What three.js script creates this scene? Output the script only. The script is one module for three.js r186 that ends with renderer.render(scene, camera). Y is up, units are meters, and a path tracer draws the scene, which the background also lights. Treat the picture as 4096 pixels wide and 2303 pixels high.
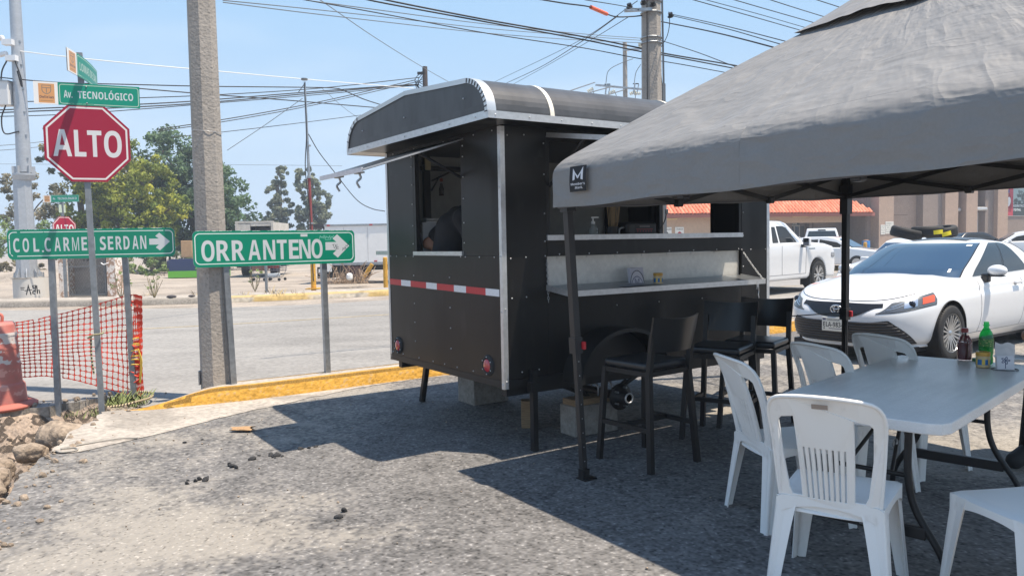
import * as THREE from 'three';
import { mergeGeometries, mergeVertices, toCreasedNormals } from 'three/addons/utils/BufferGeometryUtils.js';
import { RoundedBoxGeometry } from 'three/addons/geometries/RoundedBoxGeometry.js';
import { MarchingCubes } from 'three/addons/objects/MarchingCubes.js';
import { Brush, Evaluator, SUBTRACTION } from 'three-bvh-csg';

const scene = new THREE.Scene();
// ---------- camera ----------
const camera = new THREE.PerspectiveCamera(40.38, 1024 / 575, 0.05, 2500);
camera.position.set(0, 1.5, 0);
camera.rotation.order = 'YXZ';
camera.rotation.set(THREE.MathUtils.degToRad(-3.36), 0, THREE.MathUtils.degToRad(-1.057));
camera.updateMatrixWorld(true);
// ---------- renderer ----------
const renderer = new THREE.WebGLRenderer({ antialias: true });
renderer.setSize(1024, 575);
renderer.toneMapping = THREE.LinearToneMapping;
renderer.toneMappingExposure = 1.62;
renderer.shadowMap.enabled = true;
// ---------- noise ----------
function rng(seed) { let s = seed | 0; return () => { s = (s + 0x6d2b79f5) | 0; let t = Math.imul(s ^ (s >>> 15), 1 | s); t = (t + Math.imul(t ^ (t >>> 7), 61 | t)) ^ t; return ((t ^ (t >>> 14)) >>> 0) / 4294967296; }; }
const hash2 = (x, y, s) => { let h = Math.imul(x | 0, 374761393) + Math.imul(y | 0, 668265263) + Math.imul(s | 0, 1274126177); h = Math.imul(h ^ (h >>> 13), 1274126177); return ((h ^ (h >>> 16)) >>> 0) / 4294967296; };
const sm = (t) => t * t * (3 - 2 * t), lerp = (a, b, t) => a + (b - a) * t, clamp = (x, a, b) => Math.min(b, Math.max(a, x));
const sstep = (a, b, x) => sm(clamp((x - a) / (b - a), 0, 1));
// value noise that repeats every p cells (p = 0: never)
function vn(x, y, p = 0, s = 0) {
  let x0 = Math.floor(x), y0 = Math.floor(y); const fx = sm(x - x0), fy = sm(y - y0);
  const w = (k) => (p ? ((k % p) + p) % p : k);
  return lerp(lerp(hash2(w(x0), w(y0), s), hash2(w(x0 + 1), w(y0), s), fx), lerp(hash2(w(x0), w(y0 + 1), s), hash2(w(x0 + 1), w(y0 + 1), s), fx), fy);
}
function fbm(x, y, p = 0, s = 0, oct = 4) { let a = 0.5, r = 0, n = 0; for (let i = 0; i < oct; i++) { r += a * vn(x, y, p, s + i); n += a; x *= 2; y *= 2; p *= 2; a *= 0.5; } return r / n; }
// ---------- sky ----------
const SUN = new THREE.Vector3(0.342, 1, 0.11).normalize();
{
  const W = 1024, H = 512, d = new Float32Array(W * H * 4);
  const mix3 = (a, b, t) => a.map((v, i) => lerp(v, b[i], t));
  for (let j = 0; j < H; j++) {
    const el = ((j + 0.5) / H - 0.5) * Math.PI, y = Math.sin(el);
    for (let i = 0; i < W; i++) {
      const az = ((i + 0.5) / W - 0.5) * 2 * Math.PI, x = Math.cos(az) * Math.cos(el), z = Math.sin(az) * Math.cos(el);
      let c;
      if (y < 0) c = [0.33, 0.31, 0.28];
      else {
        const u = Math.pow(y, 0.62);
        c = mix3([0.445, 0.53, 0.63], [0.25, 0.415, 0.615], sstep(0, 0.62, u));
        c = mix3(c, [0.10, 0.215, 0.46], sstep(0.38, 0.9, y));
        const k = 1 / (y + 0.16), px = x * k, pz = z * k;
        const wisp = fbm(px * 1.3 + 0.6 * vn(pz * 1.1, px, 0, 9), pz * 3.1 + 5, 0, 21, 5);
        const veil = fbm(px * 0.5 + 3, pz * 0.8, 0, 33, 3);
        const a = sstep(0.46, 0.80, wisp * 0.75 + veil * 0.35) * 0.5 * sstep(0.02, 0.2, y);
        c = mix3(c, [0.49, 0.58, 0.67], a);
        const cs = x * SUN.x + y * SUN.y + z * SUN.z;
        const glow = 0.5 * Math.pow(Math.max(cs, 0), 40) + 0.06 * Math.pow(Math.max(cs, 0), 5);
        c = [c[0] + glow, c[1] + glow * 0.97, c[2] + glow * 0.9];
      }
      const o = (j * W + i) * 4; d[o] = c[0]; d[o + 1] = c[1]; d[o + 2] = c[2]; d[o + 3] = 1;
    }
  }
  const t = new THREE.DataTexture(d, W, H, THREE.RGBAFormat, THREE.FloatType);
  t.mapping = THREE.EquirectangularReflectionMapping; t.magFilter = THREE.LinearFilter; t.minFilter = THREE.LinearFilter; t.needsUpdate = true;
  scene.background = t; scene.environment = t;
}
// ---------- sun ----------
const sun = new THREE.DirectionalLight(0xfff1dd, 5.0);
sun.position.copy(SUN).multiplyScalar(120); sun.target.position.set(0, 0, -20); sun.position.add(sun.target.position);
sun.castShadow = true; sun.shadow.mapSize.set(4096, 4096); sun.shadow.radius = 1;
Object.assign(sun.shadow.camera, { left: -70, right: 70, top: 70, bottom: -70, near: 1, far: 260 });
sun.name = 'sun'; sun.target.name = 'sun_target';
scene.add(sun, sun.target);
scene.fog = new THREE.FogExp2(0xc9d6e6, 0.0018);

// ---------- textures ----------
const srgb = (x) => (x <= 0.0031308 ? x * 12.92 : 1.055 * Math.pow(x, 1 / 2.4) - 0.055);
function tex(n, metres, f, colour = true) {           // f(u, v in 0..1) -> [r,g,b] linear, or a number
  const a = new Uint8Array(n * n * 4);
  for (let j = 0; j < n; j++) for (let i = 0; i < n; i++) {
    const c = f(i / n, j / n), o = (j * n + i) * 4;
    for (let k = 0; k < 3; k++) { const v = Array.isArray(c) ? c[k] : c; a[o + k] = clamp(Math.round(255 * (colour ? srgb(clamp(v, 0, 1)) : v)), 0, 255); }
    a[o + 3] = 255;
  }
  const t = new THREE.DataTexture(a, n, n); t.wrapS = t.wrapT = THREE.RepeatWrapping; t.magFilter = THREE.LinearFilter; t.minFilter = THREE.LinearMipmapLinearFilter; t.generateMipmaps = true;
  if (colour) t.colorSpace = THREE.SRGBColorSpace;
  t.repeat.set(1 / metres, 1 / metres); t.needsUpdate = true; return t;
}
function canvasTex(w, h, draw) {
  const c = document.createElement('canvas'); c.width = w; c.height = h; const x = c.getContext('2d'); draw(x, w, h);
  const t = new THREE.CanvasTexture(c); t.colorSpace = THREE.SRGBColorSpace; t.anisotropy = 8; return t;
}
const col3 = (c, k) => [c[0] * k, c[1] * k, c[2] * k];
const std = (o) => new THREE.MeshStandardMaterial(o), phy = (o) => new THREE.MeshPhysicalMaterial(o);
const lin = (r, g, b) => new THREE.Color().setRGB(r, g === undefined ? r : g, b === undefined ? r : b);
const plain = (r, g, b, rough = 0.7, metal = 0, more = {}) => std({ color: lin(r, g, b), roughness: rough, metalness: metal, ...more });
// grain: base colour, share of variation, cells per metre
function grainy(c, amp, metres, opt = {}) {
  const n = opt.n ?? 256, p = opt.cells ?? 24, s = opt.seed ?? 3, stretch = opt.stretch ?? 1;
  return std({ color: 0xffffff, roughness: opt.rough ?? 0.8, metalness: opt.metal ?? 0,
    map: tex(n, metres, (u, v) => { const a = fbm(u * p, v * p * stretch, p, s, 4), b = fbm(u * 4, v * 4, 4, s + 7, 3); const k = 1 + amp * ((a - 0.5) * 1.6 + (b - 0.5) * 0.9); return opt.tint ? opt.tint(c, k, a, b, u, v) : col3(c, k); }),
    ...(opt.bump ? { bumpMap: tex(n, metres, (u, v) => fbm(u * p, v * p * stretch, p, s + 1, 4), false), bumpScale: opt.bump } : {}), ...(opt.more ?? {}) });
}

// ---------- geometry helpers ----------
const V = (x, y, z) => new THREE.Vector3(x, y, z);
const E = new THREE.Euler(), M4 = new THREE.Matrix4(), Q = new THREE.Quaternion();
function place(g, p = [0, 0, 0], r = [0, 0, 0], s = [1, 1, 1]) { g.applyMatrix4(M4.compose(V(...p), Q.setFromEuler(E.set(...r)), V(...s))); return g; }
const box = (w, h, d, p, r) => place(new THREE.BoxGeometry(w, h, d), p, r);
const rbox = (w, h, d, rad, p, r, seg = 2) => place(new RoundedBoxGeometry(w, h, d, seg, Math.min(rad, w / 2.01, h / 2.01, d / 2.01)), p, r);
const cyl = (r0, r1, h, p, r, n = 16) => place(new THREE.CylinderGeometry(r0, r1, h, n), p, r);
const ball = (r, p, s = [1, 1, 1], n = 14) => place(new THREE.SphereGeometry(r, n, Math.ceil(n * 0.7)), p, [0, 0, 0], s);
function bar(a, b, r0, r1 = r0, n = 10) {            // round bar from a to b
  const A = V(...a), B = V(...b), d = B.clone().sub(A), g = new THREE.CylinderGeometry(r1, r0, d.length(), n);
  g.applyQuaternion(new THREE.Quaternion().setFromUnitVectors(V(0, 1, 0), d.clone().normalize())); g.translate(...A.add(B).multiplyScalar(0.5).toArray()); return g;
}
function beam(a, b, w, t, hint = [0, 1, 0]) {        // rectangular bar from a to b, w across the hint's side, t along the hint
  const A = V(...a), B = V(...b), d = B.clone().sub(A), L = d.length(), y = d.normalize(); let x = V(...hint).cross(y); if (x.length() < 1e-3) x = V(1, 0, 0).cross(y); x.normalize(); const z = x.clone().cross(y);
  const g = new THREE.BoxGeometry(w, L, t); g.applyMatrix4(new THREE.Matrix4().makeBasis(x, y, z)); g.translate(...A.add(B).multiplyScalar(0.5).toArray()); return g;
}
const tube = (pts, r, n = 24, m = 8, closed = false) => new THREE.TubeGeometry(new THREE.CatmullRomCurve3(pts.map((p) => V(...p)), closed), n, r, m, closed);
const lathe = (pts, n = 28, p = [0, 0, 0]) => place(new THREE.LatheGeometry(pts.map((q) => new THREE.Vector2(...q)), n), p);
function shapeOf(pts, holes = []) { const s = new THREE.Shape(pts.map((p) => new THREE.Vector2(...p))); for (const h of holes) s.holes.push(new THREE.Path(h.map((p) => new THREE.Vector2(...p)))); return s; }
const extr = (pts, depth, bevel = 0, holes = [], seg = 1) => new THREE.ExtrudeGeometry(shapeOf(pts, holes), { depth, bevelEnabled: bevel > 0, bevelSize: bevel, bevelThickness: bevel, bevelSegments: seg, steps: 1, curveSegments: 6 });
function rrect(w, h, r, cx = 0, cy = 0, n = 5) { const o = []; for (const [sx, sy, a] of [[1, 1, 0], [-1, 1, 90], [-1, -1, 180], [1, -1, 270]]) for (let i = 0; i <= n; i++) { const t = THREE.MathUtils.degToRad(a + (90 * i) / n); o.push([cx + sx * (w / 2 - r) + r * Math.cos(t), cy + sy * (h / 2 - r) + r * Math.sin(t)]); } return o; }
function grid(nu, nv, f, flip = false) {             // surface f(u, v) -> [x, y, z]
  const p = [], uv = [], ix = [];
  for (let j = 0; j <= nv; j++) for (let i = 0; i <= nu; i++) { p.push(...f(i / nu, j / nv)); uv.push(i / nu, j / nv); }
  for (let j = 0; j < nv; j++) for (let i = 0; i < nu; i++) { const a = j * (nu + 1) + i, b = a + 1, c = a + nu + 1, e = c + 1; flip ? ix.push(a, c, b, b, c, e) : ix.push(a, b, c, b, e, c); }
  const g = new THREE.BufferGeometry(); g.setAttribute('position', new THREE.Float32BufferAttribute(p, 3)); g.setAttribute('uv', new THREE.Float32BufferAttribute(uv, 2)); g.setIndex(ix); g.computeVertexNormals(); return g;
}
function flat(pts, y, holes = []) {                  // level sheet from world x, z points
  const g = new THREE.ShapeGeometry(shapeOf(pts.map(([x, z]) => [x, -z]), holes.map((h) => h.map(([x, z]) => [x, -z])))); g.rotateX(-Math.PI / 2); g.translate(0, y, 0); return g;
}
function boxUV(g) {                                  // uv in metres, each face by its own main direction
  const p = g.attributes.position, n = g.attributes.normal, uv = new Float32Array(p.count * 2);
  for (let i = 0; i < p.count; i++) {
    const x = Math.abs(n.getX(i)), y = Math.abs(n.getY(i)), z = Math.abs(n.getZ(i)), a = p.getX(i), b = p.getY(i), c = p.getZ(i);
    if (y >= x && y >= z) { uv[i * 2] = a; uv[i * 2 + 1] = c; } else if (x >= z) { uv[i * 2] = c; uv[i * 2 + 1] = b; } else { uv[i * 2] = a; uv[i * 2 + 1] = b; }
  }
  g.setAttribute('uv', new THREE.BufferAttribute(uv, 2)); return g;
}
function merged(gs) {
  gs = (Array.isArray(gs) ? gs : [gs]).map((g) => { g = g.index ? g.toNonIndexed() : g; for (const k of Object.keys(g.attributes)) if (!['position', 'normal', 'uv'].includes(k)) g.deleteAttribute(k); if (!g.attributes.uv) g.setAttribute('uv', new THREE.BufferAttribute(new Float32Array(g.attributes.position.count * 2), 2)); return g; });
  return gs.length > 1 ? mergeGeometries(gs) : gs[0];
}
// ---------- scene objects ----------
const taken = {};
function numbered(n) { n = n.replace(/_\d{3}$/, ''); const k = taken[n] = (taken[n] ?? -1) + 1; return k ? n + '_' + String(k).padStart(3, '0') : n; }
function tag(o, label, category, group) { if (label) o.userData.label = label; if (category) o.userData.category = category; if (group) o.userData.group = group; return o; }
function thing(name, label, category, pos = [0, 0, 0], turn = 0, group) { const o = new THREE.Group(); o.name = numbered(name); o.position.set(...pos); o.rotation.y = turn; scene.add(o); return tag(o, label, category, group); }
function part(name, gs, mat, parent, opt = {}) {
  const g = opt.raw ? gs : opt.uv ? merged(gs) : boxUV(merged(gs)), m = new THREE.Mesh(g, mat);
  m.name = parent === scene ? numbered(name) : name; m.castShadow = m.receiveShadow = true; parent.add(m);
  if (opt.label) m.userData.label = opt.label; if (opt.kind) m.userData.kind = opt.kind; return m;
}
const lone = (name, gs, mat, label, category, group, opt = {}) => tag(part(name, gs, mat, scene, opt), label, category, group);
const struct = (name, gs, mat, opt = {}) => part(name, gs, mat, scene, { ...opt, kind: 'structure' });
function copyOf(o, label, pos, turn, group) { const c = o.clone(); c.name = numbered(o.name); scene.add(c); if (pos) c.position.set(...pos); if (turn !== undefined) c.rotation.y = turn; c.userData = { ...o.userData, ...(label ? { label } : {}), ...(group ? { group } : {}) }; return c; }
// trailer frame: u along its long side, w across it, away from the photographer
const TA = THREE.MathUtils.degToRad(56.1), DL = [Math.sin(TA), -Math.cos(TA)], DW = [-Math.cos(TA), -Math.sin(TA)], TC = [-0.064, -5.442];
const uw = (u, w) => [TC[0] + DL[0] * u + DW[0] * w, TC[1] + DL[1] * u + DW[1] * w];
const TURN = Math.PI / 2 - TA;

// ---------- shared materials ----------
const M = {};
M.galv = grainy([0.36, 0.38, 0.40], 0.35, 0.5, { cells: 16, rough: 0.42, metal: 0.75, seed: 5 });
M.postGrey = grainy([0.23, 0.25, 0.27], 0.3, 0.4, { cells: 12, rough: 0.5, metal: 0.45, seed: 6 });
M.alu = grainy([0.62, 0.63, 0.64], 0.16, 0.3, { cells: 12, rough: 0.36, metal: 0.75, seed: 8 });
M.blackPanel = phy({ color: 0xffffff, roughness: 0.33, specularIntensity: 0.6, bumpScale: 0.012, map: tex(512, 2.1, (u, v) => { const a = fbm(u * 12, v * 12, 12, 11, 5), s = fbm(u * 50, v * 6, 50, 12, 4), d = fbm(u * 3, v * 3, 3, 13, 3); const k = 0.0095 * (1 + 0.7 * (d - 0.5)) + 0.011 * sstep(0.56, 0.8, a * 0.6 + s * 0.4); return [k * 1.03, k, k * 1.0]; }), bumpMap: tex(256, 2.6, (u, v) => fbm(u * 5, v * 4, 0, 14, 2) * sstep(0, 0.06, Math.min(u, 1 - u)) * sstep(0, 0.06, Math.min(v, 1 - v)), false) });
M.blackSteel = plain(0.012, 0.012, 0.013, 0.45, 0.2);
M.rubber = plain(0.018, 0.018, 0.019, 0.75);
M.blackPlastic = plain(0.016, 0.016, 0.018, 0.4);
M.cable = plain(0.02, 0.021, 0.024, 0.6);
M.wire = plain(0.16, 0.17, 0.18, 0.5, 0.3);
M.concrete = grainy([0.29, 0.265, 0.235], 0.45, 1.3, { n: 512, cells: 48, seed: 14, rough: 0.9, bump: 0.006 });
M.poleConcrete = grainy([0.33, 0.30, 0.27], 0.2, 1.1, { n: 512, cells: 60, seed: 15, rough: 0.9, bump: 0.005, tint: (c, k, a) => (a < 0.3 ? col3(c, k * 0.82) : col3(c, k)) });
M.whiteSteel = plain(0.72, 0.73, 0.75, 0.4, 0.1);
M.yellowPaint = grainy([0.52, 0.28, 0.03], 0.5, 0.8, { cells: 24, seed: 17, rough: 0.75 });
M.wood = grainy([0.27, 0.18, 0.10], 0.5, 0.4, { cells: 8, stretch: 6, seed: 19, rough: 0.8 });
M.white = plain(0.75, 0.75, 0.74, 0.5);
M.redLens = phy({ color: lin(0.42, 0.012, 0.025), roughness: 0.12, clearcoat: 1 });
M.cardboard = grainy([0.42, 0.27, 0.15], 0.2, 0.5, { seed: 20 });
// ======================= GROUND =======================
const smooth = (pts, n) => { const c = new THREE.CatmullRomCurve3(pts.map(([x, z]) => V(x, 0, z)), false, 'centripetal'); return c.getSpacedPoints(n).map((p) => [p.x, p.z]); };
M.asphalt = std({ color: 0xffffff, roughness: 0.93, bumpScale: 0.007,
  map: tex(2048, 12, (u, v) => {
    const s = vn(u * 900, v * 900, 900, 1), f = vn(u * 420, v * 420, 420, 2), big = fbm(u * 5, v * 5, 5, 41, 5), dust = fbm(u * 9 + 0.3, v * 9, 9, 43, 5), mid = fbm(u * 60, v * 60, 60, 46, 3);
    let k = 0.136 * (1 + 0.75 * (s - 0.5) + 0.5 * (f - 0.5) + 0.5 * (big - 0.5) + 0.5 * (mid - 0.5)); let c = [k * 1.02, k * 0.985, k * 0.97];
    const d = sstep(0.5, 0.74, dust * 0.75 + f * 0.14 + mid * 0.16) * 0.75; c = [lerp(c[0], 0.30, d), lerp(c[1], 0.275, d), lerp(c[2], 0.24, d)];
    if (s > 0.90) c = col3(c, 1.6); if (s < 0.1) c = col3(c, 0.45); return c;
  }),
  bumpMap: tex(1024, 4, (u, v) => 0.6 * vn(u * 300, v * 300, 300, 4) + 0.4 * vn(u * 130, v * 130, 130, 5), false) });
M.road = std({ color: 0xffffff, roughness: 0.95, bumpScale: 0.006,
  map: tex(1024, 16, (u, v) => {
    const s = vn(u * 512, v * 512, 512, 6), streak = fbm(u * 14, v * 40, 14, 51, 5), big = fbm(u * 5, v * 5, 5, 53, 4); const k = 0.232 * (1 + 0.35 * (s - 0.5) + 0.38 * (streak - 0.5) + 0.3 * (big - 0.5)); return [k, k * 0.965, k * 0.92];
  }),
  bumpMap: tex(512, 3, (u, v) => vn(u * 130, v * 130, 130, 7) * 0.5 + vn(u * 50, v * 50, 50, 8) * 0.5, false) });
M.dirt = std({ color: 0xffffff, roughness: 1, bumpScale: 0.03,
  map: tex(1024, 9, (u, v) => { const a = fbm(u * 8, v * 8, 8, 61, 6), s = vn(u * 400, v * 400, 400, 62); const k = 0.8 + 0.7 * (a - 0.5) + 0.45 * (s - 0.5); return [0.37 * k, 0.32 * k, 0.27 * k]; }),
  bumpMap: tex(512, 4, (u, v) => fbm(u * 24, v * 24, 24, 63, 4), false) });
M.apron = grainy([0.365, 0.33, 0.29], 0.5, 2.2, { n: 1024, cells: 70, seed: 71, rough: 0.95, bump: 0.005, tint: (c, k, a, b) => { const t = sstep(0.55, 0.75, b) * 0.35; return [c[0] * k * (1 - t), c[1] * k * (1 - t), c[2] * k * (1 - t)]; } });
M.kerbYellow = grainy([0.46, 0.25, 0.035], 0.5, 1.6, { n: 512, cells: 60, seed: 72, rough: 0.9, bump: 0.012, tint: (c, k, a, b) => { const t = sstep(0.56, 0.68, a * 0.6 + b * 0.4) * 0.6; return [lerp(c[0] * k, 0.33, t), lerp(c[1] * k, 0.24, t), lerp(c[2] * k, 0.14, t)]; } });

const kerbB = smooth([[-3.66, -7.22], [-3.48, -7.19], [-3.31, -7.23], [-3.0, -7.38], [-2.68, -7.53], [-2.35, -7.74], [-2.01, -7.97], [-1.65, -8.23], [-1.37, -8.43], [-0.75, -8.85], [1.6, -10.44], [4.2, -12.2]], 150).concat([[12, -17.46], [30, -29.6], [60, -49.8]]);
const walkW = smooth([[-3.6, -7.3], [-3.5, -7.34], [-3.33, -7.45], [-3.11, -7.66], [-2.81, -7.92], [-2.47, -8.14], [-2.11, -8.38], [-1.73, -8.63], [-1.41, -8.85], [-0.9, -9.22], [1.4, -10.78], [4.0, -12.6]], 150).concat([[11.8, -17.9], [29.8, -30.1], [59.8, -50.3]]);
const TRENCH = [[-3.98, -8.02], [-3.82, -7.27], [-3.72, -6.77], [-3.58, -6.08], [-3.46, -5.72], [-3.32, -5.21], [-3.03, -4.52], [-2.9, -3.9], [-3.1, -3.3], [-6.3, -3.6], [-6.3, -6.9], [-4.82, -7.27], [-4.45, -7.68]];
const trenchEdge = (() => { const o = []; for (let i = 0; i < TRENCH.length; i++) { const a = TRENCH[i], b = TRENCH[(i + 1) % TRENCH.length], n = Math.max(2, Math.round(Math.hypot(b[0] - a[0], b[1] - a[1]) / 0.06)); for (let k = 0; k < n; k++) { const t = k / n, x = lerp(a[0], b[0], t), z = lerp(a[1], b[1], t), j = (fbm(x * 7, z * 7, 0, 81, 3) - 0.5) * 0.16; o.push([x + j, z + j * 0.6]); } } return o; })();
function signedDist(poly, x, z) { let d = 1e9, inside = false; for (let i = 0, j = poly.length - 1; i < poly.length; j = i++) { const [ax, az] = poly[i], [bx, bz] = poly[j]; const t = clamp(((x - ax) * (bx - ax) + (z - az) * (bz - az)) / ((bx - ax) ** 2 + (bz - az) ** 2), 0, 1); d = Math.min(d, Math.hypot(x - ax - t * (bx - ax), z - az - t * (bz - az))); if ((az > z) !== (bz > z) && x < ((bx - ax) * (z - az)) / (bz - az) + ax) inside = !inside; } return inside ? d : -d; }

struct('ground', flat([[-900, -900], [900, -900], [900, 300], [-900, 300]], -0.034, [trenchEdge]), M.dirt);
const jag = (pts, a, s) => pts.map(([x, z]) => { const j = (fbm(x * 9, z * 9, 0, s, 3) - 0.5) * a; return [x + j, z + j]; });
const gutterLine = smooth([[-3.28, -5.71], [-3.06, -5.98], [-2.79, -6.44], [-2.49, -6.99], [-2.22, -7.33], [-1.96, -7.74], [-1.47, -8.30], [-0.72, -8.83]], 60);
const lotTrench = trenchEdge.filter(([x, z]) => z > -5.72 && x > -3.6 && z < -3.3).reverse();      // from the near end of the cut back to the apron
lotTrench.sort((a, b) => b[1] - a[1]);
struct('car_park_asphalt', flat([[-60, 40], [-60, 14], [-9, 6], [-3.4, 0], [-3.0, -2.6], ...lotTrench, ...jag(gutterLine, 0.05, 84), ...kerbB.filter(([x]) => x > -0.7), [140, -103], [140, 40]], 0), M.asphalt);
const apTrench = trenchEdge.filter(([x, z]) => z <= -5.72 && z > -7.2 && x > -3.85).sort((a, b) => a[1] - b[1]);
struct('concrete_gutter', flat([...jag(gutterLine, 0.05, 84), ...kerbB.filter(([x]) => x < -0.74).reverse(), ...apTrench], 0.004), M.apron);
const laneEdge = jag(smooth([[-60, -19.4], [-13, -19.9], [-9.4, -19.8], [-6.85, -19.6], [-5.2, -20], [-3.5, -21.3], [0.6, -24.0], [60, -64]], 90), 0.5, 86);
struct('road', flat([[-60, -5.6], [-8, -6.6], ...trenchEdge.filter(([x, z]) => z < -7.24 && x < -3.9 && x > -4.85).sort((a, b) => a[0] - b[0]), [-3.72, -7.55], ...walkW.slice(2), ...laneEdge.slice().reverse()], -0.012), M.road);
struct('lane_marking', (() => { const c = smooth([[-40, -12.6], [-14, -12.9], [-7.05, -14.7], [-2.68, -16.8], [1.6, -19.4], [40, -45.0]], 60); const gs = []; for (let i = 0; i < c.length - 1; i++) gs.push(flat([[c[i][0], c[i][1] - 0.05], [c[i + 1][0], c[i + 1][1] - 0.05], [c[i + 1][0], c[i + 1][1] + 0.05], [c[i][0], c[i][1] + 0.05]], -0.008)); return gs; })(), grainy([0.36, 0.29, 0.17], 0.5, 1, { cells: 30, seed: 88, rough: 0.95 }));

// kerb of the narrow walk: painted face, bare top, painted rear edge
{
  const n = kerbB.length, hgt = (i) => 0.14 * sstep(0, 0.9, Math.hypot(kerbB[i][0] - kerbB[0][0], kerbB[i][1] - kerbB[0][1]));
  const ring = kerbB.map((b, i) => {
    const w = walkW[i], dx = w[0] - b[0], dz = w[1] - b[1], L = Math.hypot(dx, dz) || 1, ux = dx / L, uz = dz / L, h = hgt(i), j = (k) => (fbm(b[0] * 6, b[1] * 6 + k, 0, 90 + k, 3) - 0.5), at = (d, y) => [b[0] + ux * d, y, b[1] + uz * d];
    return [at(0, 0), at(0.02 + 0.02 * j(1), h * 0.35), at(0.05 + 0.025 * j(2), h * 0.8), at(0.085 + 0.02 * j(3), h), at(Math.min(0.14 + 0.05 * j(4), L * 0.4), h + 0.002), at(Math.max(L - 0.1 + 0.04 * j(5), L * 0.6), h + 0.002), at(L - 0.02, h - 0.003), at(L, -0.02)];
  });
  const strip = (a, b) => grid(n - 1, b - a, (u, v) => ring[Math.round(u * (n - 1))][a + Math.round(v * (b - a))], false);
  struct('yellow_kerb', [strip(0, 4)], M.kerbYellow); struct('sidewalk', [strip(4, 5)], M.apron); struct('rear_kerb', [strip(5, 7)], M.kerbYellow);
}
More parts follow.
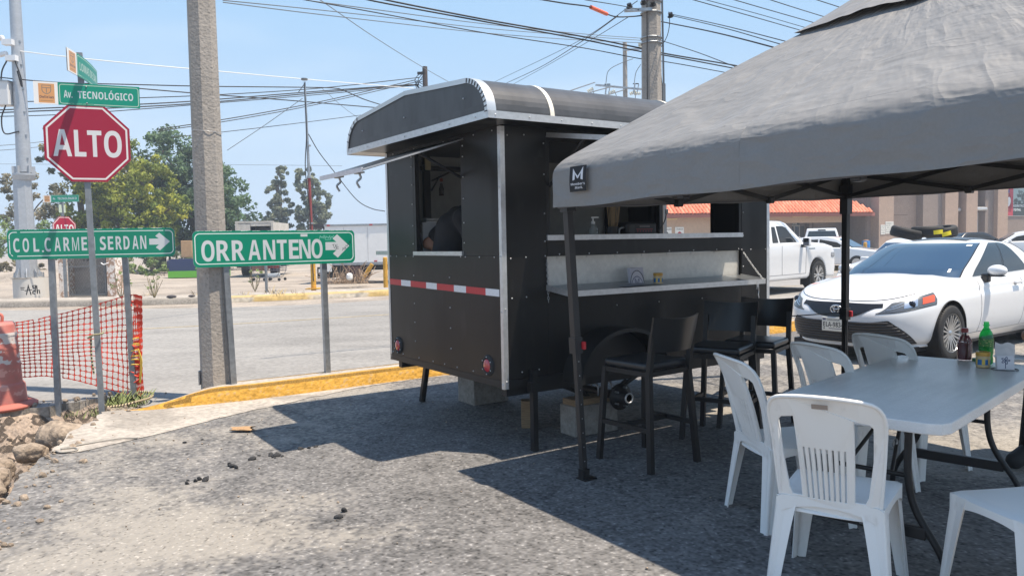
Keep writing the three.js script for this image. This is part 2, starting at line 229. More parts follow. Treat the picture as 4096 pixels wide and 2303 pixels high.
// broken trench with its rim
{
  const hAt = (x, z) => { const d = signedDist(TRENCH, x, z), n = fbm(x * 3, z * 3, 0, 95, 5), f = fbm(x * 14, z * 14, 0, 97, 4); if (d < -0.12) return -0.09; return -0.035 - 0.36 * sstep(-0.12, 0.55, d + (n - 0.5) * 0.3) + (n - 0.5) * 0.26 * sstep(0, 0.3, d) + (f - 0.5) * 0.13 * sstep(-0.1, 0.15, d); };
  M.trenchDirt = std({ color: 0xffffff, roughness: 1, bumpScale: 0.03, map: tex(512, 2, (u, v) => { const a = fbm(u * 10, v * 10, 10, 98, 5), s = vn(u * 150, v * 150, 150, 99); const k = 0.8 + 0.9 * (a - 0.5) + 0.5 * (s - 0.5); return [0.31 * k, 0.245 * k, 0.195 * k]; }), bumpMap: tex(512, 1, (u, v) => fbm(u * 24, v * 24, 24, 100, 4), false) });
  struct('trench', [grid(150, 190, (u, v) => { const x = lerp(-6.5, -2.7, u), z = lerp(-8.25, -3.1, v); return [x, hAt(x, z), z]; }, true)], M.trenchDirt);
  const rim = trenchEdge, gs = [grid(rim.length, 3, (u, v) => { const p = rim[Math.round(u * rim.length) % rim.length], j = (fbm(p[0] * 11, p[1] * 11 + v * 5, 0, 101, 3) - 0.5) * 0.07 * v; return [p[0] + j, lerp(0.002, -0.26, v) - (p[1] < -7.2 ? 0.012 : 0), p[1] + j]; })];
  struct('trench_rim', gs, M.concrete);
  const r = rng(5); M.rock = grainy([0.27, 0.215, 0.165], 0.7, 0.5, { cells: 20, seed: 103, rough: 1, bump: 0.01 });
  const stone = (s, seed) => { const g = mergeVertices(new THREE.IcosahedronGeometry(1, 4).deleteAttribute('normal').deleteAttribute('uv'), 1e-4), p = g.attributes.position; for (let i = 0; i < p.count; i++) { const x = p.getX(i), y = p.getY(i), z = p.getZ(i), ax = Math.abs(x + 0.3 * y * Math.sin(seed * 2)), ay = Math.abs(y + 0.25 * z), az = Math.abs(z - 0.35 * x * Math.cos(seed)), k = Math.min(1.25, Math.pow(ax ** 5 + ay ** 5 + az ** 5, -0.2)) * (0.62 + 0.5 * fbm(x * 1.6 + seed * 7, y * 1.6 + z * 1.3, 0, 105 + seed, 3)) + 0.3 * (fbm(x * 4 + seed, y * 4 + z * 3.3, 0, 106, 4) - 0.5); p.setXYZ(i, x * k * s[0], y * k * s[1], z * k * s[2]); } g.computeVertexNormals(); return g; };
  const big = [[-3.86, -0.10, -6.6, [0.21, 0.14, 0.15], 'large broken concrete lump leaning on the rim of the trench'], [-4.12, -0.22, -6.1, [0.15, 0.10, 0.13], 'pale grey rock at the foot of the large concrete lump'], [-3.98, -0.16, -6.35, [0.12, 0.085, 0.1], 'pinkish rock wedged under the large concrete lump'], [-3.66, -0.1, -5.42, [0.17, 0.08, 0.10], 'long tan rock at the trench edge beside the asphalt'], [-3.45, -0.05, -5.0, [0.12, 0.07, 0.1], 'small flat rock at the near end of the trench edge'], [-4.5, -0.24, -5.95, [0.1, 0.07, 0.12], 'loose grey rock on the trench floor near the left edge']];
  big.forEach(([x, y, z, s, l], i) => { const o = lone('rock', [stone(s, i)], M.rock, l, 'rock'); o.position.set(x, y, z); o.rotation.y = i * 1.7; });
  const bits = []; const small = [0, 1, 2].map((k) => new THREE.IcosahedronGeometry(1, 1)).map((g, k) => { const p = g.attributes.position; for (let i = 0; i < p.count; i++) { const q = 0.75 + 0.5 * fbm(p.getX(i) * 2 + k * 3, p.getY(i) * 2 + p.getZ(i), 0, 110 + k, 2); p.setXYZ(i, p.getX(i) * q, p.getY(i) * q * 0.7, p.getZ(i) * q); } g.computeVertexNormals(); return g; });
  for (let i = 0; i < 1500; i++) { const t = trenchEdge[Math.floor(r() * trenchEdge.length)], e = (r() + r() + r() - 1.5) * 0.5, x = t[0] + e, z = t[1] + (r() - 0.5) * 0.4; if (z < -8.1 || x < -6 || (signedDist(TRENCH, x, z) < -0.26 - 0.2 * r()) || (z < -6.2 && x > -3.55)) continue; const s = 0.004 + 0.024 * r() ** 4; bits.push(place(small[i % 3].clone(), [x, Math.max(hAt(x, z), signedDist(TRENCH, x, z) < 0 ? 0 : -1) + s * 0.3, z], [r() * 6, r() * 6, 0], [s, s, s])); }
  for (let i = 0; i < 300; i++) { const x = -3.6 + r() ** 1.4 * 5.2, z = -3.4 - r() * 4.6, d = signedDist(TRENCH, x, z); if (d > -0.03) continue; const s = 0.002 + 0.006 * r() ** 3; bits.push(place(small[i % 3].clone(), [x, s * 0.3 + 0.004, z], [r() * 6, r() * 6, 0], [s, s, s])); }
  const o = lone('gravel', bits, M.rock, 'loose gravel and chips along the broken trench edge', 'gravel'); o.userData.kind = 'stuff';
  // tar crumbs and litter lying on the asphalt
  const crumbs = []; for (const [x, z, n] of [[-2.05, -4.93, 6], [-1.55, -5.75, 4], [-1.75, -5.5, 9], [-2.0, -5.3, 4], [-2.55, -6.0, 2], [-1.0, -4.3, 2]]) for (let i = 0; i < n; i++) { const s = 0.006 + 0.016 * r(); crumbs.push(place(small[i % 3].clone(), [x + (r() - 0.5) * 0.22, s * 0.4, z + (r() - 0.5) * 0.16], [r() * 6, r() * 6, 0], [s * 1.5, s, s])); }
  lone('asphalt_crumbs', crumbs, plain(0.03, 0.03, 0.032, 0.9), 'dark lumps of tar scattered on the sunlit asphalt', 'rubble').userData.kind = 'stuff';
  lone('crushed_cup', [grid(14, 8, (u, v) => { const a = u * Math.PI * 2; return [0.16 * (v - 0.5) + 0.02 * Math.sin(a * 3), 0.012 + 0.028 * (0.5 + 0.5 * Math.sin(a)) * (0.6 + 0.5 * fbm(u * 6, v * 4, 6, 77)), 0.052 * Math.cos(a) * (0.7 + 0.5 * v)]; })], grainy([0.36, 0.22, 0.11], 0.4, 0.2, { seed: 111 }), 'crushed brown paper cup on the asphalt at the shadow tip', 'litter').position.set(-2.22, 0, -6.3);
  lone('wire_loop', [tube([[-3.42, 0.012, -5.75], [-3.35, 0.012, -5.7], [-3.27, 0.012, -5.76], [-3.33, 0.012, -5.83], [-3.42, 0.014, -5.8], [-3.3, 0.012, -5.95], [-3.1, 0.016, -6.08], [-2.98, 0.012, -6.1]], 0.006, 50, 5)], plain(0.3, 0.28, 0.25, 0.6), 'grey loop of old wire lying on the concrete gutter', 'wire');
}
// grass tufts
{
  M.grass = phy({ color: lin(0.15, 0.185, 0.07), roughness: 0.9, side: THREE.DoubleSide }); M.dryGrass = phy({ color: lin(0.33, 0.27, 0.15), roughness: 0.95, side: THREE.DoubleSide });
  const blades = (n, rx, rz, h, seed) => { const r = rng(seed), P = [], N = []; for (let i = 0; i < n; i++) { const a = r() * 6.28, d = Math.sqrt(r()), x = Math.cos(a) * d * rx, z = Math.sin(a) * d * rz, hh = h * (0.3 + 0.7 * r() * r()), l = (r() - 0.5) * hh * 1.3, m = (r() - 0.5) * hh * 1.3, w = 0.0015 + 0.0018 * r(), c = Math.cos(a * 7) * w, s = Math.sin(a * 7) * w; P.push(x - c, 0, z - s, x + c, 0, z + s, x + l * 0.45, hh * 0.65, z + m * 0.45, x + c, 0, z + s, x + l, hh, z + m, x + l * 0.45, hh * 0.65, z + m * 0.45); for (let k = 0; k < 6; k++) N.push(c, 0.8, s); } const g = new THREE.BufferGeometry(); g.setAttribute('position', new THREE.Float32BufferAttribute(P, 3)); g.setAttribute('normal', new THREE.Float32BufferAttribute(N, 3)); return g; };
  for (const [x, z, n, rx, rz, h, l, y] of [[-3.78, -7.55, 420, 0.2, 0.13, 0.17, 'green grass tuft growing behind the stop sign post', -0.02], [-1.5, -8.95, 260, 0.14, 0.08, 0.09, 'small green grass tuft at the rear kerb beside the trailer', -0.01], [-4.05, -7.45, 150, 0.3, 0.15, 0.10, 'thin grass on the dirt between the sign posts', -0.1]]) { const o = lone('grass_tuft', [blades(n, rx, rz, h, n)], M.grass, l, 'grass'); o.position.set(x, y, z); o.userData.kind = 'stuff'; }
  const dry = []; const r = rng(31); for (let i = 0; i < 9; i++) dry.push(blades(14, 0.2, 0.12, 0.34, 100 + i).translate(-11 + r() * 6, 0.1, -21.8 - r() * 0.8)); const o = lone('dry_weeds', dry, M.dryGrass, 'dry weeds along the far kerb', 'weeds'); o.userData.kind = 'stuff';
}
// far kerb, far sidewalk, plaza in front of the shops
{
  const fk = smooth([[-70, -20.8], [-14, -21.3], [-10, -21.2], [-7.6, -21.7], [-5.8, -22.4], [-3.7, -23.3], [4, -28.2], [13, -34.0], [60, -65]], 120), off = (p, q, d) => { const dx = q[0] - p[0], dz = q[1] - p[1], L = Math.hypot(dx, dz); return [dz / L * d, -dx / L * d]; };
  const sec = fk.map((p, i) => { const [ox, oz] = off(fk[Math.max(0, i - 1)], fk[Math.min(fk.length - 1, i + 1)], 1), j = (k) => (fbm(p[0] * 2, p[1] * 2 + k, 0, 130 + k, 3) - 0.5); const at = (d, y) => [p[0] + ox * d, y, p[1] + oz * d]; return [at(0, -0.03), at(0.02 + 0.06 * j(1), 0.09), at(0.06 + 0.06 * j(2), 0.14 + 0.02 * j(5)), at(0.2, 0.145), at(1.25 + 0.3 * j(3), 0.145), at(1.5 + 0.5 * j(4), -0.04)]; });
  const strip = (a, b, i0, i1) => grid(i1 - i0, b - a, (u, v) => sec[i0 + Math.round(u * (i1 - i0))][a + Math.round(v * (b - a))]);
  M.kerbWorn = grainy([0.45, 0.36, 0.22], 0.5, 3, { n: 512, cells: 40, seed: 131, rough: 0.95, tint: (c, k, a, b) => { const t = sstep(0.42, 0.6, b); return [lerp(0.47 * k, 0.40 * k, t), lerp(0.34 * k, 0.36 * k, t), lerp(0.14 * k, 0.30 * k, t)]; } });
  const cut = fk.findIndex(([x]) => x > -9);
  struct('far_kerb', [strip(0, 3, 0, cut)], M.concrete); struct('far_kerb_painted', [strip(0, 3, cut, fk.length - 1)], M.kerbWorn); struct('far_sidewalk', [strip(3, 5, 0, fk.length - 1)], M.apron);
  struct('plaza', flat([[2, -28.6], [13, -35.6], [60, -66.2], [90, -90], [-2, -66], [-3, -33]], -0.02), M.apron);
  struct('dirt_berm', [grid(60, 10, (u, v) => { const x = lerp(-60, -17, u), z = lerp(-36, -43, v); return [x, -0.04 + 0.75 * Math.sin(v * Math.PI) * (0.4 + 0.8 * fbm(x * 0.3, z * 0.3, 0, 140, 4)) * sstep(0, 0.15, u) * sstep(1, 0.85, u), z]; }, true)], M.dirt);
}
// ======================= SIGNS, POLES AND STREET FURNITURE =======================
// print: str squeezed into the box w x h round cx, cy
function print(x, str, cx, cy, w, h, colour, bold = true, font = 'sans-serif') {
  x.save(); x.fillStyle = colour; x.font = (bold ? 'bold ' : '') + '200px ' + font; x.textAlign = 'center'; x.textBaseline = 'alphabetic'; const m = x.measureText(str), cap = 143, bl = m.actualBoundingBoxLeft, br = m.actualBoundingBoxRight, bw = bl + br;
  x.translate(cx, cy + h / 2); x.scale(w / bw, h / cap); x.fillText(str, (bl - br) / 2, 0); x.restore();
}
function wornEdges(x, w, h, seed, n, colour) { const r = rng(seed); x.fillStyle = colour; for (let i = 0; i < n; i++) { const px = r() * w, len = 8 + r() * 60, th = 2 + r() * 7; x.beginPath(); x.moveTo(px, 0); for (let k = 0; k <= 6; k++) x.lineTo(px + (len * k) / 6, th * r() + 1); x.lineTo(px + len, 0); x.fill(); } }
function speck(x, w, h, seed, n, c) { const r = rng(seed); for (let i = 0; i < n; i++) { x.fillStyle = c; x.globalAlpha = 0.05 + 0.25 * r(); x.fillRect(r() * w, r() * h, 1 + r() * 3, 1 + r() * 3); } x.globalAlpha = 1; }
const GREEN = '#008468', LETTER = '#c9cdd0';
const face = (t, rough = 0.38) => std({ map: t, roughness: rough, metalness: 0.05 });
function roundRect(x, a, b, w, h, r) { x.beginPath(); x.moveTo(a + r, b); x.arcTo(a + w, b, a + w, b + h, r); x.arcTo(a + w, b + h, a, b + h, r); x.arcTo(a, b + h, a, b, r); x.arcTo(a, b, a + w, b, r); x.closePath(); }
function uvRect(g, w, h) { const p = g.attributes.position, uv = new Float32Array(p.count * 2); for (let i = 0; i < p.count; i++) { uv[i * 2] = p.getX(i) / w + 0.5; uv[i * 2 + 1] = p.getY(i) / h + 0.5; } g.setAttribute('uv', new THREE.BufferAttribute(uv, 2)); return g; }
function arrow(x, a, b, w, h) { x.beginPath(); x.moveTo(a, b - h * 0.17); x.lineTo(a + w * 0.46, b - h * 0.17); x.lineTo(a + w * 0.3, b - h * 0.32); x.lineTo(a + w * 0.5, b - h * 0.5); x.lineTo(a + w, b); x.lineTo(a + w * 0.5, b + h * 0.5); x.lineTo(a + w * 0.3, b + h * 0.32); x.lineTo(a + w * 0.46, b + h * 0.17); x.lineTo(a, b + h * 0.17); x.closePath(); x.fill(); }
function plateGroup(parent, w, h, r, t, pos, turn, name = 'sign_plate', bend = 0) {
  const out = rrect(w, h, r), g = extr(out, 0.004), f = uvRect(new THREE.ShapeGeometry(shapeOf(out), 4), w, h); f.translate(0, 0, 0.0065); g.translate(0, 0, 0.001);
  const set = (q) => place(q, pos, [0, turn, 0]);
  const p = part(name, [set(g)], M.alu, parent); part('sign_face', [set(f)], face(t), p, { uv: true }); return p;
}
const square = (a, b, s, mat, parent, name = 'post') => part(name, [beam(a, b, s, s, [0, 0, 1])], mat, parent);
// direction signs
{
  const t1 = canvasTex(2048, 400, (x, w, h) => { x.fillStyle = GREEN; x.fillRect(0, 0, w, h); x.strokeStyle = '#dfe3e2'; x.lineWidth = 11; roundRect(x, 26, 38, w - 52, h - 84, 56); x.stroke(); x.fillStyle = GREEN; for (const [a, b, c, d] of [[120, 20, 40, 40], [430, 20, 6, 40], [10, 130, 40, 10], [10, 322, 50, 12], [60, h - 66, 50, 40], [1905, 20, 20, 40]]) x.fillRect(a, b, c, d);
    wornEdges(x, w, h, 3, 34, '#e6e8e6'); [['C', 183], ['O', 300], ['L', 430], ['.', 512], ['C', 575], ['A', 700], ['R', 815], ['M', 930], ['E', 1042], ['N', 1142], ['S', 1283], ['E', 1383], ['R', 1490], ['D', 1593], ['A', 1710], ['N', 1815]].forEach(([c, q]) => { const cx = ((q - 70) / 2170) * w; if (c === '.') { x.fillStyle = LETTER; x.fillRect(cx - 11, 282, 22, 24); } else print(x, c, cx, 210 - cx * 0.008, c === 'M' ? 84 : c === 'E' || c === 'L' ? 68 : 76, 182, LETTER, c !== 'M'); }); x.fillStyle = LETTER; arrow(x, 1722, 190, 262, 244); speck(x, w, h, 4, 300, '#00553f'); speck(x, w, h, 5, 120, '#d5ddd8'); });
  const s = thing('direction_sign', 'green road sign reading COL. CARMEN SERDAN with a right arrow on two grey posts', 'road sign', [-4.09, 0, -7.69], Math.atan2(0.35, 1.44), 'green direction signs with arrows');
  plateGroup(s, 1.49, 0.288, 0.05, t1, [0, 1.562, 0.04], 0);
  square([-0.395, -0.3, 0.0], [-0.385, 1.66, 0.0], 0.05, M.postGrey, s); square([0.275, -0.05, -0.09], [0.265, 1.66, -0.005], 0.05, M.postGrey, s);
  const t2 = canvasTex(2048, 430, (x, w, h) => { x.fillStyle = GREEN; x.fillRect(0, 0, w, h); x.strokeStyle = '#dfe6e4'; x.lineWidth = 11; roundRect(x, 26, 34, w - 52, h - 72, 56); x.stroke(); wornEdges(x, w, h, 13, 46, '#e6e8e6'); wornEdges(x, w, h, 23, 22, '#e6e8e6');
    [['O', 205], ['R', 305], ['R', 408], ['A', 520], ['N', 625], ['T', 717], ['E', 805], ['N', 888], ['O', 980]].forEach(([c, q]) => print(x, c, ((q - 108) / 1172) * w, 236, c === 'E' || c === 'T' ? 128 : 152, 244, LETTER)); x.fillStyle = LETTER; x.fillRect(1310, 46, 92, 34); arrow(x, 1640, 206, 330, 304);
    x.lineCap = 'round'; x.strokeStyle = '#9fd0c4'; x.lineWidth = 5; x.beginPath(); for (let i = 0; i < 16; i++) x.lineTo(1560 + i * 13, i % 2 ? 66 + (i % 5) * 5 : 112 - (i % 3) * 8); x.stroke(); x.beginPath(); x.moveTo(1640, 124); x.lineTo(1720, 120); x.stroke();
    x.strokeStyle = '#23303a'; x.lineWidth = 5; for (const l of [[[1735, 190], [1765, 184]], [[1748, 188], [1760, 236]], [[1768, 232], [1782, 188], [1790, 236]], [[1800, 184], [1796, 230], [1820, 214]], [[1776, 246], [1822, 240]], [[1870, 268], [1882, 230], [1896, 256], [1908, 220], [1920, 248], [1924, 196], [1944, 214], [1950, 172], [1968, 196], [1972, 150], [1990, 172], [1996, 128]]]) { x.beginPath(); l.forEach((p) => x.lineTo(...p)); x.stroke(); }
    speck(x, w, h, 6, 300, '#00553f'); speck(x, w, h, 7, 120, '#d5ddd8'); });
  const o = thing('direction_sign', 'green road sign reading ORRANTENO with a scribbled right arrow, in front of the concrete pole', 'road sign', [-2.397, 0.14, -8.02], Math.atan2(0.98, 1.345), 'green direction signs with arrows');
  o.userData.label = 'green road sign reading ORRANTEÑO with a scribbled right arrow, beside the concrete pole';
  plateGroup(o, 1.672, 0.352, 0.05, t2, [0, 1.345, 0.04], 0);
  square([-0.49, -0.2, 0.01], [-0.53, 1.42, 0], 0.055, M.galv, o); square([0.5, -0.2, 0.0], [0.49, 1.42, 0], 0.055, M.galv, o);
}
// stop sign with street names
function crest(x, a, b, w, h) { x.fillStyle = '#e9e7e4'; x.fillRect(a, b, w, h); x.fillStyle = '#d39a66'; x.fillRect(a + w * 0.2, b + h * 0.08, w * 0.66, h * 0.86); x.strokeStyle = '#7d776f'; x.lineWidth = w * 0.03; x.beginPath(); x.moveTo(a + w * 0.35, b + h * 0.16); x.lineTo(a + w * 0.71, b + h * 0.16); x.lineTo(a + w * 0.71, b + h * 0.36); x.quadraticCurveTo(a + w * 0.7, b + h * 0.5, a + w * 0.53, b + h * 0.54); x.quadraticCurveTo(a + w * 0.36, b + h * 0.5, a + w * 0.35, b + h * 0.36); x.closePath(); x.stroke(); x.beginPath(); x.moveTo(a + w * 0.37, b + h * 0.27); x.lineTo(a + w * 0.69, b + h * 0.27); x.moveTo(a + w * 0.53, b + h * 0.28); x.lineTo(a + w * 0.53, b + h * 0.5); x.stroke(); print(x, 'Delicias', a + w * 0.53, b + h * 0.675, w * 0.58, h * 0.12, '#4c4550'); x.fillStyle = '#a98259'; x.fillRect(a + w * 0.27, b + h * 0.83, w * 0.52, h * 0.03); }
function streetName(str, sub) { return canvasTex(1536, 340, (x, w, h) => { x.fillStyle = '#008a72'; x.fillRect(0, 0, w, h); crest(x, 0, 0, w * 0.222, h); x.strokeStyle = '#b7c9b8'; x.lineWidth = 11; roundRect(x, w * 0.238, 26, w * 0.748, h - 52, 34); x.stroke(); str(x, w, h); if (sub) { x.fillStyle = '#008a72'; x.fillRect(w * 0.33, h - 44, w * 0.22, 40); print(x, sub, w * 0.44, h - 26, w * 0.21, 22, '#a9bd9f', false); } speck(x, w, h, 9, 200, '#006a58'); }); }
const octagon = (r) => Array.from({ length: 8 }, (_, i) => { const a = ((i + 0.5) * Math.PI) / 4; return [r * Math.cos(a), r * Math.sin(a)]; });
const stopTex = canvasTex(1024, 1024, (x, w, h) => {
  x.fillStyle = '#9a1535'; x.fillRect(0, 0, w, h); const oct = (k) => { x.beginPath(); octagon(w * 0.5 * k / Math.cos(Math.PI / 8)).forEach(([a, b]) => x.lineTo(w / 2 + a, h / 2 + b)); x.closePath(); };
  oct(0.945); x.fillStyle = '#dcd9d6'; x.fill(); oct(0.9); x.fillStyle = '#9a1535'; x.fill();
  print(x, 'ALTO', w / 2, h * 0.5, w * 0.8, h * 0.345, '#d3d2d2'); speck(x, w, h, 12, 250, '#7d0a20');
});
{
  const s = thing('stop_sign', 'red octagonal ALTO sign under two green street name plates on a grey post', 'stop sign', [-3.885, 0, -7.28], 0.42);
  square([0.005, -0.12, -0.02], [-0.035, 3.3, -0.02], 0.05, M.postGrey, s);
  const o = octagon(0.35 / Math.cos(Math.PI / 8)); part('sign_plate', [place(extr(o, 0.004), [0, 2.475, 0.014])], M.alu, s); part('sign_face', [place(uvRect(new THREE.ShapeGeometry(shapeOf(o)), 0.7, 0.7), [0, 2.475, 0.0205])], face(stopTex), s, { uv: true });
  const t = streetName((x, w, h) => { print(x, 'Av.', w * 0.315, h * 0.5, w * 0.08, h * 0.33, LETTER); print(x, 'TECNOLÓGICO', w * 0.67, h * 0.5, w * 0.53, h * 0.33, LETTER); }, 'COL. LOTES URBANOS');
  const p = plateGroup(s, 0.86, 0.2, 0.003, t, [0.02, 2.915, 0.014], 0, 'street_name_plate'); 
  const t2 = streetName((x, w, h) => print(x, 'LOMAS DE SAN', w * 0.61, h * 0.5, w * 0.64, h * 0.36, '#b5c4b6'), 'COL. LOTES');
  // the upper plate is bent along its length
  const bent = grid(24, 1, (u, v) => { const d = u * 0.98 - 0.42; return [0.06 * Math.sin(u * Math.PI) * 0.5 + 0.004, (v - 0.5) * 0.2, -d]; });
  const b2 = bent.clone().translate(-0.006, 0, 0); const tw = Math.atan2(-0.24, -0.95) + Math.PI - 0.42; for (const g of [bent, b2]) place(g, [-0.03, 3.15, 0.0], [0, tw, 0]);
  const pl = part('street_name_plate', [b2], std({ color: lin(0.5), roughness: 0.4, metalness: 0.7, side: THREE.DoubleSide }), s); part('sign_face', [bent], face(t2), pl, { uv: true });
  part('bolt', [ball(0.007, [0.01, 2.99, 0.024]), ball(0.007, [0.01, 2.84, 0.024])], M.galv, s);
  // far copy across the road
  const f = thing('stop_sign', 'small distant ALTO sign with a street name plate, across the road behind the near sign', 'stop sign', [-13.43, 0, -23.5], 0);
  square([0, -0.1, 0], [0.02, 3.05, 0], 0.07, M.postGrey, f);
  part('sign_plate', [place(extr(o, 0.01), [0.05, 2.14, 0.0], [0, 1.05, 0], [1, 1.05, 1])], M.alu, f); part('sign_face', [place(uvRect(new THREE.ShapeGeometry(shapeOf(o)), 0.7, 0.7), [0.05, 2.14, 0.0], [0, 1.05, 0], [1, 1.05, 1]).translate(0.016, 0, 0.008)], face(stopTex), f, { uv: true });
  plateGroup(f, 1.08, 0.21, 0.003, t, [0.03, 3.04, 0.05], 0, 'street_name_plate');
  part('street_name_plate', [box(0.22, 0.24, 0.01, [0.03, 2.74, 0.02], [0, 1.2, 0])], plain(0.42, 0.50, 0.42, 0.5), f);
}
// orange safety mesh between the drum and the right post
{
  M.mesh = std({ color: lin(0.78, 0.065, 0.03), roughness: 0.55, side: THREE.DoubleSide });
  const top = new THREE.CatmullRomCurve3([[-5.35, 0.80, -7.83], [-4.93, 0.795, -7.78], [-4.49, 0.855, -7.72], [-4.12, 0.95, -7.79], [-3.80, 1.035, -7.83], [-3.735, 1.03, -7.87]].map((p) => V(...p))), bot = new THREE.CatmullRomCurve3([[-5.3, 0.265, -7.8], [-4.925, 0.262, -7.74], [-4.5, 0.252, -7.69], [-4.13, 0.155, -7.73], [-3.84, 0.03, -7.82], [-3.76, 0.04, -7.86]].map((p) => V(...p)));
  const nu = 36, nv = 15, P = [];
  for (let j = 0; j <= nv; j++) { const row = []; for (let i = 0; i <= nu; i++) { const u = i / nu, v = j / nv, a = top.getPoint(u), b = bot.getPoint(u), p = a.lerp(b, v); p.x += 0.022 * (fbm(u * 7, v * 4, 0, 150, 3) - 0.5); p.y += 0.03 * (fbm(u * 9, v * 3 + 7, 0, 151, 3) - 0.5) + 0.012 * Math.sin(v * 9 + u * 3); p.z += 0.07 * (fbm(u * 8, v * 2 + 3, 0, 152, 3) - 0.5); row.push(p); } P.push(row); }
  const gs = [], rib = (a, b, w0, w1) => { const d = b.clone().sub(a), s = V(0, 0, 1).cross(d).normalize(), m = a.clone().add(b).multiplyScalar(0.5), q = (p, w) => [p.clone().addScaledVector(s, w), p.clone().addScaledVector(s, -w)], [a0, a1] = q(a, w0), [m0, m1] = q(m, w1), [b0, b1] = q(b, w0), g = new THREE.BufferGeometry(); const z = V(0, 0, 0.0015), f = []; for (const [k, l, mm, nn] of [[a0, a1, m1, m0], [m0, m1, b1, b0]]) for (const t of [k, l, mm, k, mm, nn]) f.push(...t.clone().add(z).toArray()); g.setAttribute('position', new THREE.Float32BufferAttribute(f, 3)); g.computeVertexNormals(); return g; };
  for (let j = 0; j <= nv; j++) for (let i = 0; i <= nu; i++) { const torn = fbm(i * 0.7, j * 0.7, 0, 155, 2) > 0.80; if (i < nu && !torn) gs.push(rib(P[j][i], P[j][i + 1], 0.0075, 0.0028)); if (j < nv) gs.push(rib(P[j][i], P[j + 1][i], 0.0085, 0.003)); }
  const s = lone('safety_mesh', gs, M.mesh, 'torn orange plastic safety mesh strung from the drum to the sign post', 'safety fence');
  // bunched end wrapped round the post
  const r = rng(8), w = []; for (let i = 0; i < 30; i++) { const y = 0.06 + 0.95 * r(), a = r() * 6.28, b = a + 0.8 + r() * 1.4, R = 0.04 + 0.02 * r(); w.push(tube([[Math.cos(a) * R, y, Math.sin(a) * R], [Math.cos((a + b) / 2) * (R + 0.012), y + (r() - 0.5) * 0.07, Math.sin((a + b) / 2) * (R + 0.012)], [Math.cos(b) * R, y + (r() - 0.5) * 0.12, Math.sin(b) * R]], 0.004 + 0.004 * r(), 6, 4)); }
  const c = lone('mesh_wrap', w, M.mesh, 'bunched orange mesh wrapped round the right post of the COL. CARMEN SERDAN sign', 'safety fence'); c.position.set(-3.83, 0, -7.855);
  const tp = []; for (let i = 0; i < 9; i++) { const y = 0.3 + i * 0.035 + 0.05 * r(); tp.push(tube([[0.05, y, -0.03], [0.055, y + 0.02, 0.03], [0, y + 0.03 * r(), 0.06], [-0.055, y, 0.02]], 0.006, 8, 4)); }
  for (let i = 0; i < 6; i++) tp.push(tube([[0.05, 0.5, 0.02], [0.07 + 0.02 * r(), 0.38, 0.03], [0.05 + 0.03 * r(), 0.22 - 0.1 * r(), 0.03]], 0.005, 8, 4));
  const y = lone('caution_tape', tp, plain(0.62, 0.42, 0.06, 0.35), 'yellow caution tape knotted round the mesh-wrapped sign post', 'tape'); y.position.set(-3.83, 0, -7.855);
  const k = lone('caution_tape', [tube([[-3.96, 0.68, -7.245], [-3.9, 0.71, -7.24], [-3.85, 0.715, -7.25], [-3.85, 0.72, -7.32], [-3.92, 0.7, -7.32]], 0.009, 20, 5), tube([[-3.93, 0.69, -7.25], [-3.935, 0.5, -7.25], [-3.925, 0.34, -7.26]], 0.008, 12, 5)], grainy([0.5, 0.45, 0.25], 0.4, 0.1, { seed: 160, tint: (c, kk, a, b, u, v) => ((Math.floor(v * 6) % 2) ? [0.03, 0.03, 0.03] : col3(c, kk)) }), 'black and yellow tape tied round the stop sign post with a hanging end', 'tape');
  lone('caution_tape', [tube([[-3.86, 0.01, -7.33], [-3.72, 0.02, -7.36], [-3.62, 0.04, -7.42], [-3.55, 0.05, -7.55], [-3.62, 0.06, -7.75], [-3.8, 0.06, -7.84]], 0.012, 30, 5)], grainy([0.5, 0.42, 0.25], 0.4, 0.1, { seed: 161, tint: (c, kk, a, b, u, v) => ((Math.floor(u * 8) % 2) ? [0.05, 0.03, 0.03] : col3(c, kk)) }), 'striped tape lying on the ground between the stop sign post and the kerb tip', 'tape');
}
// traffic drum
{
  const d = thing('traffic_drum', 'faded orange plastic traffic drum with worn white bands beside the trench', 'traffic drum', [-5.02, -0.012, -7.52], 0.2);
  const pr = [[0.0, 0.005], [0.25, 0.005], [0.255, 0.05], [0.245, 0.22], [0.232, 0.235], [0.222, 0.25], [0.215, 0.40], [0.222, 0.415], [0.212, 0.43], [0.204, 0.57], [0.212, 0.585], [0.202, 0.60], [0.196, 0.70], [0.205, 0.715], [0.192, 0.73], [0.186, 0.80], [0.17, 0.83], [0, 0.835]];
  const wear = tex(512, 1, (u, v) => { const y = v, band = (y > 0.43 && y < 0.57) || (y > 0.61 && y < 0.73), n = fbm(u * 10, v * 14, 10, 170, 4), f = fbm(u * 30, v * 30, 30, 171, 3); const o = [0.45 + 0.16 * (f - 0.5), 0.13 + 0.07 * n, 0.105 + 0.07 * n], w = [0.55, 0.52, 0.50]; return band && n > 0.5 ? w : n > 0.66 ? [0.58, 0.30, 0.26] : o; });
  wear.repeat.set(1, 1); const g = lathe(pr, 40); { const uv = g.attributes.uv, p = g.attributes.position; for (let i = 0; i < uv.count; i++) uv.setXY(i, uv.getX(i), p.getY(i)); }
  part('drum', [g], std({ map: wear, roughness: 0.6 }), d, { uv: true });
  part('base_ring', [lathe([[0.2, 0], [0.34, 0.0], [0.345, 0.03], [0.30, 0.055], [0.26, 0.06], [0.24, 0.02]], 32)], plain(0.42, 0.13, 0.10, 0.8), d);
  part('handle', [tube([[-0.08, 0.82, 0], [-0.08, 0.9, 0], [0.08, 0.9, 0], [0.08, 0.82, 0]], 0.015, 20, 8)], plain(0.5, 0.14, 0.1, 0.6), d);
}
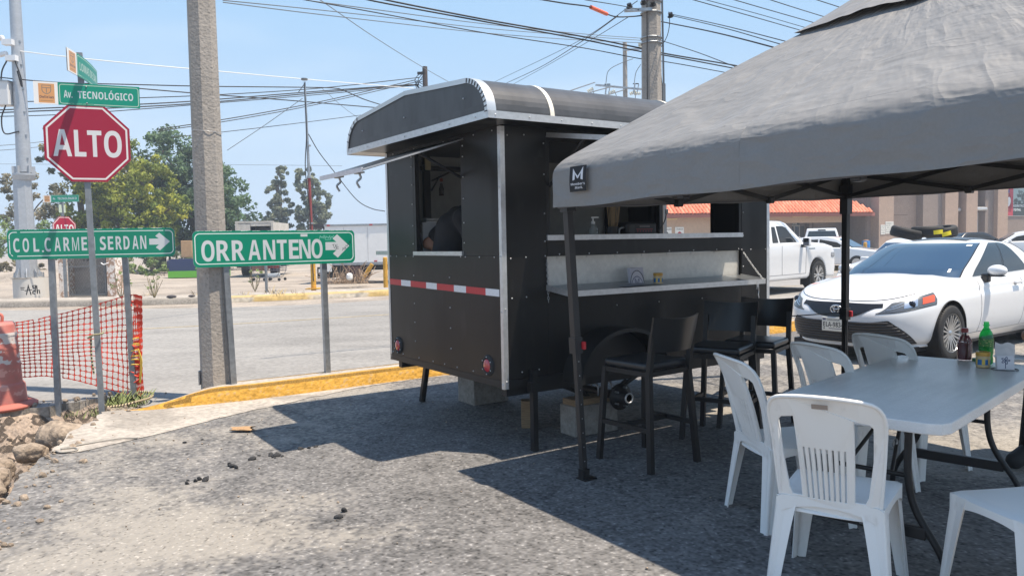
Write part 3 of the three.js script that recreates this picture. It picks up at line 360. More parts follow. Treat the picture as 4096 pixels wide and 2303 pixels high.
// concrete utility poles
function octPole(name, label, x, z, r0, r1, h, turn, group) {
  const t = thing(name, label, 'utility pole', [x, 0, z], turn, group), g = new THREE.CylinderGeometry(r1, r0, h, 8, 12).toNonIndexed(); g.computeVertexNormals(); g.translate(0, h / 2 - 0.02, 0); part('pole', [g], M.poleConcrete, t); return t;
}
{
  const p = octPole('utility_pole', 'tall octagonal concrete utility pole standing behind the ORRANTEÑO sign', -2.985, -7.79, 0.153, 0.098, 11.5, 0.16, 'octagonal concrete utility poles');
  part('base_strip', [box(0.012, 0.14, 0.05, [-0.15, 0.21, 0.05])], M.galv, p); part('wire_tie', [tube([[0.15, 2.62, 0], [0.09, 2.625, 0.11], [0, 2.63, 0.14], [-0.1, 2.64, 0.1], [-0.14, 2.64, 0]], 0.0025, 20, 4)], M.alu, p);
  const q = octPole('utility_pole', 'concrete utility pole with steel bands and a crossarm, rising behind the black trailer', 2.225, -12.3, 0.178, 0.112, 11.8, 0.42, 'octagonal concrete utility poles');
  const band = (y) => { const r = lerp(0.178, 0.112, y / 11.8) + 0.004, o = []; for (let i = 0; i <= 8; i++) { const a = (i / 8) * 6.2832; o.push([Math.sin(a) * r, y, Math.cos(a) * r]); } return tube(o, 0.014, 40, 5); };
  for (const y of [4.52, 4.6, 4.98, 5.15]) part('steel_band', [band(y)], M.galv, q);
  part('crossarm', [box(0.42, 0.045, 0.045, [-0.30, 4.975, 0.1], [0, -0.42, 0.03])], M.galv, q);
  for (const [dx, dy, dz] of [[-0.52, 4.985, 0.2], [-0.1, 5.06, 0.2], [0.28, 4.95, 0.12], [-0.24, 5.08, 0.16]]) part('insulator', [cyl(0.035, 0.035, 0.07, [dx, dy, dz], [0.4, 0, 0.5], 10), cyl(0.05, 0.05, 0.014, [dx, dy - 0.02, dz], [0.4, 0, 0.5], 10)], M.blackPlastic, q);
  part('conduit', [beam([0.15, 0, 0.12], [0.155, 3.9, 0.1], 0.05, 0.03), beam([0.155, 3.9, 0.1], [0.14, 5.4, 0.09], 0.03, 0.03)], M.wire, q);
  part('cable_down', [tube([[-0.155, 0, 0.1], [-0.15, 3, 0.1], [-0.14, 5.2, 0.1]], 0.008, 20, 5)], M.cable, q);
}
// pole with fuse cutouts, far behind the trailer
{
  const p = thing('utility_pole', 'slim far utility pole carrying fuse cutouts and insulators, just left of the near concrete pole', 'utility pole', [6.2, 0, -42]);
  part('pole', [cyl(0.11, 0.17, 11.9, [0, 5.95, 0], [0, 0, 0], 8)], M.poleConcrete, p);
  part('crossarm', [box(2.5, 0.09, 0.09, [-0.35, 9.55, 0.15], [0, 0, -0.11])], M.galv, p, {}); part('crossarm', [box(1.0, 0.09, 0.09, [0.4, 11.5, 0.15], [0, 0, 0.06])], M.galv, p);
  const ins = plain(0.55, 0.52, 0.40, 0.4); for (const [x, y, a] of [[-1.75, 9.5, 0.5], [-0.6, 9.35, 0.4], [0.5, 9.3, 0.4], [0.75, 9.2, 0]]) part('insulator', [0, 1, 2, 3].map((k) => cyl(0.09, 0.09, 0.04, [x - k * 0.09 * Math.cos(a), y - k * 0.09 * Math.sin(a), 0.15], [0, 0, a + 1.57], 10)), ins, p);
  for (const x of [-1.05, 0.45]) { const c = part('fuse_cutout', [box(0.07, 0.55, 0.07, [x, 9.45, 0.2], [0, 0, -0.12]), box(0.05, 0.5, 0.05, [x + 0.18, 9.42, 0.2], [0, 0, -0.2])], M.galv, p); part('bracket', [box(0.3, 0.05, 0.05, [x + 0.08, 9.7, 0.2])], M.blackSteel, c); }
  part('insulator', [0, 1, 2].map((k) => cyl(0.1, 0.1, 0.05, [0.78, 11.6 + k * 0.09, 0.15], [0, 0, 0], 10)), ins, p);
  const loops = [[[-1.75, 9.45], [-1.55, 8.8], [-1.2, 8.6], [-1.0, 9.2]], [[-1.05, 9.75], [-0.9, 10.4], [-0.2, 10.8], [0.4, 11.0]], [[0.45, 9.75], [0.55, 10.3], [0.8, 10.7]], [[-0.6, 9.35], [-0.4, 8.9], [-0.2, 8.75]], [[0.5, 9.25], [0.55, 8.7], [0.9, 8.6], [1.2, 9.1]]];
  loops.forEach((l) => part('jumper_wire', [tube(l.map(([x, y]) => [x, y, 0.2]), 0.018, 20, 4)], M.wire, p));
}
// timber pole top behind the trailer roof
{
  const p = thing('utility_pole', 'dark timber pole crowded with cables, showing over the trailer roof', 'utility pole', [-3.98, 0, -38]);
  part('pole', [cyl(0.12, 0.16, 9.95, [0, 4.97, 0], [0, 0, 0], 12)], grainy([0.06, 0.045, 0.04], 0.4, 0.8, { seed: 180 }), p);
  const r = rng(4); for (let i = 0; i < 7; i++) part('cable_loop', [tube([[-0.12, 9.7 - i * 0.12, 0.1], [-0.3 - 0.2 * r(), 9.4 - 0.3 * r(), 0.1], [-0.2 - 0.2 * r(), 8.9, 0.1], [-0.1, 8.6, 0.1]], 0.016, 14, 4)], M.cable, p);
  part('splice_box', [rbox(0.5, 0.22, 0.2, 0.08, [0.28, 8.85, 0.1], [0, 0, 0.5])], plain(0.16, 0.12, 0.10), p); part('bracket', [box(0.34, 0.12, 0.1, [-0.18, 9.62, 0.1])], M.blackSteel, p);
}
// steel camera tower on its concrete base
{
  const t = thing('steel_tower', 'grey steel camera tower on a round concrete base with graffiti, left edge', 'mast', [-14.85, 0, -24.1]);
  const gm = grainy([0.42, 0.44, 0.47], 0.15, 1, { seed: 185, rough: 0.45, metal: 0.45 });
  const lo = new THREE.CylinderGeometry(0.25, 0.30, 3.15, 8).toNonIndexed(); lo.computeVertexNormals(); lo.translate(-0.08, 2.25, 0); part('lower_mast', [lo], gm, t); part('upper_mast', [bar([0, 3.9, 0], [-0.0, 12, 0], 0.205, 0.13, 20)], gm, t);
  part('flange', [cyl(0.31, 0.31, 0.06, [-0.02, 3.83, 0], [0, 0, 0], 24), cyl(0.31, 0.27, 0.14, [-0.03, 3.73, 0], [0, 0, 0], 24)], gm, t);
  for (let i = 0; i < 6; i++) { const a = i * 1.047; part('gusset', [box(0.02, 0.22, 0.12, [-0.02 + Math.sin(a) * 0.25, 3.97, Math.cos(a) * 0.25], [0, a, 0])], gm, t); }
  for (let i = 0; i < 8; i++) { const a = i * 0.785 + 0.3; part('anchor_bolt', [cyl(0.018, 0.018, 0.16, [-0.03 + Math.sin(a) * 0.4, 0.76, Math.cos(a) * 0.4])], M.galv, t); part('gusset', [extr([[0, 0], [0.14, 0], [0.02, 0.28]], 0.02).rotateY(-a).translate(-0.06 + Math.cos(a) * 0.27, 0.7, Math.sin(a) * 0.27)], gm, t); }
  const gt = canvasTex(1024, 320, (x, w, h) => { x.fillStyle = '#c3c0bb'; x.fillRect(0, 0, w, h); speck(x, w, h, 14, 2600, '#8d8a85'); speck(x, w, h, 15, 900, '#e8e6e2'); x.strokeStyle = '#1d1f24'; x.lineWidth = 10; x.lineCap = 'round'; for (const l of [[[300, 120], [335, 122]], [[302, 142], [330, 146]], [[352, 210], [372, 100], [392, 212]], [[340, 160], [400, 150]], [[432, 96], [410, 100], [414, 130], [436, 126], [434, 92], [430, 180]], [[430, 160], [410, 170], [408, 200], [426, 206]], [[446, 100], [448, 206], [452, 160], [468, 162], [470, 204]]]) { x.beginPath(); l.forEach((p) => x.lineTo(...p)); x.stroke(); } });
  const cb = new THREE.CylinderGeometry(0.49, 0.49, 0.76, 40, 1, true); const cm = std({ map: gt, roughness: 0.9 }); cb.translate(-0.03, 0.3, 0); cb.rotateY(-1.9); part('concrete_base', [cb], cm, t, { uv: true }); part('base_cap', [cyl(0.488, 0.488, 0.02, [-0.03, 0.675, 0], [0, 0, 0], 40)], M.concrete, t);
  part('control_box', [rbox(0.46, 0.72, 0.35, 0.03, [-0.42, 6.25, 0.1])], plain(0.62, 0.63, 0.64, 0.5), t); part('control_box_hood', [box(0.5, 0.04, 0.4, [-0.42, 6.63, 0.1], [0, 0, -0.1])], M.galv, t);
  for (const [y, x] of [[7.75, -0.28], [7.28, -0.2]]) { const c = part('camera', [rbox(0.42, 0.13, 0.14, 0.04, [x - 0.2, y + 0.12, 0.2], [0, 0, 0.2]), box(0.3, 0.16, 0.2, [x + 0.15, y, 0.22])], M.whiteSteel, t); part('lens', [cyl(0.05, 0.05, 0.04, [x - 0.42, y + 0.08, 0.2], [0, 0, 1.57], 12)], M.blackPlastic, c); }
  for (const l of [[[-0.2, 7.2], [-0.36, 6.9], [-0.4, 6.2], [-0.22, 6.6]], [[0.05, 7.2], [0.2, 6.7], [0.22, 6.4], [0.1, 6.9]], [[-0.3, 5.9], [-0.45, 5.5], [-0.38, 5.05], [0.05, 5.1]]]) part('cable_loop', [tube(l.map(([x, y]) => [x, y, 0.24]), 0.022, 20, 5)], M.cable, t);
  for (let i = 0; i < 6; i++) part('step_bolt', [box(0.08, 0.05, 0.05, [0.17 - 0.01 * i, 4.3 + i * 0.7, 0.1])], M.galv, t);
}
// radio mast: yellow foot, red and silver sections
{
  const p = thing('radio_mast', 'thin radio mast with yellow foot, red middle and silver top beside the white box truck', 'mast', [-6.22, 0, -24.5]);
  part('mast_foot', [bar([0, 0, 0], [-0.005, 1.4, 0], 0.08, 0.075, 14)], M.yellowPaint, p, { label: 'yellow foot of the mast' }); part('base_plate', [box(0.42, 0.03, 0.42, [0, 0.16, 0])], M.yellowPaint, p);
  part('mast_middle', [bar([-0.005, 1.4, 0], [-0.03, 3.6, 0], 0.05, 0.046, 12)], plain(0.24, 0.05, 0.05, 0.5), p, { label: 'red middle of the mast' }); part('mast_top', [bar([-0.03, 3.6, 0], [-0.07, 6.55, 0], 0.045, 0.03, 10)], M.galv, p, { label: 'bare silver top of the mast' });
  part('antenna', [cyl(0.1, 0.1, 0.05, [-0.075, 6.63, 0]), bar([-0.07, 6.5, 0], [-0.3, 6.2, 0], 0.012)], M.wire, p);
  for (const y of [4.6, 3.62, 2.2]) part('clamp', [cyl(0.075, 0.075, 0.05, [-0.02, y, 0])], M.galv, p); part('mast_cable', [tube([[0.02, 0.4, 0.07], [-0.02, 2.5, 0.09], [-0.12, 3.9, 0.07], [-0.05, 5, 0.05], [-0.07, 6.5, 0.04]], 0.016, 30, 5)], M.cable, p);
}
// short posts across the road
{
  lone('sign_post', [beam([-7.608, -0.05, -24.2], [-7.6, 1.3, -24.2], 0.1, 0.06)], M.postGrey, 'bare grey post at the far kerb beside the shopping carts', 'post');
  lone('bollard', [cyl(0.075, 0.075, 1.1, [-4.2, 0.5, -26], [0, 0, 0], 16), ball(0.075, [-4.2, 1.05, -26], [1, 0.4, 1])], M.yellowPaint, 'upright yellow steel bollard at the left edge of the black trailer', 'bollard');
  lone('bollard', [bar([-5.62, 0.1, -29], [-5.17, 0.78, -29], 0.075, 0.075, 14)], M.yellowPaint, 'leaning yellow steel bollard beside the heap of dry branches', 'bollard');
}
// brick kiosk pillars with a mesh gate
{
  const c = thing('meter_kiosk', 'peeling masonry meter kiosk with a wire mesh gate behind the COL. CARMEN SERDAN sign', 'kiosk', [-13.29, 0, -24.7], 0.02);
  const peel = grainy([0.42, 0.29, 0.22], 0.3, 1.2, { n: 512, cells: 26, seed: 190, rough: 0.95, tint: (q, k, a, b) => (a * 0.5 + b * 0.5 > 0.48 ? [0.66 * k, 0.61 * k, 0.57 * k] : col3(q, k)) });
  for (const x of [-0.74, 0.75]) part('pillar', [box(0.27, 1.95, 0.5, [x, 0.97, 0])], peel, c); part('lintel', [box(1.76, 0.12, 0.52, [0, 2.0, 0])], M.concrete, c);
  part('back_panel', [box(1.22, 1.9, 0.05, [0, 0.95, -0.2])], grainy([0.30, 0.27, 0.25], 0.35, 1, { seed: 191 }), c); part('floor_slab', [box(1.22, 0.06, 0.5, [0, 0.03, 0])], M.concrete, c);
  const f = part('gate', [beam([-0.59, 0.1, 0.2], [-0.59, 1.9, 0.2], 0.04, 0.04), beam([0.55, 0.1, 0.2], [0.55, 1.9, 0.2], 0.04, 0.04), beam([-0.59, 0.98, 0.2], [0.55, 0.98, 0.2], 0.035, 0.035), beam([-0.59, 0.1, 0.2], [0.55, 0.1, 0.2], 0.035, 0.035)], M.wire, c);
  const w = []; for (let k = -18; k < 14; k++) { const x0 = -0.57 + (k * 1.1) / 14; for (const s of [1, -1]) { const a = [x0, 0.12], b = [x0 + 1.75 * 0.62, 1.87]; const X = (q) => (s > 0 ? q : -0.04 - q); const cl = (p, q) => { const t0 = clamp((-0.57 - p[0]) / (q[0] - p[0]), 0, 1), t1 = clamp((0.53 - p[0]) / (q[0] - p[0]), 0, 1); return [[lerp(p[0], q[0], t0), lerp(p[1], q[1], t0)], [lerp(p[0], q[0], t1), lerp(p[1], q[1], t1)]]; }; const [p, q] = cl(a, b); if (Math.hypot(p[0] - q[0], p[1] - q[1]) > 0.05) w.push(bar([X(p[0]), p[1], 0.2], [X(q[0]), q[1], 0.2], 0.004, 0.004, 4)); } }
  part('wire_mesh', w, M.wire, f, { kind: 'stuff' }); for (const [x, y, s] of [[-0.3, 1.65, 0.03], [-0.22, 1.6, 0.025], [-0.4, 1.5, 0.03], [-0.16, 1.28, 0.04], [0.0, 1.28, 0.025], [-0.28, 1.27, 0.02], [0.02, 0.83, 0.03]]) part('hole', [cyl(s, s, 0.03, [x, y - 0.1, -0.165], [1.57, 0, 0], 12)], M.blackPlastic, c);
  part('latch_chain', [tube([[0.45, 1.08, 0.24], [0.55, 1.03, 0.26], [0.62, 1.06, 0.26], [0.7, 1.07, 0.26]], 0.02, 12, 6)], M.whiteSteel, c);
}
// ======================= FOOD TRAILER =======================
const L = (u, y, w) => [u, y, -w];
const TR = thing('food_trailer', 'black food trailer with open hatches, curved roof and red white reflective tape', 'food trailer', [TC[0], 0, TC[1]], TURN);
{
  const LEN = 2.87, WID = 1.855, B = 0.472, T = 2.31, th = 0.03;
  const bu = (u0, u1, y0, y1, w0, w1) => box(u1 - u0, y1 - y0, w1 - w0, [(u0 + u1) / 2, (y0 + y1) / 2, -(w0 + w1) / 2]);
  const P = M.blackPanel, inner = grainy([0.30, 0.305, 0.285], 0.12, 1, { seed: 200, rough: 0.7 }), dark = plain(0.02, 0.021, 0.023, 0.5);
  // near long side: hatch 0.39..2.50, counter recess below it
  part('wall_panel', [bu(0.02, 0.387, 0.53, T, 0, th)], P, TR); part('wall_panel', [bu(2.503, LEN, 0.53, T, 0, th)], P, TR); part('wall_panel', [bu(0.389, 2.501, 0.53, 1.150, 0, th)], P, TR); part('wall_panel', [bu(0.389, 2.501, 1.392, 1.505, -0.001, th)], P, TR); part('wall_panel', [bu(0.389, 2.501, 2.25, T, 0, th)], P, TR);
  part('recess_panel', [bu(0.392, 2.498, 1.152, 1.390, 0.028, 0.034)], grainy([0.66, 0.645, 0.60], 0.14, 0.7, { n: 512, cells: 24, seed: 201, rough: 0.5, metal: 0.35 }), TR, { label: 'bare metal back of the fold down counter' });
  part('counter_sill', [bu(0.385, 2.505, 1.507, 1.545, -0.014, 0.09)], M.alu, TR);
  part('window_frame', [bu(0.389, 0.42, 1.546, 2.249, 0.002, 0.05), bu(2.47, 2.501, 1.546, 2.249, 0.002, 0.05), bu(0.42, 2.47, 2.22, 2.249, 0.002, 0.05)], M.blackSteel, TR);
  // rear end: hatch w 0.53..1.335
  part('wall_panel', [bu(0, th, B + 0.05, 1.402, 0.032, WID)], P, TR); part('wall_panel', [bu(0.001, th, 1.404, T, 0.032, 0.528)], P, TR); part('wall_panel', [bu(0.001, th, 1.404, T, 1.337, WID)], P, TR); part('wall_panel', [bu(0.001, th, 2.255, T, 0.529, 1.336)], P, TR);
  part('window_sill', [bu(-0.016, 0.06, 1.404, 1.436, 0.529, 1.336)], M.alu, TR);
  part('window_frame', [bu(0.002, 0.04, 1.437, 2.254, 1.300, 1.336), bu(0.002, 0.04, 1.437, 2.254, 0.529, 0.55)], M.blackSteel, TR);
  // far side and front end
  part('wall_panel', [bu(0.03, LEN, B + 0.05, T, WID - th, WID)], P, TR); part('wall_panel', [bu(LEN - th, LEN, B + 0.05, 1.25, 0.03, WID - th), bu(LEN - th, LEN, 1.25, 2.1, 0.03, 0.64), bu(LEN - th, LEN, 1.25, 2.1, 1.322, WID - th), bu(LEN - th, LEN, 2.1, T, 0.03, WID - th)], P, TR);
  part('front_frame', [bu(2.82, 2.84, 1.25, 2.1, 0.60, 0.64)], M.blackSteel, TR); part('front_frame', [bu(2.82, 2.84, 1.25, 2.1, 1.322, 1.36)], M.blackSteel, TR);
  part('floor', [bu(0, LEN, B, B + 0.05, 0, WID)], M.blackSteel, TR); part('chassis_rail', [bu(0.05, LEN, B - 0.07, B, 0.05, 0.11), bu(0.05, LEN, B - 0.07, B, 1.74, 1.8), bu(0.3, 0.36, B - 0.06, B, 0.11, 1.74), bu(2.4, 2.46, B - 0.06, B, 0.11, 1.74)], M.blackSteel, TR);
  part('skirt', [bu(-0.004, 0.03, B, B + 0.05, 0.03, WID), bu(0.03, LEN, B, B + 0.055, -0.004, 0.0)], M.blackSteel, TR);
  // inside lining
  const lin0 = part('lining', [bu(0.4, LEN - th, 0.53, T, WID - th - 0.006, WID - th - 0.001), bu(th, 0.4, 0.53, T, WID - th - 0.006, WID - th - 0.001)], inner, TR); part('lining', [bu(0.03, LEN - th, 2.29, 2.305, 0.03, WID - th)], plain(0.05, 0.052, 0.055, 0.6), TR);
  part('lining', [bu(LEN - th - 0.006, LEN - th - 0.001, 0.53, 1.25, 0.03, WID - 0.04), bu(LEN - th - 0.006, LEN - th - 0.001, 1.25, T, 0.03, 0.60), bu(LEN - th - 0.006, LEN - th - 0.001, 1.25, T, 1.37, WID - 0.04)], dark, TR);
  for (const u of [0.335, 1.4, 2.5]) part('inner_post', [bu(u, u + 0.06, 0.53, 2.29, WID - 0.09, WID - 0.04)], M.blackSteel, TR); part('inner_post', [bu(LEN - 0.09, LEN - 0.04, 0.53, 2.29, 1.4, 1.45)], M.blackSteel, TR); part('inner_post', [bu(0.32, 1.4, 2.16, 2.2, WID - 0.09, WID - 0.04)], M.blackSteel, TR);
  part('counter', [bu(0.05, LEN - 0.05, 1.44, 1.47, 0.1, 0.32), bu(0.05, 2.8, 1.38, 1.41, 1.36, 1.8)], plain(0.09, 0.09, 0.1, 0.4), TR);
  part('wall_socket', [rbox(0.06, 0.11, 0.02, 0.012, L(0.365, 2.215, WID - 0.102))], plain(0.55, 0.47, 0.28, 0.5), TR, { label: 'cream wall socket on the inner post' });
  part('hanging_rod', [bar(L(0.37, 2.06, 1.7), L(0.60, 2.16, 1.7), 0.008), bar(L(0.365, 1.97, 1.7), L(0.45, 2.1, 1.7), 0.008)], M.blackSteel, TR);
  // roof shell
  const prof = []; const arc = (cx, cy, rx, ry, a0, a1, n) => { for (let i = 0; i <= n; i++) { const a = lerp(a0, a1, i / n); prof.push([cx + rx * Math.cos(a), cy + ry * Math.sin(a)]); } };
  arc(0.06, 2.33, 0.31, 0.27, Math.PI, Math.PI / 2, 12); prof.push([0.93, 2.665]); arc(1.80, 2.33, 0.305, 0.27, Math.PI / 2, 0, 12);
  const ex = (pts, u0, u1) => { const g = extr(pts.map(([w, y]) => [w, y]), u1 - u0); g.applyMatrix4(new THREE.Matrix4().set(0, 0, 1, u0, 0, 1, 0, 0, -1, 0, 0, 0, 0, 0, 0, 1)); return g; };
  part('roof', [ex(prof, -0.25, 3.1)], grainy([0.05, 0.052, 0.057], 0.5, 0.8, { cells: 10, seed: 203, rough: 0.42, stretch: 0.25, bump: 0.001 }), TR);
  part('soffit', [bu(-0.249, -0.005, 2.305, 2.329, -0.245, 1.86), bu(-0.005, 3.09, 2.312, 2.329, -0.245, -0.003)], P, TR); part('soffit', [bu(-0.249, 3.09, 2.305, 2.329, 1.862, 2.1)], plain(0.80, 0.74, 0.68, 0.5), TR, { label: 'pale underside of the far eave' });
  part('roof_trim', [bu(-0.256, -0.25, 2.302, 2.352, -0.256, 2.11)], M.alu, TR); part('roof_trim', [bu(-0.25, 3.1, 2.302, 2.350, -0.257, -0.25)], M.alu, TR); part('roof_trim', [bu(-0.25, 3.1, 2.302, 2.350, 2.105, 2.111)], M.alu, TR);
  const off = (k) => prof.map(([w, y], i) => { const a = prof[Math.max(0, i - 1)], b = prof[Math.min(prof.length - 1, i + 1)], dx = b[0] - a[0], dy = b[1] - a[1], l = Math.hypot(dx, dy); return [w - (dy / l) * k, y + (dx / l) * k]; });
  const band = (u0, u1, kin, kout) => { const a = off(kout), b = off(kin), n = prof.length - 1, pt = (q, u) => L(u, q[1], q[0]); const at = (arr, t) => arr[Math.round(t * n)]; return [grid(n, 1, (t, v) => pt(at(a, t), lerp(u0, u1, v))), grid(n, 1, (t, v) => { const q = v ? at(a, t) : at(b, t); return pt(q, u0); }), grid(n, 1, (t, v) => { const q = v ? at(a, t) : at(b, t); return pt(q, u1); }, true)]; };
  const dblAlu = std({ color: lin(0.62, 0.63, 0.64), roughness: 0.36, metalness: 0.7, side: THREE.DoubleSide }); const cream = std({ color: lin(0.70, 0.66, 0.58), roughness: 0.6, side: THREE.DoubleSide });
  part('roof_trim', band(-0.258, -0.19, -0.03, 0.004), dblAlu, TR, { label: 'metal edging over the rear end of the roof' }); for (const u of [0.25, 1.47, 2.69]) part('roof_seam', band(u, u + 0.035, 0, 0.004), cream, TR);
  const pr2 = off(-0.012); for (const i of [0, 1, 2, 3, 4, 5, 6, 7, 8, 9, 10, 15, 17, 19, 21, 23]) { const a = pr2[i], b = pr2[i + 1]; const q = [(a[0] + b[0]) / 2, (a[1] + b[1]) / 2], ang = Math.atan2(b[1] - a[1], b[0] - a[0]) + Math.PI / 2; part('trim_cut', [beam(L(-0.260, q[1] - Math.sin(ang) * 0.016, q[0] - Math.cos(ang) * 0.016), L(-0.260, q[1] + Math.sin(ang) * 0.014, q[0] + Math.cos(ang) * 0.014), 0.004, 0.006)], M.blackPlastic, TR); }
  // corner angles
  for (const [u, w, su, sw] of [[0, 0, 1, 1], [0, WID, 1, -1], [LEN, 0, -1, 1]]) part('corner_trim', [bu(Math.min(u, u + su * 0.034) - (su > 0 ? 0.004 : 0), Math.max(u, u + su * 0.034) + (su < 0 ? 0.004 : 0), B - 0.006, 2.3, w - (sw > 0 ? 0.004 : 0), w + (sw < 0 ? 0.004 : 0)), bu(u - (su > 0 ? 0.004 : 0), u + (su < 0 ? 0.004 : 0), B - 0.006, 2.3, Math.min(w, w + sw * 0.03), Math.max(w, w + sw * 0.03))], M.alu, TR);
  // reflective tape, each piece
  const tr = std({ color: lin(0.50, 0.018, 0.03), roughness: 0.3 }), tw = grainy([0.72, 0.73, 0.76], 0.12, 0.05, { cells: 8, seed: 204, rough: 0.3 }); const cuts = [1.852, 1.603, 1.421, 1.14, 0.957, 0.683, 0.5, 0.223, 0.044];
  for (let i = 0; i < 8; i++) { const a = cuts[i], b = cuts[i + 1], yA = lerp(1.143, 1.17, a / 1.85), yB = lerp(1.143, 1.17, b / 1.85), g = bu(-0.003, 0.0, -0.025, 0.025, b, a), p = g.attributes.position; for (let k = 0; k < p.count; k++) p.setY(k, p.getY(k) + lerp(yB, yA, (-p.getZ(k) - b) / (a - b))); part('tape_strip', [g], i % 2 ? tw : tr, TR, { label: i % 2 ? 'white reflective tape piece' : 'red reflective tape piece' }); }
  // tail lamps
  for (const w of [0.21, 1.684]) { const t = part('tail_light', [place(lathe([[0.048, 0.012], [0.052, 0.018], [0.066, 0.014], [0.075, 0.006], [0.078, 0]], 28), [-0.001, 0.613, -w], [0, 0, Math.PI / 2])], M.rubber, TR); part('lens', [place(lathe([[0.0, 0.026], [0.025, 0.024], [0.042, 0.018], [0.05, 0.008]], 28), [-0.001, 0.613, -w], [0, 0, Math.PI / 2])], M.redLens, t); part('screw', Array.from({ length: 6 }, (_, i) => ball(0.005, [-0.017, 0.613 + 0.062 * Math.cos(i * 1.047), -w + 0.062 * Math.sin(i * 1.047)], [1, 1, 1], 8)), M.alu, t); }
  // rivets
  const rv = [], rr = (u, y, w) => rv.push(ball(0.0058, L(u, y, w), [1, 1, 1], 8)); const rear = (w, y) => rr(-0.001, y, w), sd = (u, y) => rr(u, y, -0.001);
  for (const w of [0.1, 0.3, 0.5, 0.57]) rear(w, 1.415 - 0.02); for (const w of [1.36, 1.5, 1.68, 1.8]) rear(w, 1.395); for (const y of [1.5, 1.65, 1.83, 1.99, 2.14, 2.22]) { rear(0.512, y); rear(1.355, y); } for (const y of [0.68, 0.84, 1.0, 1.235]) { rear(0.75, y); rear(1.36, y); } for (const w of [0.2, 0.42, 0.66, 0.86, 1.05, 1.3, 1.6, 1.8]) rear(w, 0.545); for (const w of [0.1, 0.35, 0.8, 1.3, 1.7]) rear(w, 2.28);
  for (const [u, y] of [[0.07, 1.384], [0.2, 1.39], [0.37, 1.395], [0.075, 1.105], [0.2, 1.108], [0.37, 1.50], [0.37, 1.70], [0.37, 1.98], [0.37, 2.2], [0.06, 2.24], [0.2, 2.25], [0.15, 0.575], [0.3, 0.578], [0.45, 1.13], [0.6, 1.0], [1.05, 1.0], [1.5, 1.0], [2.0, 1.0], [2.5, 1.395], [2.62, 1.395], [2.82, 1.395], [2.52, 1.52], [2.52, 1.72], [2.84, 1.13], [2.52, 1.25], [1.7, 0.6]]) sd(u, y); for (let i = 0; i < 8; i++) { sd(0.5 + i * 0.28, 1.405); rr(0.5 + i * 0.28, 1.38, 0.026); }
  for (const y of [0.52, 1.03, 1.42, 1.9, 2.27]) { rr(0.016, y, -0.006); rr(-0.006, y - 0.02, 0.014); } for (let i = 0; i < 7; i++) rr(-0.258, 2.325, -0.1 + i * 0.35); for (let i = 0; i < 12; i++) rr(-0.2 + i * 0.27, 2.325, -0.258); for (const [w, y] of [[0.05, 2.47], [0.95, 2.47], [1.75, 2.47]]) rr(-0.258, y, w);
  part('rivets', rv, M.alu, TR, { kind: 'stuff' });
  // rear hatch flap, propped open
  { const a = [0, 2.268], b = [-0.80, 2.018], A = Math.atan2(b[1] - a[1], b[0] - a[0]), len = Math.hypot(b[0] - a[0], b[1] - a[1]); const f = part('hatch_flap', [place(new THREE.BoxGeometry(len, 0.02, 0.80), L((a[0] + b[0]) / 2, (a[1] + b[1]) / 2, 0.918), [0, 0, A])], P, TR); part('flap_edge', [beam(L(-0.802, 2.017, 0.512), L(-0.802, 2.017, 1.325), 0.032, 0.012, [1, 0, 0]), beam(L(-0.0, 2.268, 1.321), L(-0.80, 2.018, 1.321), 0.012, 0.032, [0, 0, 1]), beam(L(-0.0, 2.268, 0.515), L(-0.80, 2.018, 0.515), 0.012, 0.032, [0, 0, 1])], M.alu, f);
    for (const w of [1.02, 0.37 + 0.27]) part('latch', [box(0.03, 0.012, 0.12, L(-0.77, 2.005, w)), tube([L(-0.77, 2.0, w), L(-0.76, 1.97, w), L(-0.785, 1.94, w + 0.01), L(-0.765, 1.9, w + 0.01)], 0.008, 16, 6)], M.galv, f); part('prop', [bar(L(0.03, 1.98, 0.56), L(-0.33, 2.15, 0.56), 0.011)], M.blackSteel, f); }
  // long side hatch flap under the canopy
  { const f = part('hatch_flap', [beam(L(1.445, 2.262, -0.005), L(1.445, 2.16, -0.68), 2.1, 0.02, [0, 1, 0])], P, TR); part('flap_edge', [beam(L(0.40, 2.262, -0.003), L(0.40, 2.16, -0.68), 0.014, 0.034, [0, 1, 0]), beam(L(0.39, 2.159, -0.684), L(2.5, 2.159, -0.684), 0.012, 0.034, [0, 1, 0])], M.alu, f); for (const u of [0.42, 2.47]) part('prop', [bar(L(u, 1.9, 0.0), L(u, 2.2, -0.42), 0.011)], M.blackSteel, f); }
  // fold down counter with chains
  { const s = part('fold_down_counter', [beam(L(1.432, 1.163, 0.0), L(1.432, 1.132, -0.26), 2.1, 0.03, [0, 1, 0])], grainy([0.35, 0.37, 0.39], 0.25, 0.6, { n: 512, cells: 24, seed: 205, rough: 0.32, metal: 0.85 }), TR); part('counter_edge', [beam(L(0.378, 1.13, -0.263), L(2.486, 1.13, -0.263), 0.006, 0.04, [0, 1, 0]), beam(L(0.378, 1.166, 0), L(0.378, 1.133, -0.264), 0.006, 0.04, [0, 1, 0]), beam(L(2.486, 1.166, 0), L(2.486, 1.133, -0.264), 0.006, 0.04, [0, 1, 0])], M.alu, s);
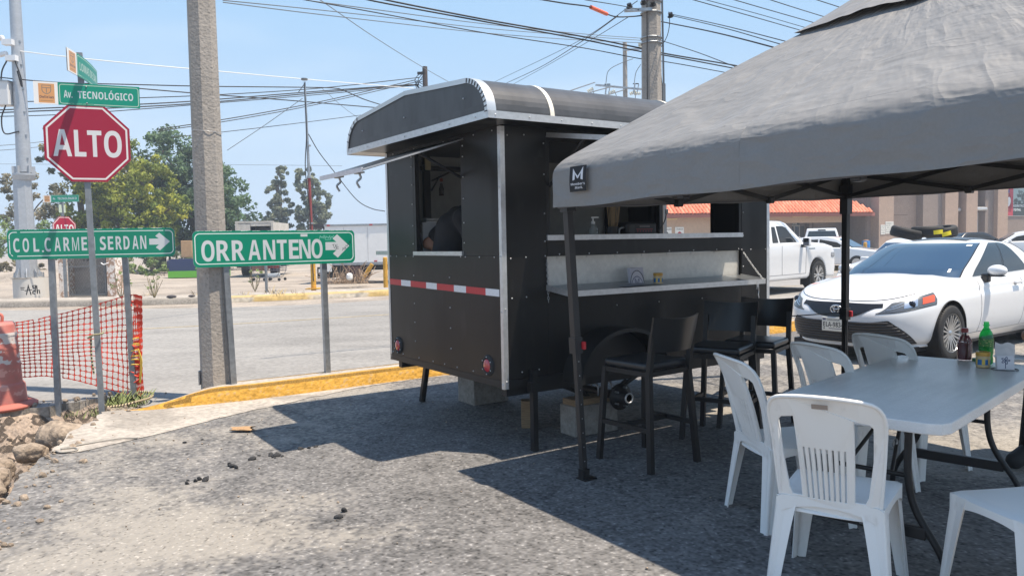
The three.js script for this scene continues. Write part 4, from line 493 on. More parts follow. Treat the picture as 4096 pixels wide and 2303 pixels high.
    const chain = (a, b, sag) => { const g = [], n = 15; for (let i = 0; i < n; i++) { const t = (i + 0.5) / n, p = [0, 1, 2].map((k) => lerp(a[k], b[k], t)); p[1] -= sag * Math.sin(t * Math.PI); const d = V(...b).sub(V(...a)).normalize(); const h = Math.hypot(b[0] - a[0], b[1] - a[1], b[2] - a[2]) / n; const tg = new THREE.TorusGeometry(h * 0.42, h * 0.13, 5, 9); tg.scale(0.7, 1.3, 1); tg.rotateY(i % 2 ? 1.57 : 0); tg.applyQuaternion(new THREE.Quaternion().setFromUnitVectors(V(0, 1, 0), d)); tg.translate(...p); g.push(tg); } return g; };
    part('chain', chain(L(2.512, 1.372, -0.012), L(2.47, 1.15, -0.25), 0.008), M.galv, s); part('chain', chain(L(0.376, 1.365, -0.012), L(0.380, 1.06, -0.02), 0), M.galv, s); for (const u of [0.45, 2.42]) part('latch', [box(0.03, 0.05, 0.006, L(u, 1.09, -0.235)), tube([L(u, 1.08, -0.24), L(u + 0.01, 1.045, -0.235), L(u, 1.02, -0.24), L(u + 0.006, 0.99, -0.24)], 0.007, 12, 6)], M.alu, s); }
  // wheel arch, axle, hub and jacks
  { const n = 28, R = 0.375, cu = 0.965, cy = 0.47; const arch = part('fender', [grid(n, 1, (t, v) => { const a = Math.PI * (1 - t); return L(cu + Math.cos(a) * 0.455, cy + Math.sin(a) * R, lerp(0.0, -0.23, v)); }), grid(n, 1, (t, v) => { const a = Math.PI * (1 - t); return L(cu + Math.cos(a) * 0.44, cy + Math.sin(a) * (R - 0.015), lerp(0.0, -0.23, v)); }, true), grid(n, 1, (t, v) => { const a = Math.PI * (1 - t), q = lerp(0.455, 0.425, v); return L(cu + Math.cos(a) * q, cy + Math.sin(a) * (R - (0.455 - q)), -0.231); })], std({ color: lin(0.014), roughness: 0.4, side: THREE.DoubleSide }), TR);
    part('wheel_well', [ex(Array.from({ length: 25 }, (_, i) => [Math.cos((i / 24) * Math.PI) * 0.42, Math.sin((i / 24) * Math.PI) * 0.35]), 0, 0.012)].map((g) => { g.rotateY(Math.PI / 2); g.translate(cu, cy, 0.006); return g; }), M.blackPlastic, TR);
    part('axle', [bar(L(1.02, 0.30, -0.05), L(1.02, 0.30, 1.86), 0.035)], M.blackSteel, TR); part('leaf_spring', [0, 1, 2].map((i) => tube([L(0.6 + i * 0.08, 0.4 - i * 0.015, 0.16), L(1.02, 0.26 - i * 0.012, 0.16), L(1.44 - i * 0.08, 0.4 - i * 0.015, 0.16)], 0.012, 20, 6)), M.blackSteel, TR); part('spring_bolt', [tube([L(0.95, 0.22, 0.12), L(0.95, 0.36, 0.12), L(0.95, 0.38, 0.16), L(0.95, 0.36, 0.2)], 0.008, 14, 6), tube([L(1.09, 0.22, 0.12), L(1.09, 0.36, 0.12), L(1.09, 0.38, 0.16), L(1.09, 0.36, 0.2)], 0.008, 14, 6)], M.galv, TR);
    const h = part('hub', [place(lathe([[0, 0], [0.1, 0], [0.105, 0.02], [0.06, 0.03], [0.045, 0.08], [0.04, 0.11], [0.03, 0.115]], 24), L(1.02, 0.30, -0.05), [Math.PI / 2, 0, 0])], M.blackSteel, TR); part('bearing_cap', [place(new THREE.TorusGeometry(0.036, 0.007, 8, 20), L(1.02, 0.30, -0.163))], M.alu, h); for (let i = 0; i < 5; i++) part('stud', [bar(L(1.02 + 0.075 * Math.cos(i * 1.257), 0.30 + 0.075 * Math.sin(i * 1.257), -0.05), L(1.02 + 0.075 * Math.cos(i * 1.257), 0.30 + 0.075 * Math.sin(i * 1.257), -0.11), 0.008)], M.galv, h);
    part('jack_leg', [beam(L(0.228, 0.0, -0.03), L(0.228, 0.585, -0.03), 0.042, 0.042, [0, 0, 1]), bu(0.19, 0.266, 0.43, 0.5, -0.055, 0.0)], M.blackSteel, TR); part('jack_leg', [beam(L(0.406, 0.0, 2.06), L(0.37, 0.5, 1.84), 0.045, 0.045, [1, 0, 0])], M.blackSteel, TR); part('jack_leg', [beam(L(2.6, 0.0, -0.03), L(2.6, 0.58, -0.03), 0.042, 0.042, [0, 0, 1])], M.blackSteel, TR); part('drawbar', [beam(L(2.87, 0.42, 0.4), L(4.0, 0.42, 0.93), 0.08, 0.08), beam(L(2.87, 0.42, 1.45), L(4.0, 0.42, 0.93), 0.08, 0.08)], M.blackSteel, TR); part('drawbar_jack', [beam(L(3.85, 0.0, 0.93), L(3.85, 0.7, 0.93), 0.06, 0.06, [0, 0, 1])], M.blackSteel, TR); part('side_shelf', [bu(0.0, 1.2, 1.405, 1.44, 1.856, 2.12)], M.alu, TR); }
}
const inT = (u, y, w) => { const [x, z] = uw(u, w); return [x, y, z]; };
// blocks under the trailer
{
  const b = lone('concrete_block', [rbox(0.42, 0.235, 0.20, 0.008, [0, 0.118, 0])], M.concrete, 'grey concrete block under the near axle end, topped by a plank', 'block', 'concrete blocks under the trailer'); b.position.set(...inT(0.90, 0, 0.17)); b.rotation.y = TURN - 0.03;
  lone('wood_plank', [rbox(0.43, 0.05, 0.16, 0.006, [0, 0, 0])], M.wood, 'weathered plank lying on the concrete block under the axle', 'plank').position.set(...inT(0.905, 0.262, 0.16)); scene.children[scene.children.length - 1].rotation.y = TURN + 0.02;
  const c = lone('concrete_block', [rbox(0.38, 0.40, 0.30, 0.008, [0, 0.2, 0])], M.concrete, 'tall concrete block propping the far rear corner of the trailer', 'block', 'concrete blocks under the trailer'); c.position.set(...inT(0.88, 0, 1.72)); c.rotation.y = TURN;
  lone('wood_block', [rbox(0.12, 0.22, 0.12, 0.006, [0, 0.11, 0])], M.wood, 'small timber block standing under the trailer near the rear jack', 'block').position.set(...inT(0.62, 0, 0.6));
}
// things in and on the trailer
{
  const soap = thing('soap_dispenser', 'clear pump bottle standing behind the service sill', 'bottle', inT(0.99, 1.47, 0.2)); part('bottle', [lathe([[0, 0], [0.036, 0], [0.038, 0.02], [0.038, 0.11], [0.025, 0.14], [0.014, 0.15], [0.014, 0.16]], 20)], phy({ color: lin(0.55, 0.58, 0.56), roughness: 0.15, transmission: 0.6, thickness: 0 }), soap); part('pump', [cyl(0.016, 0.016, 0.02, [0, 0.17, 0]), cyl(0.006, 0.006, 0.04, [0, 0.19, 0]), rbox(0.06, 0.012, 0.02, 0.004, [0.015, 0.21, 0])], M.white, soap);
  const can = thing('skewer_bundle', 'bundle of bamboo skewers in a dark can behind the sill', 'skewers', inT(1.25, 1.47, 0.27)); part('can', [cyl(0.05, 0.05, 0.14, [0, 0.07, 0])], M.blackPlastic, can); const r = rng(3), sk = []; for (let i = 0; i < 26; i++) { const a = r() * 6.28, q = 0.035 * r(); sk.push(bar([Math.cos(a) * q, 0.05, Math.sin(a) * q], [Math.cos(a) * q * 2.4, 0.34 + 0.05 * r(), Math.sin(a) * q * 2.4], 0.0022, 0.0022, 4)); } part('skewers', sk, plain(0.45, 0.32, 0.17, 0.7), can, { kind: 'stuff' });
  const gr = thing('table_griddle', 'black griddle box with red lettering behind the sill', 'griddle', inT(1.5, 1.47, 0.3), TURN); part('body', [rbox(0.34, 0.17, 0.24, 0.03, [0, 0.09, 0])], M.blackPlastic, gr);
  part('front_label', [place(new THREE.PlaneGeometry(0.22, 0.075), [0.02, 0.12, 0.1215])], face(canvasTex(256, 96, (x, w, h) => { x.fillStyle = '#0a0a0c'; x.fillRect(0, 0, w, h); x.fillStyle = '#8d8585'; for (let i = 0; i < 12; i++) x.fillRect(66 + i * 11, 20, 7, 12); x.fillStyle = '#8c1320'; x.fillRect(20, 50, 216, 8); for (let i = 0; i < 6; i++) { x.beginPath(); x.arc(40 + i * 35, 74, 8, 0, 7); x.fill(); } })), gr, { uv: true });
  part('handle', [tube([[-0.17, 0.05, 0.08], [-0.215, 0.06, 0.08], [-0.215, 0.12, 0.08], [-0.17, 0.13, 0.08]], 0.008, 16, 6)], M.galv, gr);
  const cab = thing('wall_plug', 'black cable hanging from a socket inside the trailer', 'cable', inT(2.80, 1.78, 1.2)); part('socket', [rbox(0.03, 0.05, 0.03, 0.004, [0, 0, 0])], M.white, cab); part('cord', [tube([[0, 0, 0], [-0.03, -0.1, 0.03], [-0.14, -0.25, 0.02], [-0.3, -0.33, 0.1]], 0.006, 20, 5)], M.cable, cab);
  const org = thing('drawer_organizer', 'grey frame with clear drawers of napkins and cups behind the rear hatch', 'organizer', inT(0.235, 1.41, 1.60), TURN - Math.PI / 2); const gm = plain(0.48, 0.49, 0.5, 0.5); part('frame', [box(0.40, 0.022, 0.24, [0, 0.011, 0]), box(0.40, 0.022, 0.24, [0, 0.259, 0]), box(0.022, 0.226, 0.24, [-0.189, 0.135, 0]), box(0.022, 0.226, 0.24, [0.189, 0.135, 0])], gm, org); const clr = phy({ color: lin(1), roughness: 0.02, transmission: 1, thickness: 0 });
  for (let j = 0; j < 3; j++) { const d = part('drawer', [box(0.352, 0.068, 0.003, [0, 0.06 + j * 0.075, 0.118]), box(0.352, 0.003, 0.22, [0, 0.026 + j * 0.075, 0])], clr, org); for (let i = 0; i < 4; i++) part('contents', [[rbox(0.05, 0.05, 0.06, 0.008, [-0.13 + i * 0.085, 0.055 + j * 0.075, 0.06], [0, 0.2 * i, 0.1 * (i - 1)]), cyl(0.02, 0.025, 0.06, [-0.13 + i * 0.085, 0.058 + j * 0.075, 0.07])][(i + j) % 2]], plain(0.6, 0.58, 0.55), d); }
  lone('green_cup', [cyl(0.03, 0.025, 0.09, [0, 0.045, 0])], plain(0.02, 0.3, 0.25, 0.4), 'teal cup behind the frame of the rear hatch', 'cup').position.set(...inT(0.1, 1.67, 1.74));
  const hb = thing('hanging_bottle', 'small dark bottle hanging from a rod inside the trailer', 'bottle', inT(0.47, 1.93, 1.70)); part('bottle', [lathe([[0, 0], [0.022, 0], [0.024, 0.06], [0.012, 0.09], [0.011, 0.11]], 14)], plain(0.05, 0.04, 0.035, 0.2), hb); part('tag', [rbox(0.03, 0.03, 0.02, 0.006, [0.0, 0.14, 0])], plain(0.3, 0.08, 0.06), hb); part('string', [tube([[0, 0.11, 0], [0.004, 0.16, 0], [-0.01, 0.2, 0]], 0.003, 8, 4)], M.wire, hb);
  const clip = lone('lid_tray', [rbox(0.2, 0.02, 0.12, 0.006, [0, 0, 0]), rbox(0.18, 0.02, 0.1, 0.006, [0, 0.022, 0])], M.alu, 'silver lids stacked on top of the drawer organizer', 'lids'); clip.position.set(...inT(0.33, 1.69, 1.62)); clip.rotation.y = TURN;
  // on the fold-down counter
  const drawing = canvasTex(256, 256, (x, w, h) => { x.fillStyle = '#cfcdd4'; x.fillRect(0, 0, w, h); x.strokeStyle = '#5b5f78'; x.lineWidth = 8; x.beginPath(); x.arc(128, 160, 98, Math.PI, 0); x.stroke(); for (let i = 0; i < 6; i++) { const a = i * 1.047; x.beginPath(); x.ellipse(128 + Math.cos(a) * 42, 150 + Math.sin(a) * 42, 30, 9, a, 0, 7); x.stroke(); } });
  const nh = thing('napkin_holder', 'folded paper napkins in a wire holder with a flower drawing, on the fold down counter', 'napkin holder', inT(1.19, 1.158, -0.075), TURN - 0.1); part('napkins', [rbox(0.13, 0.125, 0.035, 0.004, [0, 0.064, -0.01], [-0.12, 0, 0.02])], plain(0.55, 0.53, 0.58, 0.9), nh); part('drawn_card', [place(uvRect(new THREE.ShapeGeometry(shapeOf(Array.from({ length: 20 }, (_, i) => [0.062 * Math.cos((i / 19) * Math.PI), 0.095 * Math.sin((i / 19) * Math.PI)]))), 0.14, 0.2), [-0.005, 0.008, 0.016], [-0.12, 0, 0])], std({ map: drawing, roughness: 0.8, side: THREE.DoubleSide }), nh, { uv: true }); part('wire_frame', [tube([[-0.065, 0.002, 0.03], [-0.065, 0.002, -0.03], [0.065, 0.002, -0.03], [0.065, 0.002, 0.03]], 0.003, 20, 5), tube(Array.from({ length: 12 }, (_, i) => [-0.005 + 0.064 * Math.cos((i / 11) * Math.PI), 0.006 + 0.098 * Math.sin((i / 11) * Math.PI), 0.018 - 0.1 * 0.1 * Math.sin((i / 11) * Math.PI)]), 0.003, 20, 5)], M.wire, nh);
  const sheet = lone('paper_sheet', [grid(10, 6, (u, v) => [(u - 0.5) * 0.34, 0.004 + 0.006 * fbm(u * 4, v * 4, 0, 220, 2), (v - 0.5) * 0.2], true)], std({ color: lin(0.42, 0.43, 0.48), roughness: 0.8, side: THREE.DoubleSide }), 'printed paper sheet lying flat on the fold down counter', 'paper'); sheet.position.set(...inT(1.08, 1.151, -0.13)); sheet.rotation.y = TURN + 0.25;
}
function jar(label, pos) { const j = thing('condiment_jar', label, 'jar', pos); part('glass', [lathe([[0, 0], [0.033, 0], [0.036, 0.006], [0.036, 0.062], [0.034, 0.066]], 28)], plain(0.62, 0.48, 0.27, 0.3), j); part('label_band', [lathe([[0.0366, 0.018], [0.0368, 0.018], [0.0368, 0.048], [0.0366, 0.048]], 28)], std({ map: (() => { const t = canvasTex(256, 64, (x, w, h) => { x.fillStyle = '#1c6fae'; x.fillRect(0, 0, w, h); x.fillStyle = '#e0c25a'; for (let i = 0; i < 6; i++) x.fillRect(i * 44 + 8, 20, 18, 22); }); return t; })(), roughness: 0.4 }), j, { uv: true }); part('lid', [lathe([[0, 0.089], [0.034, 0.089], [0.037, 0.086], [0.037, 0.068], [0.035, 0.066]], 28)], plain(0.62, 0.34, 0.05, 0.4), j); return j; }
jar('small condiment jar with yellow lid and blue label on the fold down counter', inT(1.35, 1.151, -0.145));
// ======================= CANOPY =======================
{
  const [cx, cz] = uw(1.48, -2.175), C = thing('canopy_tent', 'grey pop-up canopy tent on black folding legs with a white logo on its valance', 'canopy', [cx, 0, cz], TURN);
  const H = 1.523, cor = [[-H, 1.965, -H], [H, 2.07, -H], [H, 2.07, H], [-H, 2.02, H]], peak = [0, 2.97, 0];
  const cloth = phy({ color: 0xffffff, roughness: 0.55, sheen: 0.5, sheenColor: lin(0.9, 0.93, 1), sheenRoughness: 0.45, side: THREE.DoubleSide, bumpScale: 0.020,
    map: tex(1024, 3.2, (u, v) => { const a = fbm(u * 40, v * 40, 40, 230, 3), w = vn(u * 512, v * 512, 512, 231), b = fbm(u * 6, v * 6, 6, 232, 4), s = fbm(u * 16, v * 16, 16, 233, 3); let k = 0.205 * (1 + 0.05 * (a - 0.5) + 0.07 * (w - 0.5) + 0.07 * (b - 0.5)); if (s > 0.8) k *= 0.93; return [k * 1.02, k, k * 0.975]; }),
    bumpMap: tex(1024, 1.6, (u, v) => { const x = u + 0.05 * fbm(u * 6, v * 6, 6, 236, 3), y = v + 0.05 * fbm(u * 6, v * 6, 6, 237, 3); return 0.5 * (1 - Math.abs(2 * fbm(x * 5, y * 12, 0, 234, 4) - 1)) + 0.4 * (1 - Math.abs(2 * fbm(x * 11, y * 5, 0, 235, 4) - 1)); }, false) });
  const wr = (x, z, y) => { const n = fbm(x * 1.7 + 9, z * 1.7 + 3, 0, 240, 4) - 0.5, r1 = 1 - Math.abs(2 * fbm(x * 2.6 + z * 1.5, z * 3.2 - x * 0.8, 0, 241, 3) - 1), r2 = 1 - Math.abs(2 * fbm(x * 6 + 3, z * 5, 0, 242, 3) - 1); return 0.04 * n + 0.022 * (r1 - 0.7) + 0.012 * (r2 - 0.7); };
  const onRoof = (k, u, v) => { const A = cor[k], B = cor[(k + 1) % 4], q = [0, 1, 2].map((i) => lerp(lerp(A[i], B[i], u), peak[i], v)), e = Math.sin(Math.PI * u), edge = Math.min(1, e * 2.2), rim = sstep(0, 0.12, v); q[1] += (-0.04 * e * Math.sin(Math.PI * Math.min(1, v * 1.1)) + wr(q[0], q[2]) * (0.25 + 0.75 * edge)) * rim * (1 - 0.5 * v) + 0.03 * Math.sin(Math.PI * v); return q; };
  const uvm = (g, a, b) => { const t = g.attributes.uv; for (let i = 0; i < t.count; i++) t.setXY(i, t.getX(i) * a, t.getY(i) * b); return g; }, V0 = 0.055;
  part('roof_cloth', [0, 1, 2, 3].map((k) => uvm(grid(120, 76, (u, t) => onRoof(k, u, lerp(V0, 0.9, t)), true), 3.05, 1.6)), cloth, C, { uv: true });
  part('vent_cap', [0, 1, 2, 3].map((k) => uvm(grid(44, 18, (u, t) => { const v = lerp(0.66, 1, t), e = Math.sin(Math.PI * u), q = onRoof(k, u, v); q[1] += 0.022 + (k === 3 ? 0 : 0) + 0.075 * sstep(0, 1, t) + 0.03 * e * (1 - t) + 0.035 * (fbm(u * 6 + k * 3, t * 2, 0, 245, 3) - 0.5) * (1 - t) * e; return q; }, true), 1, 0.6)), cloth, C, { uv: true });
  part('valance', [0, 1, 2, 3].map((k) => { const A = cor[k], B = cor[(k + 1) % 4]; return uvm(grid(90, 18, (u, v) => { const e0 = [0, 1, 2].map((i) => lerp(A[i], B[i], u)), P0 = onRoof(k, u, V0), s = v / 0.55, dn = -0.262 + 0.006 * Math.sin(u * 20); if (v <= 0.55) { const P1 = [e0[0], e0[1] + 0.004, e0[2]], P2 = [e0[0], e0[1] - 0.07, e0[2]], a = (1 - s) * (1 - s), b = 2 * s * (1 - s), c = s * s; return [0, 1, 2].map((i) => a * P0[i] + b * P1[i] + c * P2[i]); } const q = (v - 0.55) / 0.45, n = [e0[0] * 0, 0], w = 0.016 * q * (fbm(u * 9, q, 0, 250 + k, 3) - 0.5); return [e0[0] + (k === 1 ? w : k === 3 ? -w : 0), e0[1] + lerp(-0.07, dn, q), e0[2] + (k === 0 ? w : k === 2 ? -w : 0)]; }), 3.05, 0.4); }), cloth, C, { uv: true });
  part('hem', [0, 1, 2, 3].map((k) => { const A = cor[k], B = cor[(k + 1) % 4]; return beam([A[0] * 0.985, A[1] - 0.258, A[2] * 0.985], [B[0] * 0.985, B[1] - 0.258, B[2] * 0.985], 0.004, 0.012, [0, 1, 0]); }), plain(0.13, 0.13, 0.14, 0.7), C);
  // logo patch on the rear valance beside the near corner
  const logo = canvasTex(256, 360, (x, w, h) => { x.fillStyle = '#14161c'; x.fillRect(0, 0, w, h); x.strokeStyle = '#d5d6da'; x.lineWidth = 13; for (const d of [0, 24, 48]) { x.beginPath(); x.moveTo(56 + d * 0.42, 200 - d * 0.2); x.lineTo(56 + d * 0.42, 52 + d * 1.1); if (d < 48) x.lineTo(128, 176 - (24 - d) * -0.9 - 24); x.stroke(); x.beginPath(); x.moveTo(200 - d * 0.42, 200 - d * 0.2); x.lineTo(200 - d * 0.42, 40 + d * 1.1); if (d < 48) x.lineTo(128, 176 - (24 - d) * -0.9 - 24); x.stroke(); } x.fillStyle = '#d5d6da'; x.font = 'bold 46px sans-serif'; x.textAlign = 'center'; x.fillText("Member's", 128, 270); x.font = 'italic bold 46px sans-serif'; x.fillText('Mark.', 140, 322); });
  part('logo_patch', [grid(6, 8, (u, v) => [-H - 0.022 - 0.004 * Math.sin(v * 4), 1.945 - 0.155 + v * 0.15, -H + 0.20 + u * 0.155])], std({ map: logo, roughness: 0.7, side: THREE.DoubleSide }), C, { uv: true });
  const bk = M.blackSteel, feet = [[-1.40, 0, -1.405], [1.51, 0, -1.50], [1.5, 0, 1.5], [-1.5, 0, 1.5]];
  cor.forEach((c, i) => {
    const top = [c[0] * 0.962, c[1] - 0.05, c[2] * 0.962], f = feet[i], at = (y) => { const t = y / top[1]; return [lerp(f[0], top[0], t), y, lerp(f[2], top[2], t)]; };
    const leg = part('leg', [beam(at(0.84), top, 0.046, 0.046, [0, 0, 1]), beam(at(0.0), at(0.9), 0.036, 0.036, [0, 0, 1])], i ? bk : plain(0.035, 0.033, 0.033, 0.4, 0.3), C);
    part('leg_slider', [beam(at(0.80), at(0.90), 0.062, 0.062, [0, 0, 1])], M.blackPlastic, leg); part('release_tab', [rbox(0.02, 0.05, 0.03, 0.006, [at(0.85)[0] + (i === 1 ? 0.02 : 0.03), 0.85, at(0.85)[2] + 0.04])], plain(0.5, 0.02, 0.03, 0.4), leg); part('corner_bracket', [beam(at(1.68), at(1.92), 0.07, 0.07, [0, 0, 1])], M.blackPlastic, leg); part('foot_plate', [box(0.1, 0.008, 0.09, [f[0] + 0.02, 0.006, f[2]]), box(0.05, 0.07, 0.05, [f[0], 0.035, f[2]])], bk, leg);
    for (let k = 0; k < 8; k++) part('pin_hole', [cyl(0.004, 0.004, 0.038, [at(0.12 + k * 0.09)[0], 0.12 + k * 0.09, at(0.12 + k * 0.09)[2]], [1.57, 0, 0], 8)], M.galv, leg);
    const d = cor[(i + 1) % 4], q = (t, y) => [lerp(c[0], d[0], t) * 0.96, lerp(c[1], d[1], t) + y, lerp(c[2], d[2], t) * 0.96];
    for (let k = 0; k < 3; k++) { part('truss_bar', [beam(q(k / 3, -0.06), q((k + 1) / 3, -0.25), 0.014, 0.03)], bk, C); part('truss_bar', [beam(q(k / 3, -0.25), q((k + 1) / 3, -0.06), 0.014, 0.03)], bk, C); part('truss_joint', [rbox(0.05, 0.05, 0.05, 0.008, q((k + 1) / 3, -0.255))], M.blackPlastic, C); }
    part('roof_strut', [beam(top, [0, peak[1] - 0.12, 0], 0.02, 0.03)], bk, C); part('peak_truss', [beam(q(0.5, -0.1).map((v, j) => v), [0, 2.2, 0], 0.014, 0.03)], bk, C);
  });
  part('centre_mast', [beam([0, 2.1, 0], [0, 2.7, 0], 0.03, 0.03, [0, 0, 1])], bk, C);
  part('guy_cord', [tube([[1.51, 0.86, -1.5], [1.2, 0.84, -1.7], [0.75, 0.83, -1.95]], 0.005, 12, 5), tube([[1.49, 0.95, -1.47], [1.48, 0.6, -1.46], [1.49, 0.35, -1.47]], 0.005, 10, 5)], M.cable, C);
}
// ======================= STOOLS =======================
{
  const bk = M.blackSteel, seatMat = plain(0.02, 0.021, 0.024, 0.28), wood = plain(0.013, 0.013, 0.014, 0.3);
  const s = thing('bar_stool', 'black bar stool nearest the canopy leg, before the wheel arch', 'bar stool', inT(0.70, 0, -0.69), Math.atan2(DW[0], DW[1]) + 0.05, 'black bar stools along the trailer counter');
  part('seat_cushion', [rbox(0.40, 0.055, 0.40, 0.024, [0, 0.675, 0.01], [0, 0, 0], 4)], seatMat, s); part('seat_frame', [box(0.40, 0.03, 0.028, [0, 0.63, 0.2]), box(0.40, 0.03, 0.028, [0, 0.63, -0.2]), box(0.028, 0.03, 0.38, [0.19, 0.63, 0]), box(0.028, 0.03, 0.38, [-0.19, 0.63, 0])], bk, s);
  for (const x of [-1, 1]) { part('leg', [beam([x * 0.225, 0, 0.235], [x * 0.19, 0.64, 0.2], 0.034, 0.034, [0, 0, 1])], bk, s); part('leg', [beam([x * 0.225, 0, -0.245], [x * 0.19, 0.62, -0.20], 0.036, 0.036, [0, 0, 1]), beam([x * 0.19, 0.61, -0.2], [x * 0.185, 0.90, -0.235], 0.034, 0.034, [0, 0, 1])], bk, s); part('footrest', [beam([x * 0.21, 0.27, 0.22], [x * 0.21, 0.27, -0.23], 0.024, 0.03)], bk, s); }
  part('footrest', [beam([-0.21, 0.27, 0.02], [0.21, 0.27, 0.02], 0.024, 0.03)], bk, s);
  const bx = (u, v, d) => { const x = lerp(-0.205, 0.205, u), y = 0.775 + v * 0.235 - 0.018 * Math.sin(Math.PI * u) * v; return [x * (1 + 0.04 * v), y, -0.215 - 0.05 * v - 0.055 * (1 - (x / 0.205) ** 2) + d]; };
  part('backrest', [grid(20, 8, (u, v) => bx(u, v, -0.007), true), grid(20, 8, (u, v) => bx(u, v, 0.007)), grid(20, 1, (u, v) => bx(u, 1, lerp(-0.007, 0.007, v)), true), grid(20, 1, (u, v) => bx(u, 0, lerp(-0.007, 0.007, v))), grid(1, 8, (u, v) => bx(0, v, lerp(-0.007, 0.007, u))), grid(1, 8, (u, v) => bx(1, v, lerp(0.007, -0.007, u)))], wood, s);
  copyOf(s, 'middle black bar stool, second from the canopy leg', inT(1.60, 0, -0.55), s.rotation.y - 0.08); copyOf(s, 'black bar stool at the far end of the counter, nearest the white car', inT(2.08, 0, -0.50), s.rotation.y - 0.03);
}
// ======================= PLASTIC CHAIRS AND TABLE =======================
const dense = (pts, step = 0.02) => { const o = []; pts.forEach((a, i) => { const b = pts[(i + 1) % pts.length], n = Math.max(1, Math.ceil(Math.hypot(b[0] - a[0], b[1] - a[1]) / step)); for (let k = 0; k < n; k++) o.push([lerp(a[0], b[0], k / n), lerp(a[1], b[1], k / n)]); }); return o; };
{
  M.chair = phy({ color: 0xffffff, roughness: 0.38, specularIntensity: 0.7, map: tex(512, 0.9, (u, v) => { const a = fbm(u * 8, v * 8, 8, 260, 5), s = fbm(u * 40, v * 14, 40, 261, 3); const d = sstep(0.56, 0.8, a * 0.6 + s * 0.4) * 0.28; return [0.80 - d * 0.7, 0.79 - d * 0.72, 0.77 - d * 0.78]; }) });
  const c = thing('plastic_chair', 'white plastic chair with its slotted back to the viewer at the near table end', 'chair', [1.38, 0, -3.28], Math.atan2(0.55, -0.83), 'white plastic chairs round the table');
  const bend = (g) => { const p = g.attributes.position; for (let i = 0; i < p.count; i++) { const x = p.getX(i), y = p.getY(i), z = p.getZ(i), k = Math.max(0, y); p.setXYZ(i, x, 0.405 + 1.09 * y, -0.205 + z - 0.24 * k - 0.36 * k * k + 1.15 * x * x * (0.35 + 0.65 * sstep(0, 0.3, y))); } g.computeVertexNormals(); return g; };
  const outline = dense([[-0.185, -0.035], [0.185, -0.035], [0.200, 0.1], [0.212, 0.25], [0.218, 0.36], [0.208, 0.395], [0.18, 0.42], [0.1, 0.435], [0, 0.44], [-0.1, 0.435], [-0.18, 0.42], [-0.208, 0.395], [-0.218, 0.36], [-0.212, 0.25], [-0.2, 0.1]]);
  const holes = [1, -1].map((s) => dense([[s * 0.1, 0.035], [s * 0.112, 0.355], [s * 0.165, 0.345], [s * 0.178, 0.33], [s * 0.172, 0.2], [s * 0.152, 0.06], [s * 0.14, 0.035]])); for (let i = 0; i < 8; i++) { const x = -0.071 + i * 0.0203, k = 1 + 0.1; holes.push(dense([[x, 0.03], [x * k, 0.235], [x * k + 0.0075, 0.235], [x + 0.0075, 0.03]])); }
  const bg = new THREE.ExtrudeGeometry(shapeOf(outline, holes), { depth: 0.012, bevelEnabled: true, bevelSize: 0.0025, bevelThickness: 0.0025, bevelSegments: 1, bevelOffset: -0.002 }); bg.translate(0, 0, -0.006);
  const edge = (pts) => tube(pts.map(([x, y]) => { const k = Math.max(0, y); return [x, 0.405 + 1.09 * y, -0.211 - 0.24 * k - 0.36 * k * k + 1.15 * x * x * (0.35 + 0.65 * sstep(0, 0.3, y))]; }), 0.0085, 60, 6);
  part('backrest', [bend(toCreasedNormals(mergeVertices(bg.deleteAttribute('uv').deleteAttribute('normal')), 0.5)), edge([[0.19, 0], [0.200, 0.1], [0.212, 0.25], [0.218, 0.36], [0.205, 0.398], [0.18, 0.42], [0.1, 0.435], [0, 0.44], [-0.1, 0.435], [-0.18, 0.42], [-0.205, 0.398], [-0.218, 0.36], [-0.212, 0.25], [-0.2, 0.1], [-0.19, 0]])], M.chair, c);
  // seat: dished top, rolled front, apron all round
  const sw = (v) => lerp(0.205, 0.222, v);
  const top = (u, v) => { const x = (u - 0.5) * 2, z = lerp(-0.215, 0.225, v), r = Math.max(0, Math.abs(x) - 0.86) / 0.14, f = Math.max(0, v - 0.88) / 0.12, b = Math.max(0, 0.06 - v) / 0.06, q = Math.min(1, Math.hypot(r, f)); return [x * sw(v) * (1 - 0.02 * f * f), 0.437 - 0.017 * (1 - x * x) * Math.sin(Math.PI * clamp(v * 1.1, 0, 1)) - 0.012 * q * q - 0.004 * b, z - 0.012 * (x * x) * f]; };
  const skirt = (f, n) => [grid(n, 3, (t, k) => { const p = f(t); const d = 0.055 * (0.55 + 0.9 * Math.pow(Math.abs(2 * t - 1), 2.5)); return [p[0], p[1] - 0.0 - k * d, p[2]]; })];
  const dm = M.chair; dm.side = THREE.DoubleSide;
  part('seat', [grid(28, 26, top, true), grid(28, 26, (u, v) => { const p = top(u, v); return [p[0], p[1] - 0.006, p[2]]; }), ...skirt((t) => top(t, 1), 24), ...skirt((t) => top(0, t), 20), ...skirt((t) => top(1, 1 - t), 20), ...skirt((t) => top(1 - t, 0), 20)], M.chair, c);
  for (const [sx, sz] of [[-1, 1], [1, 1], [-1, -1], [1, -1]]) {
    const prof = (t, k) => { // t 0 top .. 1 foot, k around the angle section
      const w = lerp(0.092, 0.052, Math.pow(t, 0.7)), cr = lerp(0.012, 0.014, t), X = sx * lerp(0.208, 0.245, t), Z = sz > 0 ? lerp(0.222, 0.255, t) : lerp(-0.212, -0.262, t), th = 0.007, y = lerp(0.428, 0, t);
      const o = [[w, 0], [w * 0.55, 0.008], [w * 0.45, 0.008], [cr, 0], [0, cr], [0.008, w * 0.45], [0.008, w * 0.55], [0, w], [th, w], [th + 0.009, w * 0.5], [th, th], [w * 0.5, th + 0.009], [w, th], [w, 0]][k];
      return [X - sx * o[0], y, Z - sz * o[1]];
    };
